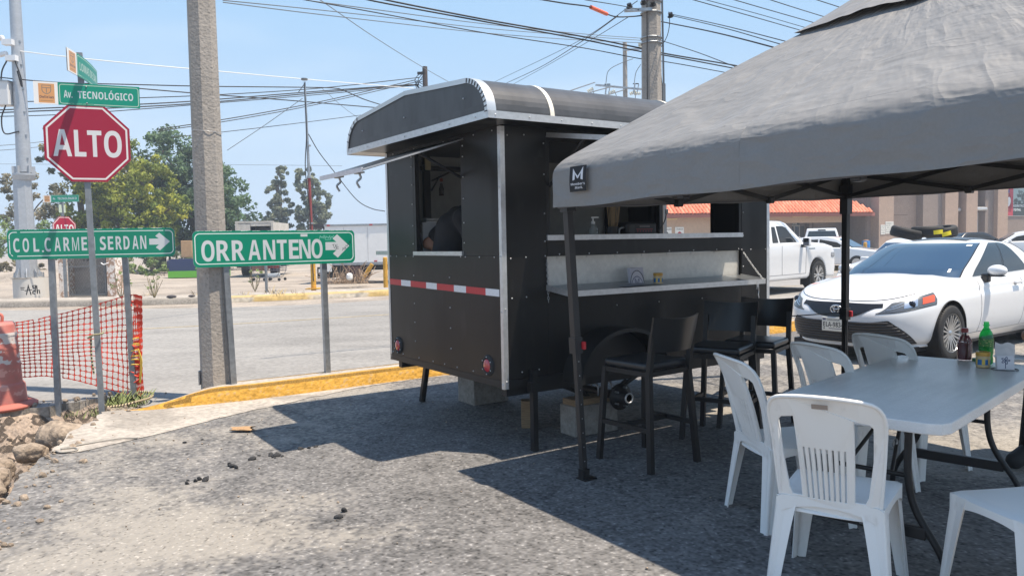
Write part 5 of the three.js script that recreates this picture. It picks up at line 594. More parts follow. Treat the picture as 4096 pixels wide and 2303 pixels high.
    part('leg', [grid(13, 16, (u, v) => prof(v, Math.round(u * 13)), sx * sz < 0)], M.chair, c);
  }
  const cl = (label, x, z, fx, fz) => copyOf(c, label, [x, 0, z], Math.atan2(fx, fz));
  cl('white plastic chair left of the table, seen edge on, back toward the trailer', 1.47, -4.14, 0.98, 0.16);
  cl('white plastic chair on the far long side of the table, beside the far canopy leg', 2.05, -4.62, 0.92, 0.39);
  cl('white plastic chair on the far long side of the table, right before the car bumper', 2.58, -5.0, 0.90, 0.44);
  cl('white plastic chair at the lower right corner, cut by the picture edge', 2.06, -3.03, -0.97, -0.18);
  cl('white plastic chair under the person at the far right end of the table', 3.86, -5.10, -0.80, 0.60);
  part('maker_patch', [place(rbox(0.06, 0.02, 0.003, 0.001, [0.0, 0.848, -0.382], [-0.3, 0, 0]))], plain(0.30, 0.24, 0.2, 0.7), c);
}
{
  const d = [0.7, -0.714], t = thing('folding_table', 'long grey-white folding table with scuffed edges and black legs', 'table', [2.075, 0, -3.985], Math.atan2(-d[1], d[0]));   // local x along its length, z toward its near right side
  const hw = 0.92, hz = 0.385, c = 0.07, pts = [[-hw + c, -hz], [hw - c, -hz], [hw - c * 0.3, -hz + c * 0.3], [hw, -hz + c], [hw, hz - c], [hw - c * 0.3, hz - c * 0.3], [hw - c, hz], [-hw + c, hz], [-hw + c * 0.3, hz - c * 0.3], [-hw, hz - c], [-hw, -hz + c], [-hw + c * 0.3, -hz + c * 0.3]];
  const g = extr(pts, 0.036, 0.007, [], 3); g.rotateX(-Math.PI / 2); g.translate(0, 0.745 - 0.043, 0);
  part('tabletop', [g], std({ color: 0xffffff, roughness: 0.33, bumpScale: 0.0015, map: tex(1024, 1.4, (u, v) => { const a = fbm(u * 7, v * 7, 7, 270, 5), s = fbm(u * 5, v * 70, 5, 271, 4), w = vn(u * 300, v * 300, 300, 272); const k = 0.70 * (1 + 0.22 * (a - 0.5) + 0.16 * (s - 0.5) + 0.06 * (w - 0.5)); return [k * 1.01, k, k * 0.98]; }), bumpMap: tex(512, 0.3, (u, v) => fbm(u * 40, v * 40, 40, 273, 3), false) }), t);
  const lip = extr(dense(pts.map(([x, z]) => [x * 1.0035, z * 1.009]), 0.05), 0.034); lip.rotateX(-Math.PI / 2); lip.translate(0, 0.701, 0);
  part('table_edge', [lip], std({ color: 0xffffff, roughness: 0.6, map: tex(1024, 0.8, (u, v) => { const a = fbm(u * 9, v * 60, 9, 275, 4), b = fbm(u * 30, v * 30, 30, 276, 4); const k = 0.66 - 0.3 * sstep(0.60, 0.74, a) - 0.5 * sstep(0.70, 0.76, b); return [k, k * 0.985, k * 0.95]; }) }), t);
  for (const sx of [-1, 1]) {
    for (const sz of [-1, 1]) part('leg', [tube([[sx * 0.66, 0.70, sz * 0.17], [sx * 0.66, 0.42, sz * 0.17], [sx * 0.665, 0.30, sz * 0.20], [sx * 0.675, 0.12, sz * 0.31], [sx * 0.68, 0.05, sz * 0.335], [sx * 0.68, 0.0, sz * 0.34]], 0.0165, 40, 12)], M.blackSteel, t);
    const b = part('leg_crossbar', [rbox(0.03, 0.055, 0.50, 0.006, [sx * 0.672, 0.20, 0])], M.blackPlastic, t); if (sx < 0) part('maker_label', [place(new THREE.PlaneGeometry(0.12, 0.032), [-0.689, 0.2, 0.03], [0, -Math.PI / 2, 0])], face(canvasTex(256, 64, (x, w, h) => { x.fillStyle = '#14151a'; x.fillRect(0, 0, w, h); x.strokeStyle = '#a9abb0'; x.lineWidth = 4; x.strokeRect(6, 6, w - 12, h - 12); print(x, 'LIFETIME', w / 2, h / 2, 200, 26, '#b5b7bb'); })), b, { uv: true });
    part('brace', [bar([sx * 0.66, 0.44, -0.1], [sx * 0.25, 0.69, -0.02], 0.009), bar([sx * 0.66, 0.44, 0.1], [sx * 0.25, 0.69, 0.02], 0.009), bar([sx * 0.66, 0.44, -0.17], [sx * 0.66, 0.44, 0.17], 0.011)], M.blackSteel, t); part('brace_ring', [place(new THREE.TorusGeometry(0.02, 0.004, 6, 16), [sx * 0.5, 0.535, 0.06], [0.4, 0.6, 0])], M.galv, t);
  }
}
// things on the table
{
  const sauce = thing('sauce_bottle', 'glass bottle of dark red sauce with red cap on the table', 'bottle', [2.70, 0.747, -4.645]); part('bottle', [lathe([[0, 0], [0.036, 0], [0.0395, 0.006], [0.0395, 0.105], [0.037, 0.122], [0.025, 0.145], [0.0175, 0.155], [0.0175, 0.168]], 32)], phy({ color: lin(0.95, 0.9, 0.9), roughness: 0.06, transmission: 1, thickness: 0 }), sauce); part('sauce', [lathe([[0, 0.004], [0.034, 0.004], [0.0375, 0.009], [0.0378, 0.104], [0, 0.1045]], 32)], plain(0.10, 0.012, 0.022, 0.25), sauce); const r = rng(9), sm_ = []; for (let i = 0; i < 9; i++) { const a = r() * 6.28; sm_.push(tube([[0.037 * Math.cos(a), 0.104, 0.037 * Math.sin(a)], [0.034 * Math.cos(a + 0.2), 0.125, 0.034 * Math.sin(a + 0.2)], [0.022 * Math.cos(a + 0.3), 0.146, 0.022 * Math.sin(a + 0.3)]], 0.0035, 8, 5)); } part('smears', sm_, plain(0.16, 0.02, 0.03, 0.3), sauce, { kind: 'stuff' }); part('cap', [cyl(0.0195, 0.0195, 0.02, [0, 0.176, 0], [0, 0, 0], 24), cyl(0.017, 0.0185, 0.006, [0, 0.188, 0], [0, 0, 0], 24)], plain(0.28, 0.035, 0.04, 0.4), sauce);
  const soda = thing('soda_bottle', 'open green plastic soda bottle about half full on the table', 'bottle', [2.725, 0.747, -4.475]); const pr = [[0, 0.004], [0.028, 0], [0.036, 0.008], [0.037, 0.03], [0.034, 0.05], [0.0375, 0.075], [0.038, 0.145], [0.0365, 0.16], [0.03, 0.185], [0.018, 0.205], [0.0135, 0.213], [0.0135, 0.222], [0.018, 0.224], [0.018, 0.228], [0.0135, 0.231], [0.0135, 0.245]]; part('bottle', [lathe(pr, 36)], phy({ color: lin(0.10, 0.72, 0.30), roughness: 0.08, transmission: 0.92, thickness: 0 }), soda); part('soda', [lathe([[0, 0.006], [0.027, 0.004], [0.0345, 0.01], [0.0355, 0.03], [0.0325, 0.05], [0.036, 0.075], [0.0365, 0.105], [0, 0.1055]], 36)], phy({ color: lin(0.16, 0.66, 0.28), roughness: 0.1, transmission: 0.45, thickness: 0 }), soda);
  part('label_band', [place(new THREE.CylinderGeometry(0.0385, 0.0385, 0.042, 36, 1, true), [0, 0.127, 0])], phy({ map: canvasTex(512, 96, (x, w, h) => { x.fillStyle = '#4f9a4c'; x.fillRect(0, 0, w, h); const q = rng(6); for (let i = 0; i < 60; i++) { x.fillStyle = ['#7fb35a', '#356f3c', '#c9cf8c'][i % 3]; x.beginPath(); x.ellipse(q() * w, q() * h, 12, 6, q() * 3, 0, 7); x.fill(); } }), roughness: 0.3, transmission: 0.35, thickness: 0 }), soda, { uv: true });
  jar('small condiment jar with yellow lid and blue label beside the green soda bottle', [2.645, 0.747, -4.37]);
  lone('bottle_cap', [cyl(0.028, 0.029, 0.016, [0, 0.008, 0], [0, 0, 0], 24)], plain(0.03, 0.16, 0.06, 0.5), 'green lid lying on the table behind the condiment jar', 'lid').position.set(2.752, 0.746, -4.60);
  const n = thing('napkin_holder', 'white paper napkins in a wire holder with a blue flower drawing, on the table', 'napkin holder', [2.715, 0.747, -4.285], -0.5); const nm = plain(0.66, 0.65, 0.66, 0.9); part('napkins', [0, 1, 2, 3].map((i) => grid(8, 10, (u, v) => [(u - 0.5) * 0.085 * (1 + 0.1 * v), 0.004 + v * (0.112 + 0.014 * ((i * 7) % 3)) + 0.006 * Math.sin(u * 9 + i), -0.018 + i * 0.011 + 0.012 * (fbm(u * 3 + i, v * 3, 0, 280, 2) - 0.5) - 0.02 * v])), std({ color: lin(0.66, 0.65, 0.66), roughness: 0.9, side: THREE.DoubleSide }), n); part('front_card', [place(new THREE.PlaneGeometry(0.08, 0.075), [0.002, 0.042, 0.024], [-0.15, 0, 0.05])], std({ side: THREE.DoubleSide, roughness: 0.8, map: canvasTex(128, 128, (x) => { x.fillStyle = '#dcdce2'; x.fillRect(0, 0, 128, 128); x.strokeStyle = '#46506f'; x.lineWidth = 6; for (let i = 0; i < 5; i++) { x.beginPath(); x.ellipse(64 + 18 * Math.cos(i * 1.257), 44 + 18 * Math.sin(i * 1.257), 15, 7, i * 1.257, 0, 7); x.stroke(); } x.beginPath(); x.moveTo(64, 60); x.lineTo(60, 118); x.stroke(); }) }), n, { uv: true }); part('wire_frame', [tube([[-0.055, 0.002, 0.035], [0.055, 0.002, 0.035], [0.055, 0.002, -0.03], [-0.055, 0.002, -0.03]], 0.003, 30, 5, true)], M.wire, n);
  lone('plate', [lathe([[0, 0.004], [0.085, 0.004], [0.105, 0.02], [0.108, 0.02], [0.088, 0]], 40)], plain(0.7, 0.7, 0.7, 0.35), 'white plate at the far right end of the table', 'plate').position.set(2.97, 0.747, -4.60);
}
// ======================= VEHICLES =======================
M.carPaint = phy({ color: lin(0.74, 0.75, 0.765), roughness: 0.32, clearcoat: 1, clearcoatRoughness: 0.05 });
M.carGlass = phy({ color: lin(0.03, 0.058, 0.095), roughness: 0.03, ior: 2.2, specularIntensity: 1, specularColor: lin(0.75, 0.88, 1) });
M.sideGlass = phy({ color: lin(0.014, 0.018, 0.022), roughness: 0.03, ior: 1.75 });
M.chrome = plain(0.72, 0.73, 0.74, 0.16, 1); M.alloy = plain(0.50, 0.51, 0.52, 0.28, 0.85); M.trim = plain(0.012, 0.012, 0.013, 0.25);
function wheel(parent, pos, r, w, style, turn = 0, name = 'wheel') {
  const t = part('wheel', [place(lathe([[r * 0.66, -w / 2 + 0.01], [r * 0.72, -w / 2], [r * 0.9, -w / 2], [r * 0.975, -w / 2 + 0.02], [r, -w / 4], [r, w / 4], [r * 0.975, w / 2 - 0.02], [r * 0.9, w / 2], [r * 0.72, w / 2], [r * 0.66, w / 2 - 0.012]], 56), [0, 0, 0], [Math.PI / 2, 0, 0])], M.rubber, parent); t.position.set(...pos); t.rotation.y = turn;
  const R = r * 0.68, g = [place(lathe([[R * 0.9, -w * 0.4], [R * 0.93, w * 0.3], [R * 1.0, w / 2 - 0.004], [R * 1.03, w / 2 - 0.008]], 48), [0, 0, 0], [Math.PI / 2, 0, 0])];
  const z = w / 2 - 0.035, n = style === 'truck' ? 6 : 10; g.push(place(lathe([[0, 0.02], [R * 0.1, 0.018], [R * 0.16, 0.004], [R * 0.2, -0.02]], 28), [0, 0, z], [Math.PI / 2, 0, 0]));
  for (let i = 0; i < n; i++) { const a = (i / n) * Math.PI * 2; for (const s of style === 'truck' ? [-1, 1] : [-1, 1]) { const a1 = a + s * (style === 'truck' ? 0.16 : 0.19), a0 = a + s * (style === 'truck' ? 0.1 : 0.05); g.push(beam([Math.cos(a0) * R * 0.15, Math.sin(a0) * R * 0.15, z - 0.004], [Math.cos(a1) * R * 0.95, Math.sin(a1) * R * 0.95, z + 0.016], style === 'truck' ? 0.03 : 0.021, 0.022, [0, 0, 1])); } }
  part('rim', g, style === 'truck' ? plain(0.55, 0.55, 0.55, 0.3, 0.6) : M.alloy, t); part('brake_disc', [cyl(R * 0.62, R * 0.62, 0.02, [0, 0, z - 0.08], [Math.PI / 2, 0, 0], 28), cyl(R * 0.9, R * 0.9, 0.01, [0, 0, z - 0.13], [Math.PI / 2, 0, 0], 28)], plain(0.05, 0.05, 0.055, 0.5, 0.4), t);
  if (style === 'truck') { const k = []; for (let i = 0; i < 44; i++) { const a = (i / 44) * 6.2832; for (const s of [-1, 1]) k.push(place(new THREE.BoxGeometry(0.022, 0.045, w * 0.42), [Math.cos(a + s * 0.03) * (r + 0.004), Math.sin(a + s * 0.03) * (r + 0.004), s * w * 0.27], [0, 0, a + 1.5708])); } part('tread', k, M.rubber, t, { kind: 'stuff' }); }
  else { const k = []; for (let i = 0; i < 60; i++) { const a = (i / 60) * 6.2832; for (const s of [-1, 1]) k.push(place(new THREE.BoxGeometry(0.016, 0.01, w * 0.3), [Math.cos(a) * (r + 0.0005), Math.sin(a) * (r + 0.0005), s * w * 0.26], [0, s * 0.3, a + 1.5708])); } part('tread', k, M.rubber, t, { kind: 'stuff' }); }
  return t;
}
const interp = (xs, ys, x) => { if (x <= xs[0]) return ys[0]; for (let i = 1; i < xs.length; i++) if (x <= xs[i]) { const t = (x - xs[i - 1]) / (xs[i] - xs[i - 1]); const m = (k) => k <= 0 || k >= xs.length - 1 ? (k <= 0 ? (ys[1] - ys[0]) / (xs[1] - xs[0]) : (ys[k] - ys[k - 1]) / (xs[k] - xs[k - 1])) : (ys[k + 1] - ys[k - 1]) / (xs[k + 1] - xs[k - 1]), h = xs[i] - xs[i - 1], t2 = t * t, t3 = t2 * t; return (2 * t3 - 3 * t2 + 1) * ys[i - 1] + (t3 - 2 * t2 + t) * h * m(i - 1) + (-2 * t3 + 3 * t2) * ys[i] + (t3 - t2) * h * m(i); } return ys[ys.length - 1]; };
// sedan body as stacked plan contours; s in -1..1 runs right rear .. nose .. left rear, t in 0..1 from sill to shoulder
function sedan() {
  const T = [0, 0.12, 0.3, 0.55, 0.75, 0.9, 1], X0 = [0.15, 0.07, 0.045, 0.02, 0.03, 0.09, 0.16], HW = [0.80, 0.872, 0.908, 0.92, 0.915, 0.885, 0.835], XR = [4.75, 4.82, 4.86, 4.88, 4.87, 4.84, 4.78];
  const yTop = (x) => interp([0, 0.17, 0.5, 1.0, 1.4, 1.9, 3.5, 4.3, 4.9], [0.70, 0.735, 0.825, 0.90, 0.945, 0.962, 1.0, 1.04, 1.01], x);
  const contour = (s, x0, hw, xr, a, ar, n) => { const q = Math.abs(s), sg = Math.sign(s) || 1; let x, z; if (q < 0.3) { const th = (q / 0.3) * Math.PI / 2; z = hw * Math.pow(Math.sin(th), 2 / n); x = x0 + a * (1 - Math.cos(th)); } else if (q < 0.75) { x = lerp(x0 + a, xr - ar, (q - 0.3) / 0.45); z = hw; } else { const th = ((1 - q) / 0.25) * Math.PI / 2; z = hw * Math.pow(Math.max(0, Math.sin(th)), 2 / n); x = xr - ar * (1 - Math.cos(th)); } return [x, z * sg]; };
  const body = (s, t) => { const [x, z] = contour(s, interp(T, X0, t), interp(T, HW, t), interp(T, XR, t), 0.72, 0.6, 3.1); const crease = 0.012 * Math.exp(-(((t - 0.80) / 0.03) ** 2)) * sstep(1.0, 1.6, x); return [x, lerp(0.19, yTop(x), t), z * (1 - 0.035 * (1 - sstep(0.5, 1.7, x))) - Math.sign(z) * crease]; };
  const GT = [0, 0.5, 0.85, 1], GX = [1.10, 1.66, 2.10, 2.36], GR = [4.45, 4.08, 3.72, 3.4], GH = [0.80, 0.715, 0.62, 0.54], GY = [0.93, 1.18, 1.355, 1.395];
  const green = (s, t) => { const [x, z] = contour(s, interp(GT, GX, t), interp(GT, GH, t), interp(GT, GR, t), 0.42, 0.6, 2.7); return [x, lerp(yTop(x) - 0.02, interp(GT, GY, t), sstep(0, 0.25, t)), z]; };
  return { body, green, yTop, contour };
}
const SD = sedan();
function closedBody() {
  const nu = 120, nv = 26, S = []; for (let i = 0; i <= nu; i++) S.push(i / nu);
  const P = [], ix = [], id = (x, y, z) => P.push([x, y, z]) - 1;
  const L = [], R = []; for (let j = 0; j <= nv; j++) { L.push(S.map((q, i) => id(...SD.body(q, j / nv)))); R.push(S.map((q, i) => (i === 0 || i === nu ? L[j][i] : id(...SD.body(-q, j / nv))))); }
  for (let j = 0; j < nv; j++) for (let i = 0; i < nu; i++) { ix.push(L[j][i], L[j][i + 1], L[j + 1][i + 1], L[j][i], L[j + 1][i + 1], L[j + 1][i]); ix.push(R[j][i], R[j + 1][i + 1], R[j][i + 1], R[j][i], R[j + 1][i], R[j + 1][i + 1]); }
  const cap = (l, r, lift, up) => { const m = 10, rows = S.map((_, i) => { if (i === 0 || i === nu) return Array(m + 1).fill(l[i]); const a = P[l[i]], b = P[r[i]]; const o = [l[i]]; for (let k = 1; k < m; k++) { const v = k / m; o.push(id(a[0], a[1] + lift(a[0], 2 * v - 1), lerp(a[2], b[2], v))); } o.push(r[i]); return o; }); for (let i = 0; i < nu; i++) for (let k = 0; k < m; k++) { const [a, b, c, d] = [rows[i][k], rows[i][k + 1], rows[i + 1][k], rows[i + 1][k + 1]]; for (const t of up ? [[a, c, b], [b, c, d]] : [[a, b, c], [b, d, c]]) if (new Set(t).size === 3) ix.push(...t); } };
  const hood = (x, v) => { const k = 0.055 * sstep(0.15, 0.6, x) * (1 - 0.4 * sstep(1.2, 2, x)); const bulge = 0.012 * Math.exp(-(((Math.abs(v) - 0.62) / 0.09) ** 2)) * sstep(0.3, 0.9, x); return k * (1 - v * v) * (1 + 0.35 * (1 - v * v)) + bulge; };
  cap(L[nv], R[nv], hood, true); cap(L[0], R[0], () => 0, false);
  const g = new THREE.BufferGeometry(); g.setAttribute('position', new THREE.Float32BufferAttribute(P.flat(), 3)); g.setIndex(ix); g.computeVertexNormals(); return g;
}
function camry() {
  const C = thing('white_sedan', 'white sedan with tinted windows parked behind the canopy leg, facing the table', 'car', [3.86, 0, -9.33], THREE.MathUtils.degToRad(90 - 53.8));
  let bodyG = closedBody();
  try {
    const ev = new Evaluator(); ev.attributes = ['position', 'normal']; ev.useGroups = false; let br = new Brush(bodyG); br.updateMatrixWorld();
    for (const [x, y, r] of [[0.985, 0.345, 0.375], [3.81, 0.345, 0.375]]) for (const s of [-1, 1]) { const c = new Brush(new THREE.CylinderGeometry(r, r, 0.5, 56).deleteAttribute('uv')); c.rotation.x = Math.PI / 2; c.position.set(x, y, s * 0.85); c.updateMatrixWorld(); br = ev.evaluate(br, c, SUBTRACTION); br.updateMatrixWorld(); }
    bodyG = br.geometry;
  } catch (e) { console.log('csg ' + e.message); }
  bodyG = bodyG.index ? bodyG.toNonIndexed() : bodyG; for (const k of Object.keys(bodyG.attributes)) if (k !== 'position') bodyG.deleteAttribute(k);
  const body = part('body', [toCreasedNormals(bodyG, 0.7)], M.carPaint, C);
  const patch = (f, s0, s1, tLo, tHi, off, ns, nt, flip = false) => grid(ns, nt, (u, v) => { const s = lerp(s0, s1, u), t = lerp(tLo(s), tHi(s), v), e = 1e-3, p = f(s, t), a = f(s + e, t), b = f(s, t + (t > 0.99 ? -e : e)); const A = V(a[0] - p[0], a[1] - p[1], a[2] - p[2]), B = V(b[0] - p[0], b[1] - p[1], b[2] - p[2]).multiplyScalar(t > 0.99 ? -1 : 1), n = A.cross(B).normalize(); return [p[0] + n.x * off, p[1] + n.y * off, p[2] + n.z * off]; }, flip);
  const K = (k) => () => k;
  // cabin: pillars and roof as one painted shell, panes on it
  const gh = [patch(SD.green, -1, 1, K(0), K(1), 0, 150, 20)]; gh.push(grid(90, 14, (u, v) => { const q = u, a = SD.green(Math.max(q, 1e-4), 1), b = SD.green(-Math.max(q, 1e-4), 1), k = lerp(-1, 1, v); return [a[0], a[1] + 0.048 * (1 - k * k) * sstep(2.3, 2.7, a[0]) * sstep(3.45, 3.1, a[0]), lerp(b[2], a[2], v)]; }));
  part('cabin', gh, M.carPaint, C);
  part('windshield', [patch(SD.green, -0.228, 0.228, K(0.10), K(0.90), 0.004, 60, 16)], M.carGlass, C); part('rear_window', [patch(SD.green, 0.80, 1.0, K(0.08), K(0.9), 0.004, 20, 12), patch(SD.green, -1.0, -0.80, K(0.08), K(0.9), 0.004, 20, 12)], M.carGlass, C);
  for (const sg of [1, -1]) { const hi = (q) => 0.90 - 1.6 * Math.max(0, Math.abs(q) - 0.62) ** 1.2, pw = (a, b, nm) => part(nm, [sg > 0 ? patch(SD.green, a, b, K(0.10), hi, 0.004, 24, 14) : patch(SD.green, -b, -a, K(0.10), hi, 0.004, 24, 14)], M.sideGlass, C); pw(0.322, 0.505, 'side_window'); pw(0.522, 0.68, 'side_window'); part('window_trim', [sg > 0 ? patch(SD.green, 0.305, 0.71, K(0.045), (q) => 0.10, 0.003, 40, 1) : patch(SD.green, -0.71, -0.305, K(0.045), (q) => 0.10, 0.003, 40, 1), sg > 0 ? patch(SD.green, 0.506, 0.521, K(0.1), K(0.9), 0.003, 2, 10) : patch(SD.green, -0.521, -0.506, K(0.1), K(0.9), 0.003, 2, 10)], M.trim, C); }
  part('windshield_cowl', [patch(SD.green, -0.25, 0.25, K(0.02), K(0.10), 0.003, 40, 2)], M.trim, C); part('windshield_edge', [patch(SD.green, -0.238, -0.228, K(0.1), K(0.9), 0.003, 2, 14), patch(SD.green, 0.228, 0.238, K(0.1), K(0.9), 0.003, 2, 14)], M.trim, C);
  part('sunroof', [grid(20, 12, (u, v) => { const x = lerp(2.52, 3.1, u), k = lerp(-0.72, 0.72, v); return [x, 1.4 + 0.05 * (1 - k * k) * sstep(2.3, 2.7, x), k * 0.52]; }, false)], M.trim, C);
  // stickers and mirror behind the windshield
  part('windshield_sticker', [patch(SD.green, 0.165, 0.195, K(0.80), K(0.84), 0.007, 4, 2), patch(SD.green, 0.16, 0.172, K(0.2), K(0.26), 0.007, 3, 2), patch(SD.green, -0.2, -0.18, K(0.78), K(0.8), 0.007, 4, 2)], M.white, C);
  part('wiper', [tube([-0.18, -0.1, 0, 0.08, 0.14].map((s) => { const p = SD.green(s, 0.12); return [p[0] - 0.012, p[1] + 0.012, p[2]]; }), 0.008, 30, 5)], M.trim, C);
  // nose: upper grille, badge, lower grille with bars, lamps, plate
  part('upper_grille', [patch(SD.body, -0.088, 0.088, (s) => 0.67 + 0.20 * sstep(0.006, 0.075, Math.abs(s)), (s) => 0.955 - 0.02 * Math.abs(s) / 0.09, 0.006, 60, 6)], M.trim, C);
  const el = (rx, ry, cy, w) => { const o = []; for (let i = 0; i < 28; i++) { const a = (i / 28) * 6.2832; o.push([-0.002 + 0.022 * 0, cy + ry * Math.sin(a), rx * Math.cos(a)]); } return tube(o, w, 56, 6, true); };
  const bp = SD.body(0.0001, 0.8); part('badge', [el(0.072, 0.05, 0.625, 0.0065), el(0.03, 0.049, 0.625, 0.0055), el(0.052, 0.022, 0.647, 0.0055)].map((g) => g.translate(bp[0] - 0.012, 0, 0)), M.chrome, C);
  const gTop = (s) => { const q = Math.abs(s); return q < 0.06 ? 0.58 : q < 0.105 ? lerp(0.58, 0.615, (q - 0.06) / 0.045) : lerp(0.615, 0.10, (q - 0.105) / 0.095); };
  part('lower_grille', [patch(SD.body, -0.2, 0.2, K(0.085), (s) => Math.max(0.09, gTop(s)), 0.004, 90, 10)], M.blackPlastic, C);
  for (let k = 0; k < 8; k++) { const t = 0.13 + k * 0.062; for (const r of [[-0.2, 0.2]]) { const pts = []; for (let i = 0; i <= 60; i++) { const s = lerp(r[0], r[1], i / 60); if (gTop(s) > t + 0.012) { const p = SD.body(s, t); pts.push([p[0] - 0.009, p[1], p[2]]); } } if (pts.length > 5) part('grille_bar', [tube(pts, 0.0075, 80, 5)], plain(0.05, 0.05, 0.055, 0.35), C); } }
  part('hood_edge', [tube(Array.from({ length: 41 }, (_, i) => { const s = lerp(-0.19, 0.19, i / 40), p = SD.body(s, 0.99); return [p[0] - 0.001, p[1] + 0.004, p[2]]; }), 0.003, 80, 4)], M.trim, C);
  for (const sg of [1, -1]) {
    const lo = (s) => lerp(0.775, 0.765, (Math.abs(s) - 0.07) / 0.2), hi = (s) => { const q = Math.abs(s); return Math.min(0.775 + 0.20 * sstep(0.07, 0.13, q), lerp(0.93, 0.955, (q - 0.1) / 0.17)) - 0.13 * sstep(0.255, 0.28, q); }, pp = (a, b, f0, f1, off, n, m) => (sg > 0 ? patch(SD.body, a, b, f0, f1, off, n, m) : patch(SD.body, -b, -a, f0, f1, off, n, m));
    const h = part('headlight', [pp(0.072, 0.275, lo, hi, 0.004, 40, 8)], plain(0.16, 0.17, 0.18, 0.2, 0.5), C); part('turn_lamp', [pp(0.212, 0.262, (s) => lo(s) + 0.045, (s) => hi(s) - 0.035, 0.008, 14, 5)], phy({ color: lin(0.62, 0.09, 0.025), roughness: 0.2, clearcoat: 1 }), h);
    for (const d of [0.045, 0.09]) part('light_strip', [tube(Array.from({ length: 12 }, (_, i) => { const q = lerp(0.085 + d * 0.3, 0.15, i / 11), p = SD.body(sg * q, lo(q) + d + 0.05 * (i / 11)); return [p[0] - 0.008, p[1], p[2]]; }), 0.006, 24, 5)], M.chrome, h);
    const pj = SD.body(sg * 0.172, 0.86); part('projector', [ball(0.042, [pj[0] + 0.012, pj[1], pj[2] + sg * 0.004], [0.8, 1, 1], 18)], plain(0.02, 0.025, 0.04, 0.06, 0.2), h); part('lamp_reflector', [pp(0.15, 0.195, (s) => lo(s) + 0.04, (s) => hi(s) - 0.03, 0.006, 8, 4)], M.chrome, h);
    part('headlight_rim', [tube(Array.from({ length: 20 }, (_, i) => { const q = lerp(0.072, 0.275, i / 19), p = SD.body(sg * q, lo(q) - 0.008); return [p[0] - 0.002, p[1], p[2]]; }), 0.004, 40, 5)], M.trim, h);
    const mir = part('mirror', [ball(0.12, [1.93, 1.035, sg * 1.0], [0.62, 0.62, 0.95], 22), rbox(0.1, 0.03, 0.2, 0.012, [1.95, 0.972, sg * 0.96])], M.carPaint, C); part('mirror_stalk', [rbox(0.09, 0.11, 0.09, 0.02, [1.9, 0.945, sg * 0.885])], M.trim, mir); part('mirror_signal', [rbox(0.08, 0.012, 0.17, 0.005, [1.9, 0.972, sg * 1.01])], M.trim, mir);
    for (const x of [2.72, 3.6]) { const hd = part('door_handle', [rbox(0.19, 0.032, 0.035, 0.014, [x, 0.86, sg * 0.935])], M.carPaint, C); part('handle_recess', [place(new THREE.SphereGeometry(0.05, 16, 8), [x + 0.01, 0.86, sg * 0.897], [0, 0, 0], [1, 0.7, 0.35])], plain(0.45, 0.45, 0.46, 0.4), hd); }
    for (const x of [1.62, 2.86, 3.86]) part('door_seam', [tube(Array.from({ length: 15 }, (_, i) => { const t = lerp(0.14, 0.97, i / 14), q = 0.3 + 0.45 * (x + 0.1 * Math.sin(t * 3) - 0.76) / 3.5, p = SD.body(sg * q, t); return [p[0], p[1], p[2] + sg * 0.0005]; }), 0.003, 40, 4)], plain(0.25, 0.25, 0.26, 0.6), C);
    part('sill_strip', [tube(Array.from({ length: 20 }, (_, i) => { const q = lerp(0.37, 0.66, i / 19), p = SD.body(sg * q, 0.13); return [p[0], p[1], p[2] + sg * 0.001]; }), 0.004, 30, 4)], plain(0.2, 0.2, 0.2, 0.6), C);
    for (const x of [0.985, 3.81]) { wheel(C, [x, 0.332, sg * 0.80], 0.332, 0.225, 'sedan', sg > 0 ? 0 : Math.PI); part('wheel_liner', [place(new THREE.CylinderGeometry(0.372, 0.372, 0.3, 40, 1, true), [x, 0.345, sg * 0.755], [Math.PI / 2, 0, 0]), place(new THREE.CircleGeometry(0.372, 40), [x, 0.345, sg * 0.612])], std({ color: lin(0.015), roughness: 0.9, side: THREE.DoubleSide }), C); }
  }
  const pl = part('licence_plate', [rbox(0.012, 0.165, 0.33, 0.005, [0.0, 0.445, 0])], plain(0.7, 0.7, 0.68, 0.5), C);
  part('plate_face', [place(new THREE.PlaneGeometry(0.315, 0.15), [-0.0075, 0.445, 0], [0, -Math.PI / 2, 0])], face(canvasTex(512, 244, (x, w, h) => { x.fillStyle = '#d9d8cf'; x.fillRect(0, 0, w, h); x.fillStyle = '#5a5878'; x.fillRect(8, 10, 66, 40); print(x, 'CHIHUAHUA', w * 0.45, 36, 270, 36, '#4b4c55'); print(x, 'ELA-983-A', w / 2, h * 0.52, 470, 92, '#22242c'); x.fillStyle = '#5a5878'; x.fillRect(140, 200, 300, 12); x.fillStyle = '#77736a'; x.beginPath(); x.arc(40, 206, 18, 0, 7); x.fill(); }), 0.4), pl, { uv: true });
  part('underbody', [box(4.3, 0.06, 1.5, [2.45, 0.17, 0])], M.blackPlastic, C); part('chin_spoiler', [tube(Array.from({ length: 31 }, (_, i) => { const s = lerp(-0.27, 0.27, i / 30), p = SD.body(s, 0.03); return [p[0] - 0.01, p[1] - 0.005, p[2]]; }), 0.016, 60, 6)], M.carPaint, C);
  return C;
}
camry();
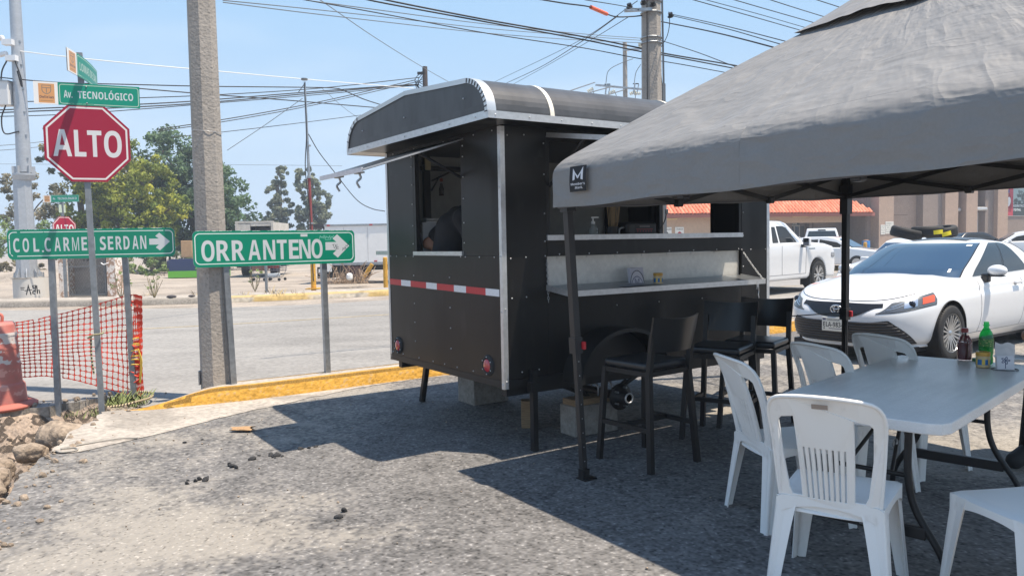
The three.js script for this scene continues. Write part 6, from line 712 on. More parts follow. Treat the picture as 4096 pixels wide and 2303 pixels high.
// pickup truck from side profiles; x forward, front axle at x = 0
function pickup(name, label, pos, turn, group) {
  const P = thing(name, label, 'pickup truck', pos, turn, group), W = 0.98;
  const arch = (cx, r, n = 14) => Array.from({ length: n + 1 }, (_, i) => { const a = Math.PI * (i / n); return [cx + r * Math.cos(Math.PI - a) * -1, 0.46 + r * Math.sin(a) * 0.98]; });
  const lower = [[0.93, 0.42], [0.98, 0.62], [0.97, 0.92], [0.93, 1.08], [0.86, 1.16], [0.4, 1.235], [-0.55, 1.29], [-1.2, 1.28], [-2.5, 1.27], [-2.51, 1.25], [-4.85, 1.25], [-4.95, 1.2], [-4.96, 0.6], [-4.9, 0.5], ...arch(-3.7, 0.5).reverse(), [-3.1, 0.42], [-0.62, 0.42], ...arch(0, 0.52).reverse(), [0.56, 0.42]];
  const b = extr(lower, 2 * W - 0.14, 0.07, [], 4); b.translate(0, 0, -W + 0.07); part('body', [toCreasedNormals(b, 0.6)], M.carPaint, P);
  const cab = (k) => [[-0.58, 1.26], [-1.38, 1.82], [-1.6, 1.87], [-2.2, 1.88], [-2.38, 1.82], [-2.5, 1.26]]; const c = extr(cab(), 1.62, 0.05, [], 3); c.translate(0, 0, -0.81); { const p = c.attributes.position; for (let i = 0; i < p.count; i++) p.setZ(i, p.getZ(i) * (1.06 - 0.2 * clamp((p.getY(i) - 1.26) / 0.62, 0, 1))); } part('cab', [toCreasedNormals(c, 0.6)], M.carPaint, P);
  const zAt = (y) => 0.86 * (1.06 - 0.2 * clamp((y - 1.26) / 0.62, 0, 1)) + 0.004;
  for (const s of [1, -1]) for (const q of [[[-0.98, 1.30], [-1.45, 1.75], [-1.62, 1.79], [-1.95, 1.79], [-1.95, 1.30]], [[-2.02, 1.30], [-2.02, 1.77], [-2.2, 1.77], [-2.34, 1.30]]]) { const g = new THREE.ShapeGeometry(shapeOf(dense(q, 0.1))), p = g.attributes.position; for (let i = 0; i < p.count; i++) p.setZ(i, s * zAt(p.getY(i))); if (s < 0 ) g.computeVertexNormals(); part('side_window', [g], std({ color: lin(0.02, 0.025, 0.03), roughness: 0.06, side: THREE.DoubleSide }), P); }
  part('windshield', [grid(8, 8, (u, v) => { const x = lerp(-0.68, -1.33, v), y = lerp(1.32, 1.78, v), z = lerp(-1, 1, u) * (zAt(y) - 0.09); return [x + 0.045, y + 0.045, z]; })], M.carGlass, P); part('rear_window', [grid(8, 8, (u, v) => { const y = lerp(1.36, 1.78, v), z = lerp(1, -1, u) * (zAt(y) - 0.12); return [lerp(-2.48, -2.39, v) - 0.062, y, z]; })], M.sideGlass, P);
  part('roof_lamp', [rbox(0.08, 0.07, 0.4, 0.02, [-2.42, 1.84, 0])], M.trim, P); part('bumper', [rbox(0.2, 0.28, 1.9, 0.06, [0.92, 0.55, 0])], M.carPaint, P); part('grille', [rbox(0.06, 0.36, 1.3, 0.03, [0.98, 0.9, 0])], M.trim, P);
  for (const s of [1, -1]) { part('headlight', [rbox(0.22, 0.16, 0.2, 0.04, [0.87, 0.98, s * 0.9])], plain(0.35, 0.36, 0.38, 0.15, 0.3), P); const m = part('mirror', [rbox(0.12, 0.24, 0.2, 0.04, [-0.92, 1.36, s * 1.12])], M.carPaint, P); part('mirror_glass', [rbox(0.01, 0.2, 0.16, 0.004, [-0.985, 1.36, s * 1.12])], plain(0.05, 0.06, 0.08, 0.05, 0.8), m); part('mirror_stalk', [rbox(0.1, 0.08, 0.16, 0.02, [-0.92, 1.25, s * 1.0])], M.trim, m);
    part('door_seam', [beam([-0.72, 0.5, s * (W + 0.001)], [-0.68, 1.27, s * (W + 0.001)], 0.012, 0.004), beam([-2.0, 0.5, s * (W + 0.001)], [-2.0, 1.27, s * (W + 0.001)], 0.012, 0.004), beam([-0.72, 0.5, s * (W + 0.001)], [-2.9, 0.5, s * (W + 0.001)], 0.012, 0.004, [0, 0, 1])], plain(0.22, 0.22, 0.23, 0.6), P); part('hood_emblem', [box(0.34, 0.025, 0.004, [-0.36, 1.17, s * (W + 0.002)])], plain(0.1, 0.16, 0.2, 0.4), P);
    for (const x of [0, -3.7]) { wheel(P, [x, 0.42, s * 0.86], 0.42, 0.3, 'truck', s > 0 ? 0 : Math.PI); part('wheel_liner', [place(new THREE.CylinderGeometry(0.49, 0.49, 0.4, 30, 1, true, Math.PI / 2, Math.PI), [x, 0.46, s * 0.76], [Math.PI / 2, 0, 0]), place(new THREE.CircleGeometry(0.49, 30), [x, 0.47, s * 0.985 - s * 0.20])], std({ color: lin(0.012), roughness: 0.9, side: THREE.DoubleSide }), P); part('mud_flap', [rbox(0.03, 0.34, 0.3, 0.01, [x - 0.5, 0.34, s * 0.86])], M.rubber, P); }
  }
  part('underbody', [box(5, 0.14, 1.5, [-2, 0.42, 0])], M.blackPlastic, P); return P;
}
const pk = pickup('pickup_truck', 'white pickup truck with chunky tyres, its front half showing right of the trailer', [7.92, 0, -22.6], 0.74, 'white pickup trucks');
copyOf(pk, 'small distant white pickup with dark rear window in front of the shop doors', [17.5, 0, -44.5], 1.25);
// plain far cars from profiles
function farCar(label, pos, turn, paint, group) {
  const c = thing('parked_car', label, 'car', pos, turn, group), lo = [[2.2, 0.3], [2.25, 0.6], [2.1, 0.78], [1.1, 0.92], [-1.6, 0.98], [-2.2, 0.95], [-2.3, 0.5], [-2.2, 0.3]], up = [[1.15, 0.9], [0.35, 1.36], [0.0, 1.42], [-1.0, 1.42], [-1.35, 1.36], [-2.0, 0.95]];
  const b = extr(lo, 1.64, 0.06, [], 3); b.translate(0, 0, -0.82); part('body', [toCreasedNormals(b, 0.6)], paint, c); const k = extr(up, 1.36, 0.06, [], 3); k.translate(0, 0, -0.68); { const p = k.attributes.position; for (let i = 0; i < p.count; i++) p.setZ(i, p.getZ(i) * (1.08 - 0.22 * clamp((p.getY(i) - 0.9) / 0.5, 0, 1))); } part('cabin', [toCreasedNormals(k, 0.6)], paint, c);
  const zA = (y) => 0.74 * (1.08 - 0.22 * clamp((y - 0.9) / 0.5, 0, 1)) + 0.004; for (const s of [1, -1]) for (const q of [[[0.85, 0.97], [0.3, 1.30], [-0.35, 1.36], [-0.35, 0.97]], [[-0.42, 0.97], [-0.42, 1.36], [-1.1, 1.34], [-1.7, 0.99]]]) { const g = new THREE.ShapeGeometry(shapeOf(dense(q, 0.1))), p = g.attributes.position; for (let i = 0; i < p.count; i++) p.setZ(i, s * zA(p.getY(i))); part('side_window', [g], std({ color: lin(0.015, 0.02, 0.025), roughness: 0.06, side: THREE.DoubleSide }), c); }
  part('windshield', [grid(6, 6, (u, v) => { const y = lerp(0.97, 1.34, v); return [lerp(1.05, 0.42, v) + 0.055, y + 0.04, lerp(-1, 1, u) * (zA(y) - 0.08)]; })], M.carGlass, c); part('rear_window', [grid(6, 6, (u, v) => { const y = lerp(1.0, 1.34, v); return [lerp(-1.95, -1.4, v) - 0.055, y + 0.04, lerp(1, -1, u) * (zA(y) - 0.08)]; })], M.sideGlass, c);
  for (const x of [1.35, -1.4]) for (const s of [1, -1]) { const w = part('wheel', [cyl(0.32, 0.32, 0.2, [x, 0.32, s * 0.8], [Math.PI / 2, 0, 0], 24)], M.rubber, c); part('rim', [cyl(0.2, 0.2, 0.205, [x, 0.32, s * 0.802], [Math.PI / 2, 0, 0], 20)], M.alloy, w); } for (const s of [1, -1]) part('mirror', [rbox(0.12, 0.11, 0.18, 0.03, [0.75, 1.0, s * 0.95])], paint, c);
  return c;
}
farCar('white car with new tyres piled on its roof, right behind the white sedan', [9.7, -0.06, -18.6], -2.45, M.carPaint);
farCar('white car windscreen between the two white pickups', [14.6, 0, -35.5], -0.75, M.carPaint);
farCar('dark car showing over the white sedan roof in front of the shop doors', [30.5, 0.1, -51.5], 0.25, plain(0.02, 0.022, 0.028, 0.25));
farCar('white car at the right picture edge before the red bottle poster', [24.9, 0.1, -38.0], 2.75, M.carPaint);
{
  const tp = [[0.205, -0.1], [0.22, -0.115], [0.29, -0.115], [0.318, -0.09], [0.325, -0.05], [0.325, 0.05], [0.318, 0.09], [0.29, 0.115], [0.22, 0.115], [0.205, 0.1], [0.205, -0.1]]; const mk = (l, p, r) => { const t = lone('tyre', [lathe(tp, 40), ...[-0.06, -0.02, 0.02, 0.06].map((y) => place(new THREE.TorusGeometry(0.325, 0.006, 5, 40), [0, y, 0], [Math.PI / 2, 0, 0]))], M.rubber, l, 'tyre', 'tyres piled on the white car roof'); t.position.set(...p); t.rotation.set(...r); return t; };
  mk('leftmost black tyre, tilted on the white car roof', [8.68, 1.53, -17.2], [0.15, 0, -0.22]); mk('upper flat black tyre in the middle of the pile', [9.14, 1.56, -17.2], [0.02, 0, 0.01]); mk('right black tyre with yellow labels, leaning in the pile', [9.50, 1.545, -17.3], [0.08, 0, 0.14]);
  const y = plain(0.75, 0.62, 0.02, 0.5); for (const [x, yy, l, r] of [[9.20, 1.545, 'left yellow paper label stuck on the tyre tread', 0.1], [9.38, 1.505, 'right yellow paper label stuck on the tyre tread', 0.25]]) { const o = lone('tyre_label', [grid(6, 2, (u, v) => [(u - 0.5) * 0.2, (v - 0.5) * 0.09, 0.02 * Math.cos((u - 0.5) * 3)])], std({ color: lin(0.75, 0.62, 0.02), roughness: 0.5, side: THREE.DoubleSide }), l, 'label', 'yellow labels on the tyres'); o.position.set(x, yy, -16.87); o.rotation.z = r; }
}
// across the road: box truck, dumpster, carts, long white truck
{
  const d = thing('dumpster', 'blue and green dumpster heaped with cardboard and black bags across the road', 'dumpster', [-16.2, 0, -40.4], 0.05); part('bin', [extr([[-1.25, 0.28], [1.35, 0.28], [1.4, 0.94], [-1.22, 0.94]], 1.5).translate(0, 0, -0.9)], plain(0.02, 0.035, 0.11, 0.5), d, { label: 'blue upper half' }); part('base', [box(2.64, 0.33, 1.6, [0.05, 0.17, -0.1])], plain(0.12, 0.40, 0.03, 0.5), d, { label: 'bright green lower half' }); part('lift_pocket', [rbox(0.18, 0.4, 0.3, 0.04, [-1.32, 0.68, 0.3])], plain(0.03, 0.04, 0.1, 0.5), d); part('emblem', [extr([[0.0, 0], [0.5, 0], [0.42, 0.12], [0.25, 0.42], [0.08, 0.12]], 0.01).translate(0.05, 0.42, 0.602)], plain(0.15, 0.5, 0.06), d);
  lone('cardboard_box', [rbox(0.55, 0.85, 0.4, 0.02, [0, 0.3, 0])], M.cardboard, 'upright cardboard box sticking out of the dumpster', 'box').position.set(-16.6, 1.15, -40.2); lone('cardboard_box', [rbox(1.1, 0.35, 0.7, 0.02, [0, 0.1, 0])], M.cardboard, 'flat cardboard box lying on top of the dumpster', 'box').position.set(-15.7, 1.0, -40.2);
  const bag = mergeVertices(new THREE.IcosahedronGeometry(1, 3).deleteAttribute('normal').deleteAttribute('uv')); { const p = bag.attributes.position; for (let i = 0; i < p.count; i++) { const k = 0.8 + 0.35 * fbm(p.getX(i) * 2 + 4, p.getY(i) * 2 + p.getZ(i), 0, 300, 3); p.setXYZ(i, p.getX(i) * k * 0.5, p.getY(i) * k * 0.36, p.getZ(i) * k * 0.4); } bag.computeVertexNormals(); } lone('garbage_bag', [bag], plain(0.015, 0.015, 0.018, 0.3), 'black garbage bag on top of the dumpster', 'bag').position.set(-15.9, 1.35, -40.4);
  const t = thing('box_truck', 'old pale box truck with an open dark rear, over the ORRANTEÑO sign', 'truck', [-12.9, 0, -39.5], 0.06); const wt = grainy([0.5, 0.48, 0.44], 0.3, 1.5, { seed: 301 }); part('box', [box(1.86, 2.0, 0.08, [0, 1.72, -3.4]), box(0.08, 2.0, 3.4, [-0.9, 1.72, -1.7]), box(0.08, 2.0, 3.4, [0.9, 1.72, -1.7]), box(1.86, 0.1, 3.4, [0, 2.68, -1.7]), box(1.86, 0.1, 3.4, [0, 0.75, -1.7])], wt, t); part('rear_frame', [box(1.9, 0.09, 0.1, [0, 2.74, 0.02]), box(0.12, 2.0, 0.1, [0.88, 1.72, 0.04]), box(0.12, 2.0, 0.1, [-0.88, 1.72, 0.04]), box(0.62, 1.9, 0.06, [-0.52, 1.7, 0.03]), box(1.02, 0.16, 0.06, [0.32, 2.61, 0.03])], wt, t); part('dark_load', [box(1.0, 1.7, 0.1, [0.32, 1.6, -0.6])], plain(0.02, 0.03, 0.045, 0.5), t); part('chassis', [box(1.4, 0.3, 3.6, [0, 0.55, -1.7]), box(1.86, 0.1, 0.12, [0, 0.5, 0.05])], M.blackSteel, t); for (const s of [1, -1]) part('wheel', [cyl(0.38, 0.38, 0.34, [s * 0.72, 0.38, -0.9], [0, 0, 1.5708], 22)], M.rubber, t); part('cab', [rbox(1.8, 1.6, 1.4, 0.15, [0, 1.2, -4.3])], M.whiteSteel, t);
  const s = thing('box_truck', 'long white box truck parked side on, cut by the black trailer', 'truck', [-7.4, 0, -31.0], -0.06); part('box', [rbox(7.2, 1.5, 2.3, 0.03, [3.62, 1.52, -1.15])], grainy([0.80, 0.805, 0.80], 0.06, 2, { seed: 302, rough: 0.5 }), s); part('top_rail', [box(7.22, 0.08, 0.03, [3.62, 2.28, 0.012])], M.galv, s); part('bottom_rail', [box(7.22, 0.11, 0.03, [3.62, 0.76, 0.014])], M.galv, s); for (const x of [0.8, 1.75, 2.75, 3.6]) part('side_seam', [box(0.015, 1.36, 0.006, [x, 1.52, 0.002])], plain(0.5), s); for (const [x, y] of [[0.2, 2.28], [1.9, 2.28], [0.12, 0.85], [2.05, 0.85], [4, 2.28]]) part('marker_lamp', [box(0.12, 0.05, 0.02, [x, y, 0.032])], plain(0.45, 0.03, 0.03, 0.4), s);
  part('rear_frame', [box(0.42, 0.16, 2.3, [-0.2, 2.27, -1.15]), box(0.05, 1.5, 2.3, [0.0, 1.5, -1.15])], plain(0.05, 0.05, 0.055), s); part('rear_bumper', [box(0.5, 0.45, 2.2, [-0.05, 0.42, -1.05])], M.blackSteel, s); part('licence_plate', [box(0.24, 0.14, 0.02, [-0.12, 0.5, 0.06])], M.white, s); part('tail_light', [box(0.18, 0.32, 0.03, [0.2, 0.62, 0.06])], M.white, s); for (const x of [0.95, 4.6, 5.7]) for (const z of [-0.2, -2.0]) part('wheel', [cyl(0.4, 0.4, 0.3, [x, 0.4, z], [Math.PI / 2, 0, 0], 24)], M.rubber, s); part('mud_flap', [rbox(0.62, 0.55, 0.03, 0.01, [1.15, 0.38, 0.02])], plain(0.06, 0.025, 0.03, 0.6), s, { label: 'dark mud flap with a red patch' }); part('chassis', [box(6.8, 0.22, 1.6, [3.6, 0.6, -1.15])], M.blackSteel, s);
  const cart = thing('shopping_cart', 'loaded shopping cart standing by the box truck, left of two', 'shopping cart', [-11.1, 0, -34.5], 0.2, 'shopping carts across the road'); const cf = plain(0.1, 0.1, 0.13, 0.4, 0.4); part('basket', [...[0.45, 0.55, 0.65, 0.75, 0.85].map((y) => tube([[-0.4, y, 0.26], [0.42, y, 0.26], [0.42, y, -0.26], [-0.4, y, -0.26]], 0.009, 40, 4, true)), ...[-0.35, -0.2, -0.05, 0.1, 0.25, 0.4].flatMap((x) => [bar([x, 0.45, 0.26], [x, 0.87, 0.27], 0.008), bar([x, 0.45, -0.26], [x, 0.87, -0.27], 0.008)])], cf, cart); part('frame', [tube([[-0.42, 1.0, 0.25], [-0.42, 0.9, 0.25], [-0.2, 0.2, 0.25], [0.45, 0.15, 0.25]], 0.014, 30, 5), tube([[-0.42, 1.0, -0.25], [-0.42, 0.9, -0.25], [-0.2, 0.2, -0.25], [0.45, 0.15, -0.25]], 0.014, 30, 5), bar([-0.43, 1.0, -0.26], [-0.43, 1.0, 0.26], 0.018)], M.galv, cart); for (const [x, z] of [[-0.3, 0.25], [0.42, 0.25], [-0.3, -0.25], [0.42, -0.25]]) part('caster', [cyl(0.065, 0.065, 0.04, [x, 0.065, z], [Math.PI / 2, 0, 0], 14)], M.rubber, cart);
  copyOf(cart, 'shopping cart with its handle to the right, right of two', [-10.35, 0, -34.3], Math.PI - 0.25); lone('cargo_box', [rbox(0.62, 0.3, 0.42, 0.03, [0, 0.15, 0])], plain(0.22, 0.10, 0.07), 'brown box riding in the left shopping cart', 'box').position.set(-11.1, 0.46, -34.5); lone('cargo_bag', [rbox(0.5, 0.25, 0.4, 0.1, [0, 0.12, 0])], plain(0.25, 0.03, 0.03), 'red bag lying in the right shopping cart', 'bag').position.set(-10.45, 0.55, -34.3); lone('cargo_tub', [rbox(0.5, 0.16, 0.36, 0.04, [0, 0.08, 0])], plain(0.45, 0.5, 0.55), 'pale tub on the lower rack of the right shopping cart', 'tub').position.set(-10.45, 0.17, -34.3);
  const br = rng(12), tw = []; for (let i = 0; i < 120; i++) { const a = br() * 6.28, e = br() * 1.3, l = 0.35 + br() * 0.75, x = (br() - 0.5) * 1.2, z = (br() - 0.5) * 0.8; const p = [x, 0.02, z], q = [x + Math.cos(a) * Math.cos(e) * l * 0.7, Math.sin(e) * l, z + Math.sin(a) * Math.cos(e) * l * 0.6]; const m = [lerp(p[0], q[0], 0.5) + (br() - 0.5) * 0.2, lerp(p[1], q[1], 0.55) + 0.1 * br(), lerp(p[2], q[2], 0.5)]; tw.push(tube([p, m, q], 0.006 + 0.006 * br(), 5, 3)); } const bh = lone('dry_branches', tw, plain(0.30, 0.215, 0.15, 0.9), 'heap of dry brown branches at the kerb before the white box truck', 'branches'); bh.position.set(-5.95, 0.1, -28.2); bh.scale.set(1.2, 0.95, 1); bh.userData.kind = 'stuff'; lone('plastic_bag', [rbox(0.22, 0.26, 0.2, 0.09, [0, 0.13, 0])], M.white, 'white plastic bag caught in the dry branches', 'bag').position.set(-5.75, 0.25, -27.7);
  for (const [x, z, s] of [[-8.85, -21.55, 0.09], [-9.35, -21.42, 0.13]]) { const o = lone('dark_clod', [bag.clone().scale(s * 2, s, s * 2)], plain(0.05, 0.045, 0.05, 0.9), s > 0.1 ? 'larger dark clod lying on the far kerb' : 'smaller dark clod lying on the far kerb', 'rubble'); o.position.set(x, 0.18, z); }
}
// ======================= SHOPS =======================
{
  const FA = Math.atan2(0.292, 0.956), S = thing('shop_building', 'long tan stucco shop building with a red tile awning across the road', 'building', [17.5, 0, -57.5], FA);
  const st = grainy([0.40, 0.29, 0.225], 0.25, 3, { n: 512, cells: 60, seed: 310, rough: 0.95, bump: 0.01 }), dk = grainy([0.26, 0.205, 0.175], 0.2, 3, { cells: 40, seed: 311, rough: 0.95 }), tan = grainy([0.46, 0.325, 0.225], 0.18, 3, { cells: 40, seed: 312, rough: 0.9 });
  const T0 = -9, T = (px) => { const k = (px - 1287.5) / 1968.6 + 0.004; return (k * 57.5 - 17.5) / (0.956 - 0.292 * k); };   // picture column to metres along the facade
  const w = (t0, t1, y0, y1, z0, z1) => box(t1 - t0, y1 - y0, z1 - z0, [(t0 + t1) / 2, (y0 + y1) / 2, (z0 + z1) / 2]);
  part('back_wall', [w(T0, 12.4, 0, 7, -4.2, -3.6), w(11.2, 11.7, 0, 6.9, -3.6, -1.0), w(11.6, 60, 0, 7.2, -2.0, -1.4)], dk, S); part('roof_slab', [w(T0, 11.6, 6.9, 7.2, -14, -3.4), w(11.6, 60, 7.1, 7.5, -14, 0.2)], st, S);
  part('arcade_wall', [w(T0, T(1957), 0, 3.2, -1.0, -0.6)], tan, S); part('header_beam', [w(T(1957), T(2137) + 0.3, 2.55, 3.15, -1.2, -0.7)], tan, S); part('arcade_ceiling', [w(T0, 11.4, 3.15, 3.25, -3.6, -0.2)], tan, S); part('paving', [w(T0, 60, 0, 0.12, -4, 1.6)], M.apron, S);
  // tile awning: fascia and rows of barrel tiles with a hipped end
  const e1 = T(2185) + 0.15; part('fascia', [w(T0, e1, 3.0, 3.27, 0.02, 0.12), box(0.1, 0.27, 1.4, [e1 + 0.05, 3.135, -0.6])], plain(0.33, 0.115, 0.085, 0.8), S); part('awning_deck', [grid(1, 1, (u, v) => [lerp(T0, e1 - 1.5 * v, u), lerp(3.25, 4.55, v), lerp(0.1, -1.6, v)]), grid(1, 1, (u, v) => [e1 - 1.5 * v, lerp(3.25, 4.55, v), lerp(0.1, lerp(-1.6, -3.2, u), 0) - u * 3 * (1 - v) - 1.7 * v])], std({ color: lin(0.30, 0.11, 0.07), roughness: 0.9, side: THREE.DoubleSide }), S);
  const tl = [], tr = rng(7), th = new THREE.CylinderGeometry(0.135, 0.15, 0.52, 8, 1, true, -Math.PI / 2, Math.PI); const pitch = Math.atan2(1.3, 1.7); const tmats = [[0.62, 0.20, 0.11], [0.56, 0.17, 0.09], [0.66, 0.24, 0.14]].map((c) => grainy(c, 0.25, 0.8, { seed: 313, rough: 0.85, more: { side: THREE.DoubleSide } })), groups = [[], [], []];
  for (let r = 0; r < 5; r++) for (let x = T0; x < e1 - 0.1 - r * 0.32; x += 0.29) { const v = (r + 0.42) / 4.9; groups[Math.floor(tr() * 3)].push(place(th.clone(), [x + (tr() - 0.5) * 0.02, lerp(3.25, 4.55, v) + 0.03 + 0.02 * tr(), lerp(0.14, -1.6, v)], [pitch - Math.PI / 2 + 0.09, 0, (tr() - 0.5) * 0.05])); }
  groups.forEach((g, i) => part('roof_tiles', g, tmats[i], S, { kind: 'stuff' }));
  // shop fronts under the awning
  const gl = std({ color: lin(0.012, 0.013, 0.018), roughness: 0.08 }), fr = plain(0.55, 0.55, 0.54, 0.5);
  const door = (p0, p1, y1, name) => { const a = T(p0), b = T(p1); const d = part(name, [w(a, b, 0.12, y1, -3.58, -3.53)], gl, S); part('door_frame', [w(a - 0.06, a, 0.12, y1 + 0.08, -3.6, -3.5), w(b, b + 0.06, 0.12, y1 + 0.08, -3.6, -3.5), w(a, b, y1, y1 + 0.08, -3.6, -3.5), w((a + b) / 2 - 0.04, (a + b) / 2 + 0.04, 0.12, y1, -3.53, -3.49)], fr, d); return d; };
  door(1963, 1990, 2.3, 'glass_door'); door(2052, 2078, 2.35, 'glass_door'); part('shop_window', [w(T(1992), T(2008), 0.6, 2.35, -3.58, -3.54)], plain(0.1, 0.085, 0.075, 0.4), S); part('shop_window', [w(T(2079), T(2092), 0.4, 2.35, -3.58, -3.54)], plain(0.07, 0.06, 0.055, 0.3), S); part('door_lintel', [w(T(1958), T(2010), 2.42, 2.52, -3.55, -3.4)], fr, S); part('door_notice', [w(T(1980), T(1985), 1.6, 1.95, -3.5, -3.48)], plain(0.6, 0.55, 0.3), S);
  part('shop_sign', [w(T(2052), T(2078), 2.45, 2.95, -3.5, -3.46)], plain(0.03, 0.028, 0.03), S); part('sign_face', [place(new THREE.PlaneGeometry(0.82, 0.42), [(T(2052) + T(2078)) / 2 - 0.1, 2.66, -3.452])], face(canvasTex(256, 128, (x, ww, h) => { x.fillStyle = '#17161a'; x.fillRect(0, 0, ww, h); print(x, 'aua', 128, 70, 200, 96, '#d8d6d0', true, 'serif'); })), S, { uv: true });
  for (const [a, b] of [[T(2012) , T(2030)], [T(2033), T(2051)], [T(2096), T(2104)], [T(2106), T(2150)]]) part('arcade_pier', [w(a, b, 0.12, 3.15, -3.5, -3.1)], dk, S);
  part('ceiling_lamp', [box(1.35, 0.06, 0.12, [T(2018), 3.02, -0.55])], plain(0.75, 0.62, 0.3), S); part('ceiling_lamp', [box(1.5, 0.06, 0.12, [T(1682), 2.92, -0.5])], plain(0.75, 0.62, 0.3), S);
  // pilasters and bays of the high wall
  const base = part('wall_base', [w(e1 + 0.2, T(2204), 0, 7.1, -1.4, -0.9)], dk, S); for (const [a, b] of [[2204, 2241], [2370, 2402.5], [2423, 2451], [2502, 2527.5]]) part('pilaster', [w(T(a), T(b), 0, 7.1, -1.4, 0.0)], st, S); part('bay_wall', [w(T(2241), T(2370), 0, 7.1, -1.42, -1.0)], st, S); part('bay_wall', [w(T(2322), T(2370), 0, 7.1, -1.0, -0.3)], dk, S); part('wall_joint', [w(T(2241), T(2300), 3.05, 3.1, -1.0, -0.985)], plain(0.2, 0.14, 0.1), S);
  part('bay_wall', [w(T(2402.5), T(2423), 0, 7.1, -1.42, -1.1), w(T(2451), T(2502), 0, 7.1, -1.42, -1.1), w(T(2481), T(2502), 0, 7.1, -1.1, -0.4), w(T(2527.5), T(2700), 0, 7.1, -1.42, -0.6)], dk, S);
  const dt = canvasTex(256, 640, (x, ww, h) => { x.fillStyle = '#d3d4d8'; x.fillRect(0, 0, ww, h); x.fillStyle = '#33508f'; x.fillRect(100, 120, 46, 70); x.fillStyle = '#b8324a'; x.beginPath(); x.moveTo(85, 240); x.quadraticCurveTo(70, 320, 150, 330); x.lineTo(160, 240); x.fill(); x.beginPath(); x.moveTo(120, 380); x.quadraticCurveTo(180, 440, 170, 520); x.lineTo(80, 520); x.fill(); x.fillStyle = '#c08590'; for (let i = 0; i < 6; i++) x.fillRect(40, 550 + i * 14, 170 - (i % 3) * 30, 6); });
  for (const [a, b] of [[2451.5, 2465.5], [2467, 2481]]) { const d = part('entrance_door', [w(T(a), T(b), 0.12, 3.25, -1.1, -1.06)], plain(0.66, 0.67, 0.69, 0.5), S); part('door_poster', [place(new THREE.PlaneGeometry(T(b) - T(a) - 0.1, 3.0), [(T(a) + T(b)) / 2, 1.7, -1.055])], face(dt, 0.6), d, { uv: true }); }
  part('awning_bar', [place(new THREE.CylinderGeometry(0.17, 0.17, T(2485) - T(2451), 18), [(T(2485) + T(2451)) / 2, 3.5, -0.5], [0, 0, Math.PI / 2])], M.alu, S); part('awning_bar', [place(new THREE.CylinderGeometry(0.17, 0.17, 0.9, 18), [T(2403) + 0.2, 3.45, -0.5], [0, 0, Math.PI / 2])], M.alu, S);
  const poster = canvasTex(512, 512, (x, ww, h) => { x.fillStyle = '#b8414f'; x.fillRect(0, 0, 200, h); x.fillStyle = '#9fb4b3'; x.fillRect(200, 0, 312, h); x.fillStyle = '#46504c'; const r = rng(2); for (let i = 0; i < 40; i++) { x.globalAlpha = 0.6; x.beginPath(); x.ellipse(230 + r() * 270, 60 + r() * 240, 12 + r() * 30, 10 + r() * 34, r() * 3, 0, 7); x.fill(); } x.globalAlpha = 1; x.fillStyle = '#3b4546'; x.fillRect(200, 290, 312, 222); x.fillStyle = '#8e2433'; x.beginPath(); x.moveTo(70, 90); x.lineTo(130, 90); x.quadraticCurveTo(178, 200, 165, 440); x.lineTo(45, 440); x.quadraticCurveTo(28, 200, 70, 90); x.fill(); x.fillStyle = '#34518d'; x.fillRect(80, 20, 44, 64); x.fillStyle = '#dfe2e4'; x.beginPath(); x.ellipse(105, 250, 44, 92, 0.15, 0, 7); x.fill(); print(x, 'HIDRATACIÓN', 352, 326, 300, 44, '#e6ecec'); print(x, 'TOTAL', 288, 400, 160, 44, '#e6ecec'); });
  part('poster', [place(new THREE.BoxGeometry(2.7, 2.3, 0.05), [T(2527.5) + 1.45, 4.05, -0.56])], M.white, S); part('poster_face', [place(new THREE.PlaneGeometry(2.66, 2.26), [T(2527.5) + 1.45, 4.05, -0.533])], face(poster, 0.6), S, { uv: true });
  const notice = (seed) => canvasTex(128, 128, (x) => { x.fillStyle = '#d9d8d0'; x.fillRect(0, 0, 128, 128); x.fillStyle = '#6c7070'; const r = rng(seed); for (let i = 0; i < 5; i++) for (let k = 10; k < 112; k += 9) if (r() > 0.25) x.fillRect(k, 14 + i * 22, 6, 10); });
  for (const [a, b, y0, y1, sd] of [[2208, 2219, 1.55, 2.3, 1], [2220, 2240, 1.6, 2.55, 2]]) { const n = part('wall_notice', [w(T(a), T(b), y0, y1, 0.003, 0.03)], M.white, S); part('notice_face', [place(new THREE.PlaneGeometry(T(b) - T(a) - 0.02, y1 - y0 - 0.02), [(T(a) + T(b)) / 2, (y0 + y1) / 2, 0.034])], face(notice(sd), 0.6), n, { uv: true }); }
  // hand painted cards seen through the trailer
  for (const [a, b, txt, colr] of [[1669, 1693, 'Aguacate', '#3c4238'], [1702, 1724, 'Tomate', '#a8232c']]) { const y0 = 1.55, y1 = 2.35; const n = part('price_card', [w(T(a), T(b), y0, y1, -0.59, -0.565)], M.white, S); part('card_face', [place(new THREE.PlaneGeometry(T(b) - T(a) - 0.02, y1 - y0 - 0.02), [(T(a) + T(b)) / 2, (y0 + y1) / 2, -0.56])], face(canvasTex(256, 256, (x) => { x.fillStyle = '#dddcd6'; x.fillRect(0, 0, 256, 256); x.fillStyle = '#2c2a2c'; x.font = 'italic bold 54px serif'; x.textAlign = 'center'; x.fillText(txt, 128, 64); x.fillStyle = colr; x.beginPath(); x.ellipse(128, 175, txt === 'Tomate' ? 66 : 42, 72, 0, 0, 7); x.fill(); }), 0.7), n, { uv: true }); }
  const L2 = (t, z) => { const c = Math.cos(FA), s = Math.sin(FA); return [17.5 + t * c + z * s, -57.5 - t * s + z * c]; };
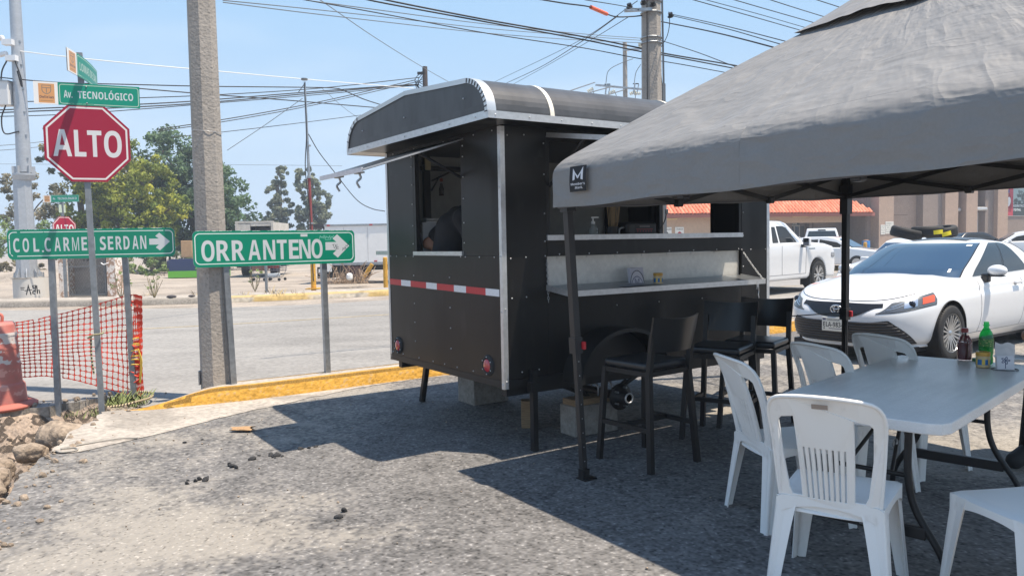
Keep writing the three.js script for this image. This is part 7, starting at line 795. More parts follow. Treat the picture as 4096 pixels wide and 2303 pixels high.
  // motorcycles, barrel, bollards
  const moto = thing('motorcycle', 'dark motorcycle parked by the glass shop door, behind the pickup hood', 'motorcycle', [0, 0.1, 0], FA + 0.1); const rb = M.rubber; for (const x of [-0.68, 0.68]) part('wheel', [place(new THREE.TorusGeometry(0.27, 0.05, 8, 26), [x, 0.31, 0]), ...[0, 1, 2, 3].map((i) => bar([x - 0.25 * Math.cos(i * 0.785), 0.31 - 0.25 * Math.sin(i * 0.785), 0], [x + 0.25 * Math.cos(i * 0.785), 0.31 + 0.25 * Math.sin(i * 0.785), 0], 0.008))], rb, moto); part('frame', [bar([-0.68, 0.31, 0.06], [-0.1, 0.4, 0.06], 0.03), bar([0.68, 0.31, 0.06], [0.45, 0.95, 0.05], 0.03), bar([0.68, 0.31, -0.06], [0.45, 0.95, -0.05], 0.03), rbox(0.42, 0.36, 0.24, 0.06, [0.02, 0.42, 0])], plain(0.06, 0.06, 0.065, 0.4, 0.4), moto); part('tank', [rbox(0.5, 0.24, 0.26, 0.09, [0.2, 0.78, 0], [0, 0, 0.1], 4)], plain(0.05, 0.05, 0.06, 0.2), moto); part('seat', [rbox(0.62, 0.1, 0.24, 0.04, [-0.38, 0.77, 0], [0, 0, -0.08], 3)], rb, moto); part('handlebar', [tube([[0.3, 1.02, 0.36], [0.4, 1.05, 0.15], [0.42, 1.0, 0], [0.4, 1.05, -0.15], [0.3, 1.02, -0.36]], 0.016, 20, 6)], M.blackSteel, moto); part('exhaust', [bar([0.0, 0.3, 0.14], [-0.65, 0.42, 0.16], 0.045)], M.chrome, moto); part('tail', [extr([[-0.95, 0.85], [-0.6, 0.72], [-0.5, 0.82], [-0.9, 0.94]], 0.16).translate(0, 0, -0.08)], plain(0.12, 0.12, 0.13), moto);
  { const p = L2(T(2034), -1.6); moto.position.set(p[0], 0.12, p[1]); const q = L2(T(2137), -1.9); copyOf(moto, 'black motorcycle in the shade between the bollard and the blue barrel', [q[0], 0.12, q[1]], FA + 2.4); }
  const bl = L2(T(2176), -0.2); const bb = thing('plastic_barrel', 'blue plastic barrel standing against the tan wall', 'barrel', [bl[0], 0.12, bl[1]]); part('barrel', [lathe([[0, 0], [0.29, 0], [0.31, 0.03], [0.31, 0.3], [0.325, 0.33], [0.31, 0.36], [0.31, 0.62], [0.325, 0.65], [0.31, 0.68], [0.30, 0.95], [0.28, 0.97], [0.27, 0.9], [0, 0.9]], 30)], plain(0.02, 0.19, 0.52, 0.45), bb); part('rubbish', [place(bag2(), [0, 0.98, 0])], plain(0.22, 0.12, 0.08), bb);
  for (const [px, l] of [[2049, 'yellow bollard before the shop doors, nearest the pickup hood'], [2109.5, 'yellow bollard just right of the far canopy leg'], [2172, 'yellow bollard before the blue barrel']]) { const k = (px - 1287.5) / 1968.6, d = 50 + (px - 2049) * 0.02; const b = lone('bollard', [cyl(0.12, 0.12, 1.0, [0, 0.5, 0], [0, 0, 0], 14), ball(0.12, [0, 1.0, 0], [1, 0.5, 1])], M.yellowPaint, l, 'bollard'); b.position.set(d * (k + 0.003), 0, -d); }
}
function bag2() { const g = new THREE.IcosahedronGeometry(0.25, 2); g.scale(1, 0.35, 1); return g; }
// ======================= TREES =======================
function foliage(blobs, n, size, seed, tone) {
  const r = rng(seed), P = [], N = [], Cc = []; let tot = 0; blobs.forEach((b) => (tot += b[3] * b[4] * b[5] > 0 ? Math.pow(b[3] * b[4] * b[5], 0.667) : 0));
  for (const b of blobs) {
    const m = Math.round((n * Math.pow(b[3] * b[4] * b[5], 0.667)) / tot), clumps = Math.max(5, Math.round(m / 70)), cl = [];
    for (let i = 0; i < clumps; i++) { let x, y, z; do { x = r() * 2 - 1; y = r() * 2 - 1; z = r() * 2 - 1; } while (x * x + y * y + z * z > 1); const q = Math.pow(x * x + y * y + z * z, 0.5), k = q > 0.001 ? Math.pow(q, 0.35) / q : 0; cl.push([b[0] + x * k * b[3], b[1] + y * k * b[4], b[2] + z * k * b[5], 0.7 + 0.6 * r(), r()]); }
    for (let i = 0; i < m; i++) {
      const c = cl[Math.floor(r() * clumps)], R = 0.32 * Math.min(b[3], b[4], b[5]) * c[3]; let x, y, z; do { x = r() * 2 - 1; y = r() * 2 - 1; z = r() * 2 - 1; } while (x * x + y * y + z * z > 1);
      const s = size * (0.6 + 0.8 * r()), px = c[0] + x * R, py = c[1] + y * R * 0.8, pz = c[2] + z * R, a = V(r() - 0.5, r() - 0.7, r() - 0.5).normalize(), bb = V(r() - 0.5, r() - 0.5, r() - 0.5).cross(a).normalize(), nn = a.clone().cross(bb); nn.set(nn.x + x * 0.8, nn.y + y * 0.8 + 0.3, nn.z + z * 0.8).normalize();
      const q = (u, v) => [px + a.x * u * s + bb.x * v * s, py + a.y * u * s + bb.y * v * s, pz + a.z * u * s + bb.z * v * s]; const gn = a.clone().cross(bb), up = gn.x * x + gn.y * (y + 0.35) + gn.z * z < 0 ? -1 : 1; gn.multiplyScalar(up); nn.lerp(gn, 0.65).normalize(); const A = q(-0.5, 0), B = q(0, 0.28 * up), D = q(0.5, 0), F = q(0, -0.28 * up); P.push(...A, ...D, ...B, ...A, ...F, ...D); const k = tone(c[4], r()); for (let w = 0; w < 6; w++) { N.push(nn.x, nn.y, nn.z); Cc.push(...k); }
    }
  }
  const g = new THREE.BufferGeometry(); g.setAttribute('position', new THREE.Float32BufferAttribute(P, 3)); g.setAttribute('normal', new THREE.Float32BufferAttribute(N, 3)); g.setAttribute('color', new THREE.Float32BufferAttribute(Cc, 3)); return g;
}
M.leaf = phy({ color: 0xffffff, vertexColors: true, roughness: 0.75, side: THREE.DoubleSide, transmission: 0.45, thickness: 0, specularIntensity: 0.3 });
M.bark = grainy([0.14, 0.11, 0.085], 0.5, 1, { seed: 330, stretch: 0.3, rough: 0.95 });
function tree(name, label, pos, blobs, n, size, seed, tone, trunk, group) {
  const t = thing(name, label, 'tree', pos, 0, group), r = rng(seed + 50), g = [];
  for (const [x, z, h, rad] of trunk) { g.push(tube([[x, -0.2, z], [x + (r() - 0.5) * 0.4, h * 0.35, z], [x + (r() - 0.5) * 0.8, h * 0.7, z], [x + (r() - 0.5) * 1.2, h, z]], rad, 16, 8)); for (const b of blobs) if (Math.hypot(b[0] - x, b[2] - z) < 6) { const y0 = h * (0.45 + 0.5 * r()); g.push(tube([[x, y0, z], [lerp(x, b[0], 0.5), lerp(y0, b[1], 0.65), lerp(z, b[2], 0.5)], [b[0] + (r() - 0.5), b[1] + b[4] * 0.3, b[2]]], rad * 0.35, 10, 6)); } }
  part('trunk', g, M.bark, t); part('crown', foliage(blobs, n, size, seed, tone), M.leaf, t, { raw: true }); return t;
}
const tone = (base, v, w) => (c, r) => { const k = (0.65 + 0.5 * c + 0.4 * (r - 0.5)) * 1.8; return [lerp(base[0], v[0], c * w) * k, lerp(base[1], v[1], c * w) * k, lerp(base[2], v[2], c * w) * k]; };
{
  const dark = tone([0.050, 0.092, 0.040], [0.075, 0.115, 0.06], 0.8), lime = tone([0.105, 0.15, 0.022], [0.24, 0.235, 0.03], 0.9), olive = tone([0.09, 0.10, 0.045], [0.15, 0.13, 0.06], 0.9), mesq = tone([0.14, 0.20, 0.07], [0.20, 0.25, 0.10], 0.9), euc = tone([0.10, 0.125, 0.085], [0.16, 0.17, 0.11], 0.9);
  tree('broadleaf_tree', 'tall dark green tree behind the concrete pole, rightmost of the big trees', [-21.9, 0, -54], [[-1.5, 7.6, 0, 2.0, 1.9, 2], [0.6, 6.4, 0, 1.8, 1.9, 2], [2.0, 5.0, 0, 1.6, 1.8, 2], [3.0, 3.2, 0.5, 1.5, 1.8, 1.8], [-2.6, 4.6, 0, 2.4, 2.4, 2], [0.4, 3.6, 0.8, 2.4, 2.2, 2], [1.9, 1.5, 0.6, 2.3, 1.4, 1.8], [-1.2, 1.6, 0.6, 2.4, 1.5, 1.8]], 26000, 0.26, 11, dark, [[0, 0, 5.5, 0.28], [-2, 0.4, 5, 0.2]]);
  tree('broadleaf_tree', 'dark green tree glimpsed at the right edge of the concrete pole', [-20.0, 0, -55], [[0, 4.4, 0, 0.9, 1.5, 1.4], [-0.8, 2.4, 0, 1.5, 1.5, 1.5], [-1.4, 5.0, 0, 1.2, 1.2, 1.2]], 5000, 0.26, 12, dark, [[-0.5, 0, 3.5, 0.2]]);
  tree('broadleaf_tree', 'bright yellow-green tree in the middle of the big trees behind the ALTO sign', [-25.0, 0, -49.5], [[1.2, 7.0, 0, 1.6, 1.3, 1.5], [0.0, 5.8, 0.5, 1.7, 1.5, 1.5], [2.6, 5.2, 0.6, 1.5, 1.6, 1.4], [3.6, 3.6, 0.8, 1.4, 1.5, 1.2], [1.4, 3.8, 1.2, 1.8, 1.5, 1.4], [-1.2, 4.0, 0.4, 1.7, 1.6, 1.4], [2.8, 2.3, 1.2, 1.7, 1.2, 1.3]], 20000, 0.23, 13, lime, [[0.6, 0, 5.2, 0.2], [2.4, 0.4, 4.2, 0.14]]);
  tree('broadleaf_tree', 'olive tree whose ragged top shows left of the ALTO sign', [-28.8, 0, -52], [[0.2, 8.9, 0, 1.5, 1.6, 1.3], [-0.9, 7.6, 0, 1.2, 1.1, 1.2], [1.4, 6.6, 0, 1.6, 1.6, 1.4], [0.8, 4.6, 0.3, 2.0, 1.8, 1.6], [2.2, 2.6, 0.4, 2.2, 1.6, 1.6], [-0.2, 2.0, 0.4, 1.8, 1.2, 1.4]], 11000, 0.24, 14, olive, [[0.4, 0, 7.2, 0.2]]);
  tree('thin_tree', 'thin greyish tree with sparse leaves right of the steel tower', [-29.6, 0, -48.5], [[-0.6, 5.6, 0, 1.3, 1.1, 1], [0.6, 4.6, 0, 1.3, 1.1, 1], [-0.4, 3.4, 0, 1.4, 1.1, 1]], 2400, 0.2, 15, tone([0.13, 0.125, 0.085], [0.2, 0.18, 0.13], 0.9), [[-0.2, 0, 5.2, 0.11]]);
  tree('mesquite_bush', 'feathery pale green mesquite at the left edge behind the steel tower', [-30.6, 0, -44], [[-1.0, 3.4, 0, 1.8, 1.3, 1.2], [1.0, 2.6, 0, 1.8, 1.2, 1.2], [-0.6, 1.4, 0, 2.2, 1.0, 1.2], [2.8, 1.8, 0, 1.4, 1.1, 1]], 8500, 0.14, 16, mesq, [[-0.6, 0, 3, 0.1], [0.6, 0.2, 2.8, 0.09], [1.6, 0, 2.4, 0.07]]);
  tree('mesquite_bush', 'low green mesquite right of the steel tower under the big trees', [-24.6, 0, -44.5], [[-1.4, 2.1, 0, 1.6, 1.0, 1], [0.4, 1.6, 0, 1.5, 0.9, 1], [1.8, 1.2, 0, 1.2, 0.7, 0.9]], 5000, 0.14, 17, mesq, [[-1, 0, 1.8, 0.08], [0.6, 0, 1.5, 0.07]]);
  const e = [[-0.3, 8.6, 0, 0.7, 1.1, 0.8], [-0.9, 7.0, 0, 1.1, 1.2, 1], [-0.4, 5.6, 0, 1.3, 1.2, 1], [-1.0, 4.4, 0, 1.3, 1.1, 1], [0.2, 3.2, 0, 1.4, 1.2, 1], [-1.3, 3.0, 0, 1.1, 0.9, 1]];
  tree('eucalyptus_tree', 'left eucalyptus of the pair standing behind the radio mast', [-22.9, 0, -80], e.map((b) => [b[0], b[1], b[2], b[3] * 0.85, b[4], b[5]]), 8500, 0.3, 18, euc, [[-0.4, 0, 8, 0.2]], 'pair of eucalyptus trees');
  tree('eucalyptus_tree', 'right eucalyptus of the pair standing behind the radio mast', [-20.4, 0, -80], [[-0.4, 8.7, 0, 0.8, 0.9, 0.8], [-0.2, 7.4, 0, 1.3, 1.0, 1], [0.5, 6.0, 0, 1.5, 1.2, 1], [-0.4, 4.8, 0, 1.3, 1.1, 1], [0.9, 4.5, 0, 1.2, 1.1, 1], [0.2, 3.2, 0, 1.7, 1.2, 1]], 9500, 0.3, 19, euc, [[0, 0, 8, 0.2]], 'pair of eucalyptus trees');
  tree('palm_tree', 'tiny far palm top over the box truck', [-43, 0, -126], [[0, 5.9, 0, 1.7, 0.7, 1.4]], 700, 0.8, 20, dark, [[0, 0, 5.6, 0.25]]);
  tree('far_tree', 'tiny far tree over the white box truck', [-19.6, 0, -118], [[0, 3.4, 0, 0.7, 1.2, 0.7]], 500, 0.4, 21, dark, [[0, 0, 2.6, 0.12]]);
  const shrub = (name, label, pos, blobs, n, size, seed, tn) => { const t = thing(name, label, 'shrub', pos); part('foliage', foliage(blobs, n, size, seed, tn), M.leaf, t, { raw: true }); const r = rng(seed), g = []; for (let i = 0; i < 9; i++) { const b = blobs[i % blobs.length]; g.push(tube([[b[0] + (r() - 0.5) * 0.3, -0.05, b[2]], [b[0] + (r() - 0.5) * b[3], b[1], b[2]], [b[0] + (r() - 0.5) * b[3] * 1.6, b[1] + b[4] * 0.8, b[2]]], 0.014, 8, 4)); } part('stems', g, M.bark, t); };
  shrub('shrub', 'low round green shrub on the dirt, left of the dumpster', [-20.2, 0, -43.2], [[-0.6, 0.35, 0, 0.7, 0.4, 0.5], [0.3, 0.45, 0, 0.7, 0.5, 0.5], [1.0, 0.3, 0, 0.5, 0.3, 0.4]], 2200, 0.12, 22, mesq);
  shrub('hedge_scrub', 'broad low green scrub on the rise behind the dumpster', [-22.6, 0.3, -46], [[-2, 0.5, 0, 1.6, 0.5, 0.8], [0.6, 0.55, 0, 1.7, 0.55, 0.8], [3, 0.5, 0, 1.6, 0.6, 0.8], [5.2, 0.55, 0, 1.3, 0.6, 0.8]], 6000, 0.15, 23, tone([0.11, 0.145, 0.075], [0.16, 0.18, 0.10], 0.9));
  shrub('dry_scrub', 'brown leafless scrub under the mesquite at the left edge', [-30, 0, -41], [[-2.2, 0.7, 0, 1.6, 0.7, 0.8], [0, 0.6, 0, 1.6, 0.6, 0.8], [2.2, 0.6, 0, 1.5, 0.6, 0.8], [4.4, 0.5, 0, 1.5, 0.5, 0.8]], 4200, 0.13, 24, tone([0.10, 0.09, 0.055], [0.15, 0.13, 0.08], 0.9));
  for (const [x, z, s, l] of [[-10.9, -21.75, 41, 'thin dry weed at the far kerb below the COL. CARMEN SERDAN arrow'], [-9.9, -21.6, 42, 'thin dry weed at the far kerb left of the dark clods'], [-8.4, -21.9, 43, 'thin dry weed at the far kerb beside the concrete pole'], [-7.9, -24.0, 44, 'dry weed at the foot of the bare grey post']]) { const r = rng(s), g = []; for (let i = 0; i < 12; i++) { const a = r() * 6.28, h = 0.3 + 0.45 * r(); g.push(tube([[0, 0, 0], [Math.cos(a) * 0.12, h * 0.5, Math.sin(a) * 0.1], [Math.cos(a) * 0.3 * r(), h, Math.sin(a) * 0.2]], 0.008, 6, 3)); } const t = thing('dry_weed', l, 'weed', [x, 0.12, z]); part('stems', g, plain(0.2, 0.17, 0.1, 0.9), t); part('leaves', foliage([[0, 0.5, 0, 0.28, 0.25, 0.2]], 60, 0.07, s, mesq), M.leaf, t, { raw: true }); }
  // far low tree line at the horizon
  const far = []; const r = rng(77); for (let i = 0; i < 70; i++) { const x = -190 + i * 5.6 + r() * 4; far.push([x, 1.2 + r() * 1.2, -230 + r() * 40, 3 + 3 * r(), 1.6 + 1.8 * r(), 3]); } const fl = part('far_tree_line', foliage(far, 9000, 1.3, 78, tone([0.07, 0.085, 0.05], [0.09, 0.10, 0.06], 0.8)), M.leaf, scene, { raw: true }); fl.userData.kind = 'stuff'; tag(fl, 'low far tree line along the horizon', 'tree line');
}
// ======================= OVERHEAD CABLES =======================
const CABLES = [
 ['bundle', 0.013, [[-1.79, 4.62, -10.00], [-1.52, 4.61, -10.20], [-0.30, 4.57, -11.00], [1.20, 4.53, -11.90], [2.11, 4.47, -12.40], [2.43, 4.45, -12.60], [4.13, 4.51, -14.00], [6.99, 4.47, -16.00]]],
 ['bundle', 0.012, [[-1.86, 4.59, -10.00], [-1.68, 4.60, -10.20], [-0.30, 4.54, -11.00], [1.18, 4.49, -11.90], [2.11, 4.42, -12.40], [2.43, 4.42, -12.60], [4.15, 4.45, -14.00], [7.00, 4.40, -16.00]]],
 ['bundle', 0.008, [[-2.56, 4.58, -10.00], [-1.72, 4.52, -10.40], [-0.31, 4.44, -11.20], [1.21, 4.39, -12.00], [2.11, 4.31, -12.40], [2.43, 4.32, -12.60], [4.01, 4.38, -14.00], [7.00, 4.32, -16.00]]],
 ['high', 0.012, [[-5.69, 6.44, -16.00], [-4.70, 6.86, -18.00], [-3.31, 7.22, -20.00], [-0.65, 7.94, -24.00], [2.83, 8.66, -28.00], [5.11, 8.99, -30.00]]],
 ['high', 0.012, [[-5.69, 6.40, -16.00], [-4.71, 6.77, -18.00], [-3.31, 7.10, -20.00], [-0.66, 7.80, -24.00], [2.63, 8.54, -28.00], [5.11, 8.90, -30.00]]],
 ['high', 0.012, [[-4.02, 6.41, -16.00], [-2.97, 6.79, -18.00], [-0.60, 7.52, -22.00], [2.73, 8.48, -27.00], [5.11, 9.07, -30.00]]],
 ['left', 0.021, [[-19.54, 7.12, -30.00], [-15.06, 7.58, -32.00], [-12.86, 7.82, -33.00], [-8.83, 8.61, -36.00], [-4.24, 9.44, -38.00]]],
 ['left', 0.027, [[-19.56, 6.84, -30.00], [-14.48, 7.34, -32.00], [-12.87, 7.61, -33.00], [-8.83, 8.48, -36.00], [-4.59, 9.12, -38.00]]],
 ['left', 0.027, [[-19.56, 6.74, -30.00], [-14.48, 7.24, -32.00], [-12.88, 7.51, -33.00], [-8.83, 8.41, -36.00], [-4.28, 9.12, -38.00]]],
 ['left', 0.019, [[-19.57, 6.60, -30.00], [-17.57, 6.80, -31.00], [-15.08, 7.12, -32.00], [-12.88, 7.46, -33.00], [-8.64, 8.34, -36.00], [-4.34, 9.08, -38.00]]],
 ['left', 0.021, [[-13.34, 6.01, -30.00], [-11.32, 6.69, -32.00], [-8.60, 7.79, -35.00], [-4.43, 9.33, -38.00]]],
 ['left', 0.018, [[-13.35, 5.94, -30.00], [-11.33, 6.60, -32.00], [-8.61, 7.70, -35.00], [-4.43, 9.23, -38.00]]],
 ['left', 0.015, [[-12.83, 5.70, -30.00], [-11.34, 6.18, -32.00], [-9.14, 6.94, -35.00], [-6.48, 7.78, -38.00]]],
 ['drop', 0.02, [[-11.26, 6.35, -24.00], [-9.74, 6.35, -25.00], [-7.74, 6.48, -27.00], [-4.90, 6.66, -30.00]]],
 ['drop', 0.02, [[-15.59, 6.77, -24.00], [-13.68, 6.57, -24.00], [-11.47, 6.56, -24.50], [-9.73, 6.58, -25.00], [-6.05, 6.85, -27.00], [-5.83, 6.83, -27.00], [-5.23, 6.73, -28.50], [-4.76, 6.75, -30.00]]],
 ['white', 0.016, [[-14.87, 7.54, -24.00], [-13.39, 7.35, -24.10], [-11.26, 7.26, -25.00], [-10.10, 7.32, -26.00], [-7.63, 7.78, -30.00], [-4.42, 8.74, -37.00]]],
 ['mastdrop', 0.016, [[-6.20, 4.94, -24.40], [-6.01, 4.46, -24.80], [-5.70, 3.91, -25.40], [-5.12, 2.96, -26.50], [-4.76, 2.73, -27.00], [-4.42, 2.66, -27.60]]],
 ['diag', 0.013, [[-7.80, 7.07, -30.00], [-9.35, 6.04, -30.00], [-10.74, 5.17, -30.00]]],
 ['diag', 0.013, [[-4.72, 7.67, -20.00], [-4.32, 8.24, -26.00], [-3.52, 8.80, -33.00], [-2.65, 8.93, -37.00]]],
 ['diag', 0.008, [[-5.87, 6.44, -25.00], [-5.34, 5.94, -26.00], [-4.75, 5.56, -27.00]]],
 ['pole', 0.008, [[-0.54, 7.54, -30.00], [1.81, 6.52, -20.00], [2.13, 5.38, -13.00]]],
 ['pole', 0.011, [[-0.11, 7.48, -30.00], [0.99, 6.76, -24.00], [1.72, 5.83, -17.00], [1.78, 5.09, -12.80]]],
 ['pole', 0.008, [[0.18, 7.45, -30.00], [1.24, 6.83, -24.00], [1.90, 5.84, -17.00], [1.95, 5.07, -12.80]]],
 ['sleeve', 0.011, [[0.40, 4.53, -10.00], [0.77, 4.65, -10.60], [1.18, 4.77, -11.20], [1.48, 4.84, -11.80], [1.68, 4.88, -12.10], [1.92, 4.91, -12.20], [2.10, 4.95, -12.30]]],
 ['topleft', 0.006, [[0.88, 4.21, -9.00], [1.49, 4.58, -10.50], [2.04, 5.01, -12.20]]],
 ['right', 0.006, [[2.52, 5.00, -12.40], [2.77, 4.15, -10.00], [2.98, 3.55, -8.40], [3.23, 3.14, -7.40]]],
 ['right', 0.006, [[2.52, 4.98, -12.40], [2.77, 4.12, -10.00], [2.93, 3.52, -8.40], [3.23, 3.10, -7.40]]],
 ['right', 0.0095, [[2.40, 4.88, -12.40], [2.65, 4.07, -10.00], [2.85, 3.49, -8.40], [3.23, 3.04, -7.40]]],
 ['right', 0.006, [[2.40, 4.59, -12.40], [2.66, 4.06, -11.00], [2.87, 3.65, -10.00], [3.48, 3.10, -9.00]]],
 ['upper', 0.0115, [[3.67, 6.30, -16.00], [5.52, 6.49, -18.00], [7.73, 6.57, -20.00], [10.23, 6.23, -21.00]]],
 ['upper', 0.009, [[3.94, 6.29, -16.00], [5.70, 6.53, -18.00], [7.83, 6.64, -20.00], [10.22, 6.33, -21.00]]],
 ['upper', 0.0115, [[4.51, 6.28, -16.00], [6.06, 6.58, -18.00], [8.08, 6.75, -20.00], [10.22, 6.54, -21.00]]],
 ['upper', 0.0115, [[5.23, 6.27, -16.00], [6.69, 6.60, -18.00], [8.38, 6.87, -20.00], [10.33, 6.68, -21.00]]],
 ['upper', 0.0115, [[6.17, 6.25, -16.00], [7.00, 6.40, -17.00], [7.95, 6.51, -18.00], [9.72, 6.38, -19.00]]],
 ['downlead', 0.007, [[2.50, 5.00, -12.30], [2.51, 4.82, -12.30], [2.47, 4.63, -12.30], [2.38, 4.47, -12.30]]],
 ['downlead', 0.009, [[2.35, 4.33, -12.30], [2.38, 3.97, -12.30], [2.43, 3.59, -12.30]]],
 ['back', 0.02, [[-26.18, 6.83, -40.00], [-26.00, 7.18, -42.00], [-25.91, 7.56, -44.00]]],
 ['back', 0.02, [[-26.19, 6.59, -40.00], [-26.02, 6.93, -42.00], [-25.92, 7.29, -44.00]]],
 ['back', 0.015, [[-39.34, 8.15, -60.00], [-29.68, 7.92, -60.00], [-21.82, 7.77, -60.00], [-12.76, 7.52, -60.00]]],
 ['hline', 0.03, [[1.75, 6.97, -30.00], [2.92, 8.34, -36.00], [4.59, 9.85, -42.00]]],
 ['hline', 0.03, [[2.92, 7.67, -34.00], [4.22, 8.66, -38.00], [5.62, 9.65, -42.00]]],
 ['hline', 0.03, [[4.00, 7.96, -36.00], [5.12, 8.70, -39.00], [6.25, 9.47, -42.00]]],
];

{
  const words = ['upper thick strand of the black bundle crossing to the banded pole', 'lower thick strand of the black bundle crossing to the banded pole', 'single dark cable just below the black bundle left of the banded pole', 'highest but one of three thin wires from the top edge beside the left pole', 'lowest of three thin wires from the top edge beside the left pole', 'topmost of three thin wires running behind the black bundle', 'uppermost dark cable from the left edge to the timber pole', 'thick middle cable from the left edge to the timber pole', 'thick cable just below the middle one toward the timber pole', 'lowest cable passing behind the ALTO sign toward the timber pole', 'dark cable starting over the dark tree and rising to the timber pole', 'thin cable close below the one rising from the dark tree', 'faint lowest wire over the trees rising toward the trailer roof', 'cable from behind the TECNOLÓGICO plate falling to the trailer roof', 'twisted cable from the left edge dipping to the trailer roof', 'pale wire running from the steel tower past the radio mast top', 'slack cable hanging from the radio mast behind the hatch flap', 'thin stay wire slanting down left from the cables beside the concrete pole', 'thin wire falling from the top edge to the timber pole', 'short thin stay wire slanting down right of the radio mast', 'thin upper wire rising from the trailer roof to the top of the banded pole', 'thick cable rising from the trailer roof to the crossarm', 'thin lower wire rising from the trailer roof to the crossarm', 'thick cable with an orange sleeve ending at the crossarm', 'thin cable above the orange sleeve reaching the banded pole', 'upper one of two close wires right of the banded pole', 'lower one of two close wires right of the banded pole', 'thick dark cable right of the banded pole running behind the canopy', 'thin wire falling steeply right from the banded pole to the canopy', 'leftmost high wire over the canopy, the lowest of five', 'second lowest of five high wires over the canopy', 'middle one of five high wires over the canopy', 'second highest of five high wires over the canopy', 'topmost of five high wires over the canopy vent', 'loose lead curving from the insulator down the banded pole', 'blue-black lead hanging below the bundle right of the banded pole', 'upper one of two faint wires left of the steel tower', 'lower one of two faint wires left of the steel tower', 'faint horizontal wire far behind the radio mast', 'left wire rising from the trailer roof to the fuse cutouts', 'middle wire rising from the trailer roof to the fuse cutouts', 'right wire rising from the trailer roof to the fuse cutouts'];
  CABLES.forEach(([k, r, p], i) => lone('overhead_cable', [tube(p, r * 0.9, 48, 6)], k === 'white' ? M.white : ['high', 'back', 'diag', 'hline'].includes(k) ? M.wire : M.cable, words[i], 'cable', 'overhead cables'));
  const s = CABLES.find((c) => c[0] === 'sleeve')[2]; lone('cable_sleeve', [bar(s[2], s[3], 0.027, 0.027, 10)], plain(0.75, 0.13, 0.05, 0.5), 'orange sleeve on the thick cable left of the banded pole', 'sleeve');
}
// ======================= PEOPLE =======================
function bodyMesh(bones, k, cell) { // smooth union of tapered capsules, meshed on a grid
  const lo = V(1e9, 1e9, 1e9), hi = V(-1e9, -1e9, -1e9); for (const [a, b, r0, r1] of bones) for (const [p, r] of [[a, r0], [b, r1]]) { lo.min(V(p[0] - r, p[1] - r, p[2] - r)); hi.max(V(p[0] + r, p[1] + r, p[2] + r)); }
  lo.addScalar(-0.06); hi.addScalar(0.06); const c = lo.clone().add(hi).multiplyScalar(0.5), half = Math.max(hi.x - lo.x, hi.y - lo.y, hi.z - lo.z) / 2, n = Math.min(150, Math.ceil((2 * half) / cell));
  const mc = new MarchingCubes(n, new THREE.MeshStandardMaterial(), false, false, 400000); mc.isolation = 0; const f = mc.field, s = mc.size;
  const d = (x, y, z) => { let v = 1e9; for (const [a, b, r0, r1] of bones) { const dx = b[0] - a[0], dy = b[1] - a[1], dz = b[2] - a[2], t = clamp(((x - a[0]) * dx + (y - a[1]) * dy + (z - a[2]) * dz) / (dx * dx + dy * dy + dz * dz || 1e-9), 0, 1), q = Math.hypot(x - a[0] - dx * t, y - a[1] - dy * t, z - a[2] - dz * t) - lerp(r0, r1, t); const h = clamp(0.5 + (0.5 * (v - q)) / k, 0, 1); v = v > 1e8 ? q : lerp(v, q, h) - k * h * (1 - h); } return v; };
  for (let i = 0; i < s; i++) for (let j = 0; j < s; j++) for (let l = 0; l < s; l++) f[i + j * s + l * s * s] = -d(c.x + ((i - s / 2) / (s / 2)) * half, c.y + ((j - s / 2) / (s / 2)) * half, c.z + ((l - s / 2) / (s / 2)) * half);
  mc.update(); const m = mc.count ?? mc.geometry.drawRange.count, g = new THREE.BufferGeometry(); g.setAttribute('position', new THREE.BufferAttribute(mc.positionArray.slice(0, m * 3), 3)); g.setAttribute('normal', new THREE.BufferAttribute(mc.normalArray.slice(0, m * 3), 3)); g.scale(half, half, half); g.translate(c.x, c.y, c.z); return g;
}
M.skin = plain(0.32, 0.16, 0.10, 0.55); M.shirt = grainy([0.014, 0.015, 0.019], 0.2, 0.2, { seed: 340, rough: 0.9 }); M.trouser = grainy([0.016, 0.016, 0.018], 0.2, 0.2, { seed: 341, rough: 0.9 }); M.hair = plain(0.012, 0.010, 0.009, 0.6);
const hand = (w, dir, side, up) => { // palm, four curled fingers and a thumb
  const D = V(...dir).normalize(), S = V(...side).normalize(), U = V(...up).normalize(), p = (a, b, c) => [w[0] + D.x * a + S.x * b + U.x * c, w[1] + D.y * a + S.y * b + U.y * c, w[2] + D.z * a + S.z * b + U.z * c], o = [[p(0, 0, 0), p(0.03, 0, 0), 0.026, 0.027], [p(0.03, -0.02, 0), p(0.085, -0.026, 0), 0.018, 0.013], [p(0.03, 0.02, 0), p(0.085, 0.026, 0), 0.018, 0.013]];
  [[-0.028, 0.9], [-0.009, 1.0], [0.010, 0.95], [0.028, 0.75]].forEach(([b, l]) => { o.push([p(0.085, b, 0), p(0.085 + 0.038 * l, b * 1.1, -0.012), 0.0095, 0.009], [p(0.085 + 0.038 * l, b * 1.1, -0.012), p(0.085 + 0.058 * l, b * 1.12, -0.038 * l), 0.009, 0.0078]); }); o.push([p(0.025, -0.028, -0.005), p(0.06, -0.056, -0.018), 0.013, 0.010], [p(0.06, -0.056, -0.018), p(0.09, -0.058, -0.034), 0.010, 0.008]); return o;
};
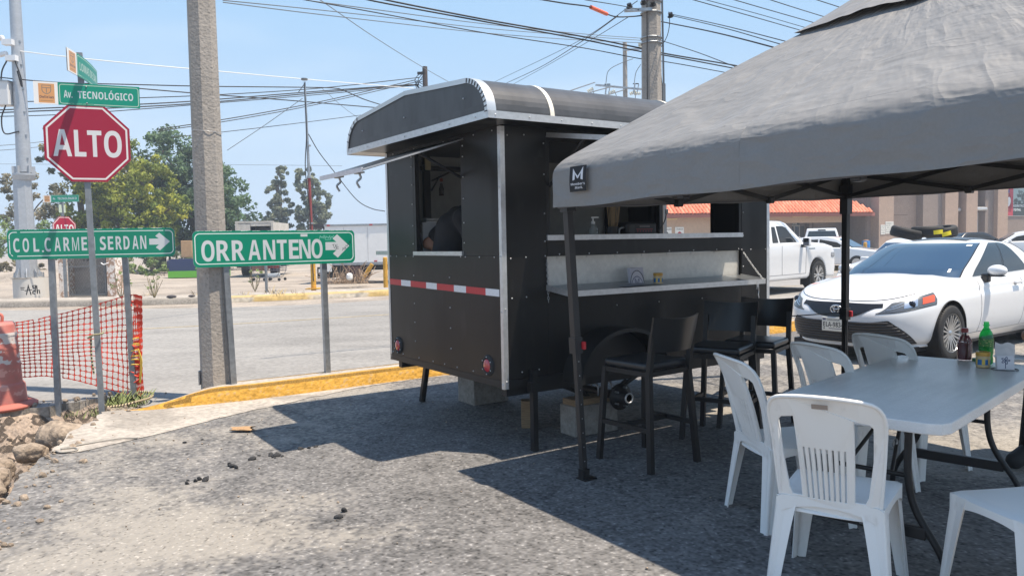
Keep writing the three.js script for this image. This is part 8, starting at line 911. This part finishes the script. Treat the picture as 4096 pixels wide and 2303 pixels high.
function person(name, label, pos, turn, pose) {
  const t = thing(name, label, 'person', pos, turn), J = pose; const limbs = (s) => [[J['shoulder' + s], J['elbow' + s], 0.05, 0.041], [J['elbow' + s], J['wrist' + s], 0.042, 0.028]];
  const torso = [[J.hip, J.waist, 0.14, 0.125], [J.waist, J.chest, 0.125, 0.145], [[J.chest[0], J.chest[1], J.chest[2] + 0.0], J.neck0, 0.13, 0.075], [J.shoulderL, J.shoulderR, 0.066, 0.066]], legs = (s) => [[J['hip' + s], J['knee' + s], 0.088, 0.060], [J['knee' + s], J['ankle' + s], 0.058, 0.042], [J['ankle' + s], J['toe' + s], 0.045, 0.035]];
  const all = [...torso, [J.neck0, J.head, 0.056, 0.056], ...limbs('L'), ...limbs('R'), ...legs('L'), ...legs('R')]; part('body', [bodyMesh(all.map(([a, b, c, d]) => [a, b, c * 0.94, d * 0.94]), 0.035, 0.014)], M.skin, t, { });
  part('shirt', [bodyMesh([...torso.map(([a, b, c, d]) => [a, b, c + 0.008, d + 0.006]).filter((_, i) => i !== 2), [J.chest, [lerp(J.chest[0], J.neck0[0], 0.75), lerp(J.chest[1], J.neck0[1], 0.75), lerp(J.chest[2], J.neck0[2], 0.75)], 0.137, 0.082], ...['L', 'R'].map((s) => [J['shoulder' + s], [0, 1, 2].map((i) => lerp(J['shoulder' + s][i], J['elbow' + s][i], 0.72)), 0.066, 0.066])], 0.04, 0.012)], M.shirt, t);
  part('trousers', [bodyMesh([[J.hip, [0, 1, 2].map((i) => lerp(J.hip[i], J.waist[i], 0.35)), 0.148, 0.135], ...['L', 'R'].flatMap((s) => [[J['hip' + s], J['knee' + s], 0.098, 0.074], [J['knee' + s], J['ankle' + s], 0.072, 0.062]])], 0.03, 0.013)], M.trouser, t);
  for (const s of ['L', 'R']) { const w = J['wrist' + s], e = J['elbow' + s]; part('hand', [bodyMesh(hand(w, [w[0] - e[0], w[1] - e[1], w[2] - e[2]], J.side, J.palmUp), 0.008, 0.0035)], M.skin, t); const a = J['ankle' + s], o = J['toe' + s]; part('shoe', [bodyMesh([[a, o, 0.056, 0.046], [[a[0], a[1] - 0.03, a[2]], [o[0], o[1] - 0.02, o[2]], 0.045, 0.042]], 0.02, 0.009)], M.rubber, t); }
  const h = J.head, f = V(...J.face).normalize(), u = V(...J.crown).normalize(), s = f.clone().cross(u).normalize(), q = (a, b, c) => [h[0] + f.x * a + u.x * b + s.x * c, h[1] + f.y * a + u.y * b + s.y * c, h[2] + f.z * a + u.z * b + s.z * c];
  const hd = part('head', [bodyMesh([[q(0.0, 0.13, 0), q(-0.02, 0.12, 0), 0.088, 0.088], [q(0.02, 0.06, 0), q(0.045, 0.03, 0), 0.066, 0.048], [q(0.09, 0.09, 0), q(0.115, 0.068, 0), 0.012, 0.017], [q(0.075, 0.11, 0.03), q(0.075, 0.11, -0.03), 0.022, 0.022], [q(0.086, 0.035, 0.018), q(0.086, 0.035, -0.018), 0.012, 0.012], ...[-1, 1].map((k) => [q(-0.015, 0.11, k * 0.086), q(-0.02, 0.075, k * 0.084), 0.015, 0.011])], 0.02, 0.004)], M.skin, t); part('hair', [bodyMesh([[q(-0.03, 0.15, 0), q(-0.015, 0.165, 0), 0.09, 0.086], [q(-0.06, 0.09, 0.03), q(-0.06, 0.09, -0.03), 0.055, 0.055]], 0.03, 0.006)], M.hair, hd); part('eyes', [-1, 1].map((k) => ball(0.012, q(0.083, 0.1, k * 0.033), [1, 1, 1], 12)), M.trim, hd); return t;
}
// cook bending over the counter inside the trailer (trailer axes: x along, z toward the viewer)
person('person', 'person in a dark T-shirt bending over the counter inside the trailer', [TC[0], 0, TC[1]], TURN, { hip: [0.24, 1.06, -1.22], waist: [0.22, 1.30, -1.21], chest: [0.26, 1.61, -1.12], neck0: [0.39, 1.81, -1.0], head: [0.45, 1.86, -0.92], shoulderL: [0.35, 1.73, -1.22], shoulderR: [0.24, 1.70, -0.94], elbowL: [0.14, 1.50, -1.36], wristL: [0.25, 1.36, -1.16], elbowR: [0.26, 1.50, -0.83], wristR: [0.42, 1.34, -0.70], hipL: [0.33, 0.94, -1.27], kneeL: [0.47, 0.72, -1.2], ankleL: [0.43, 0.60, -1.22], toeL: [0.55, 0.57, -1.12], hipR: [0.19, 0.94, -1.13], kneeR: [0.35, 0.72, -1.04], ankleR: [0.31, 0.60, -1.06], toeR: [0.43, 0.57, -0.98], side: [0.5, 0, -0.6], palmUp: [0, 1, 0], face: [0.6, -0.55, 0.55], crown: [0.5, 0.75, 0.3] });
// diner at the far right end of the table; local x to the sitter's left, z forward
person('person', 'person in black clothes seated past the far right end of the table', [3.84, 0, -5.08], Math.atan2(-0.80, 0.60), { hip: [0, 0.56, -0.04], waist: [0, 0.74, -0.04], chest: [0, 0.98, 0.04], neck0: [0, 1.2, 0.06], head: [0, 1.27, 0.09], shoulderL: [0.18, 1.12, 0.06], shoulderR: [-0.18, 1.12, 0.06], elbowL: [0.27, 0.84, 0.20], wristL: [0.08, 0.80, 0.40], elbowR: [-0.33, 0.81, 0.22], wristR: [-0.16, 0.82, 0.46], hipL: [0.1, 0.54, 0], kneeL: [0.15, 0.54, 0.44], ankleL: [0.14, 0.09, 0.36], toeL: [0.15, 0.05, 0.54], hipR: [-0.1, 0.54, 0], kneeR: [-0.20, 0.53, 0.44], ankleR: [-0.24, 0.09, 0.44], toeR: [-0.27, 0.05, 0.60], side: [1, 0, 0], palmUp: [0, 1, 0], face: [0, -0.15, 1], crown: [0, 1, 0.1] });

renderer.render(scene, camera);
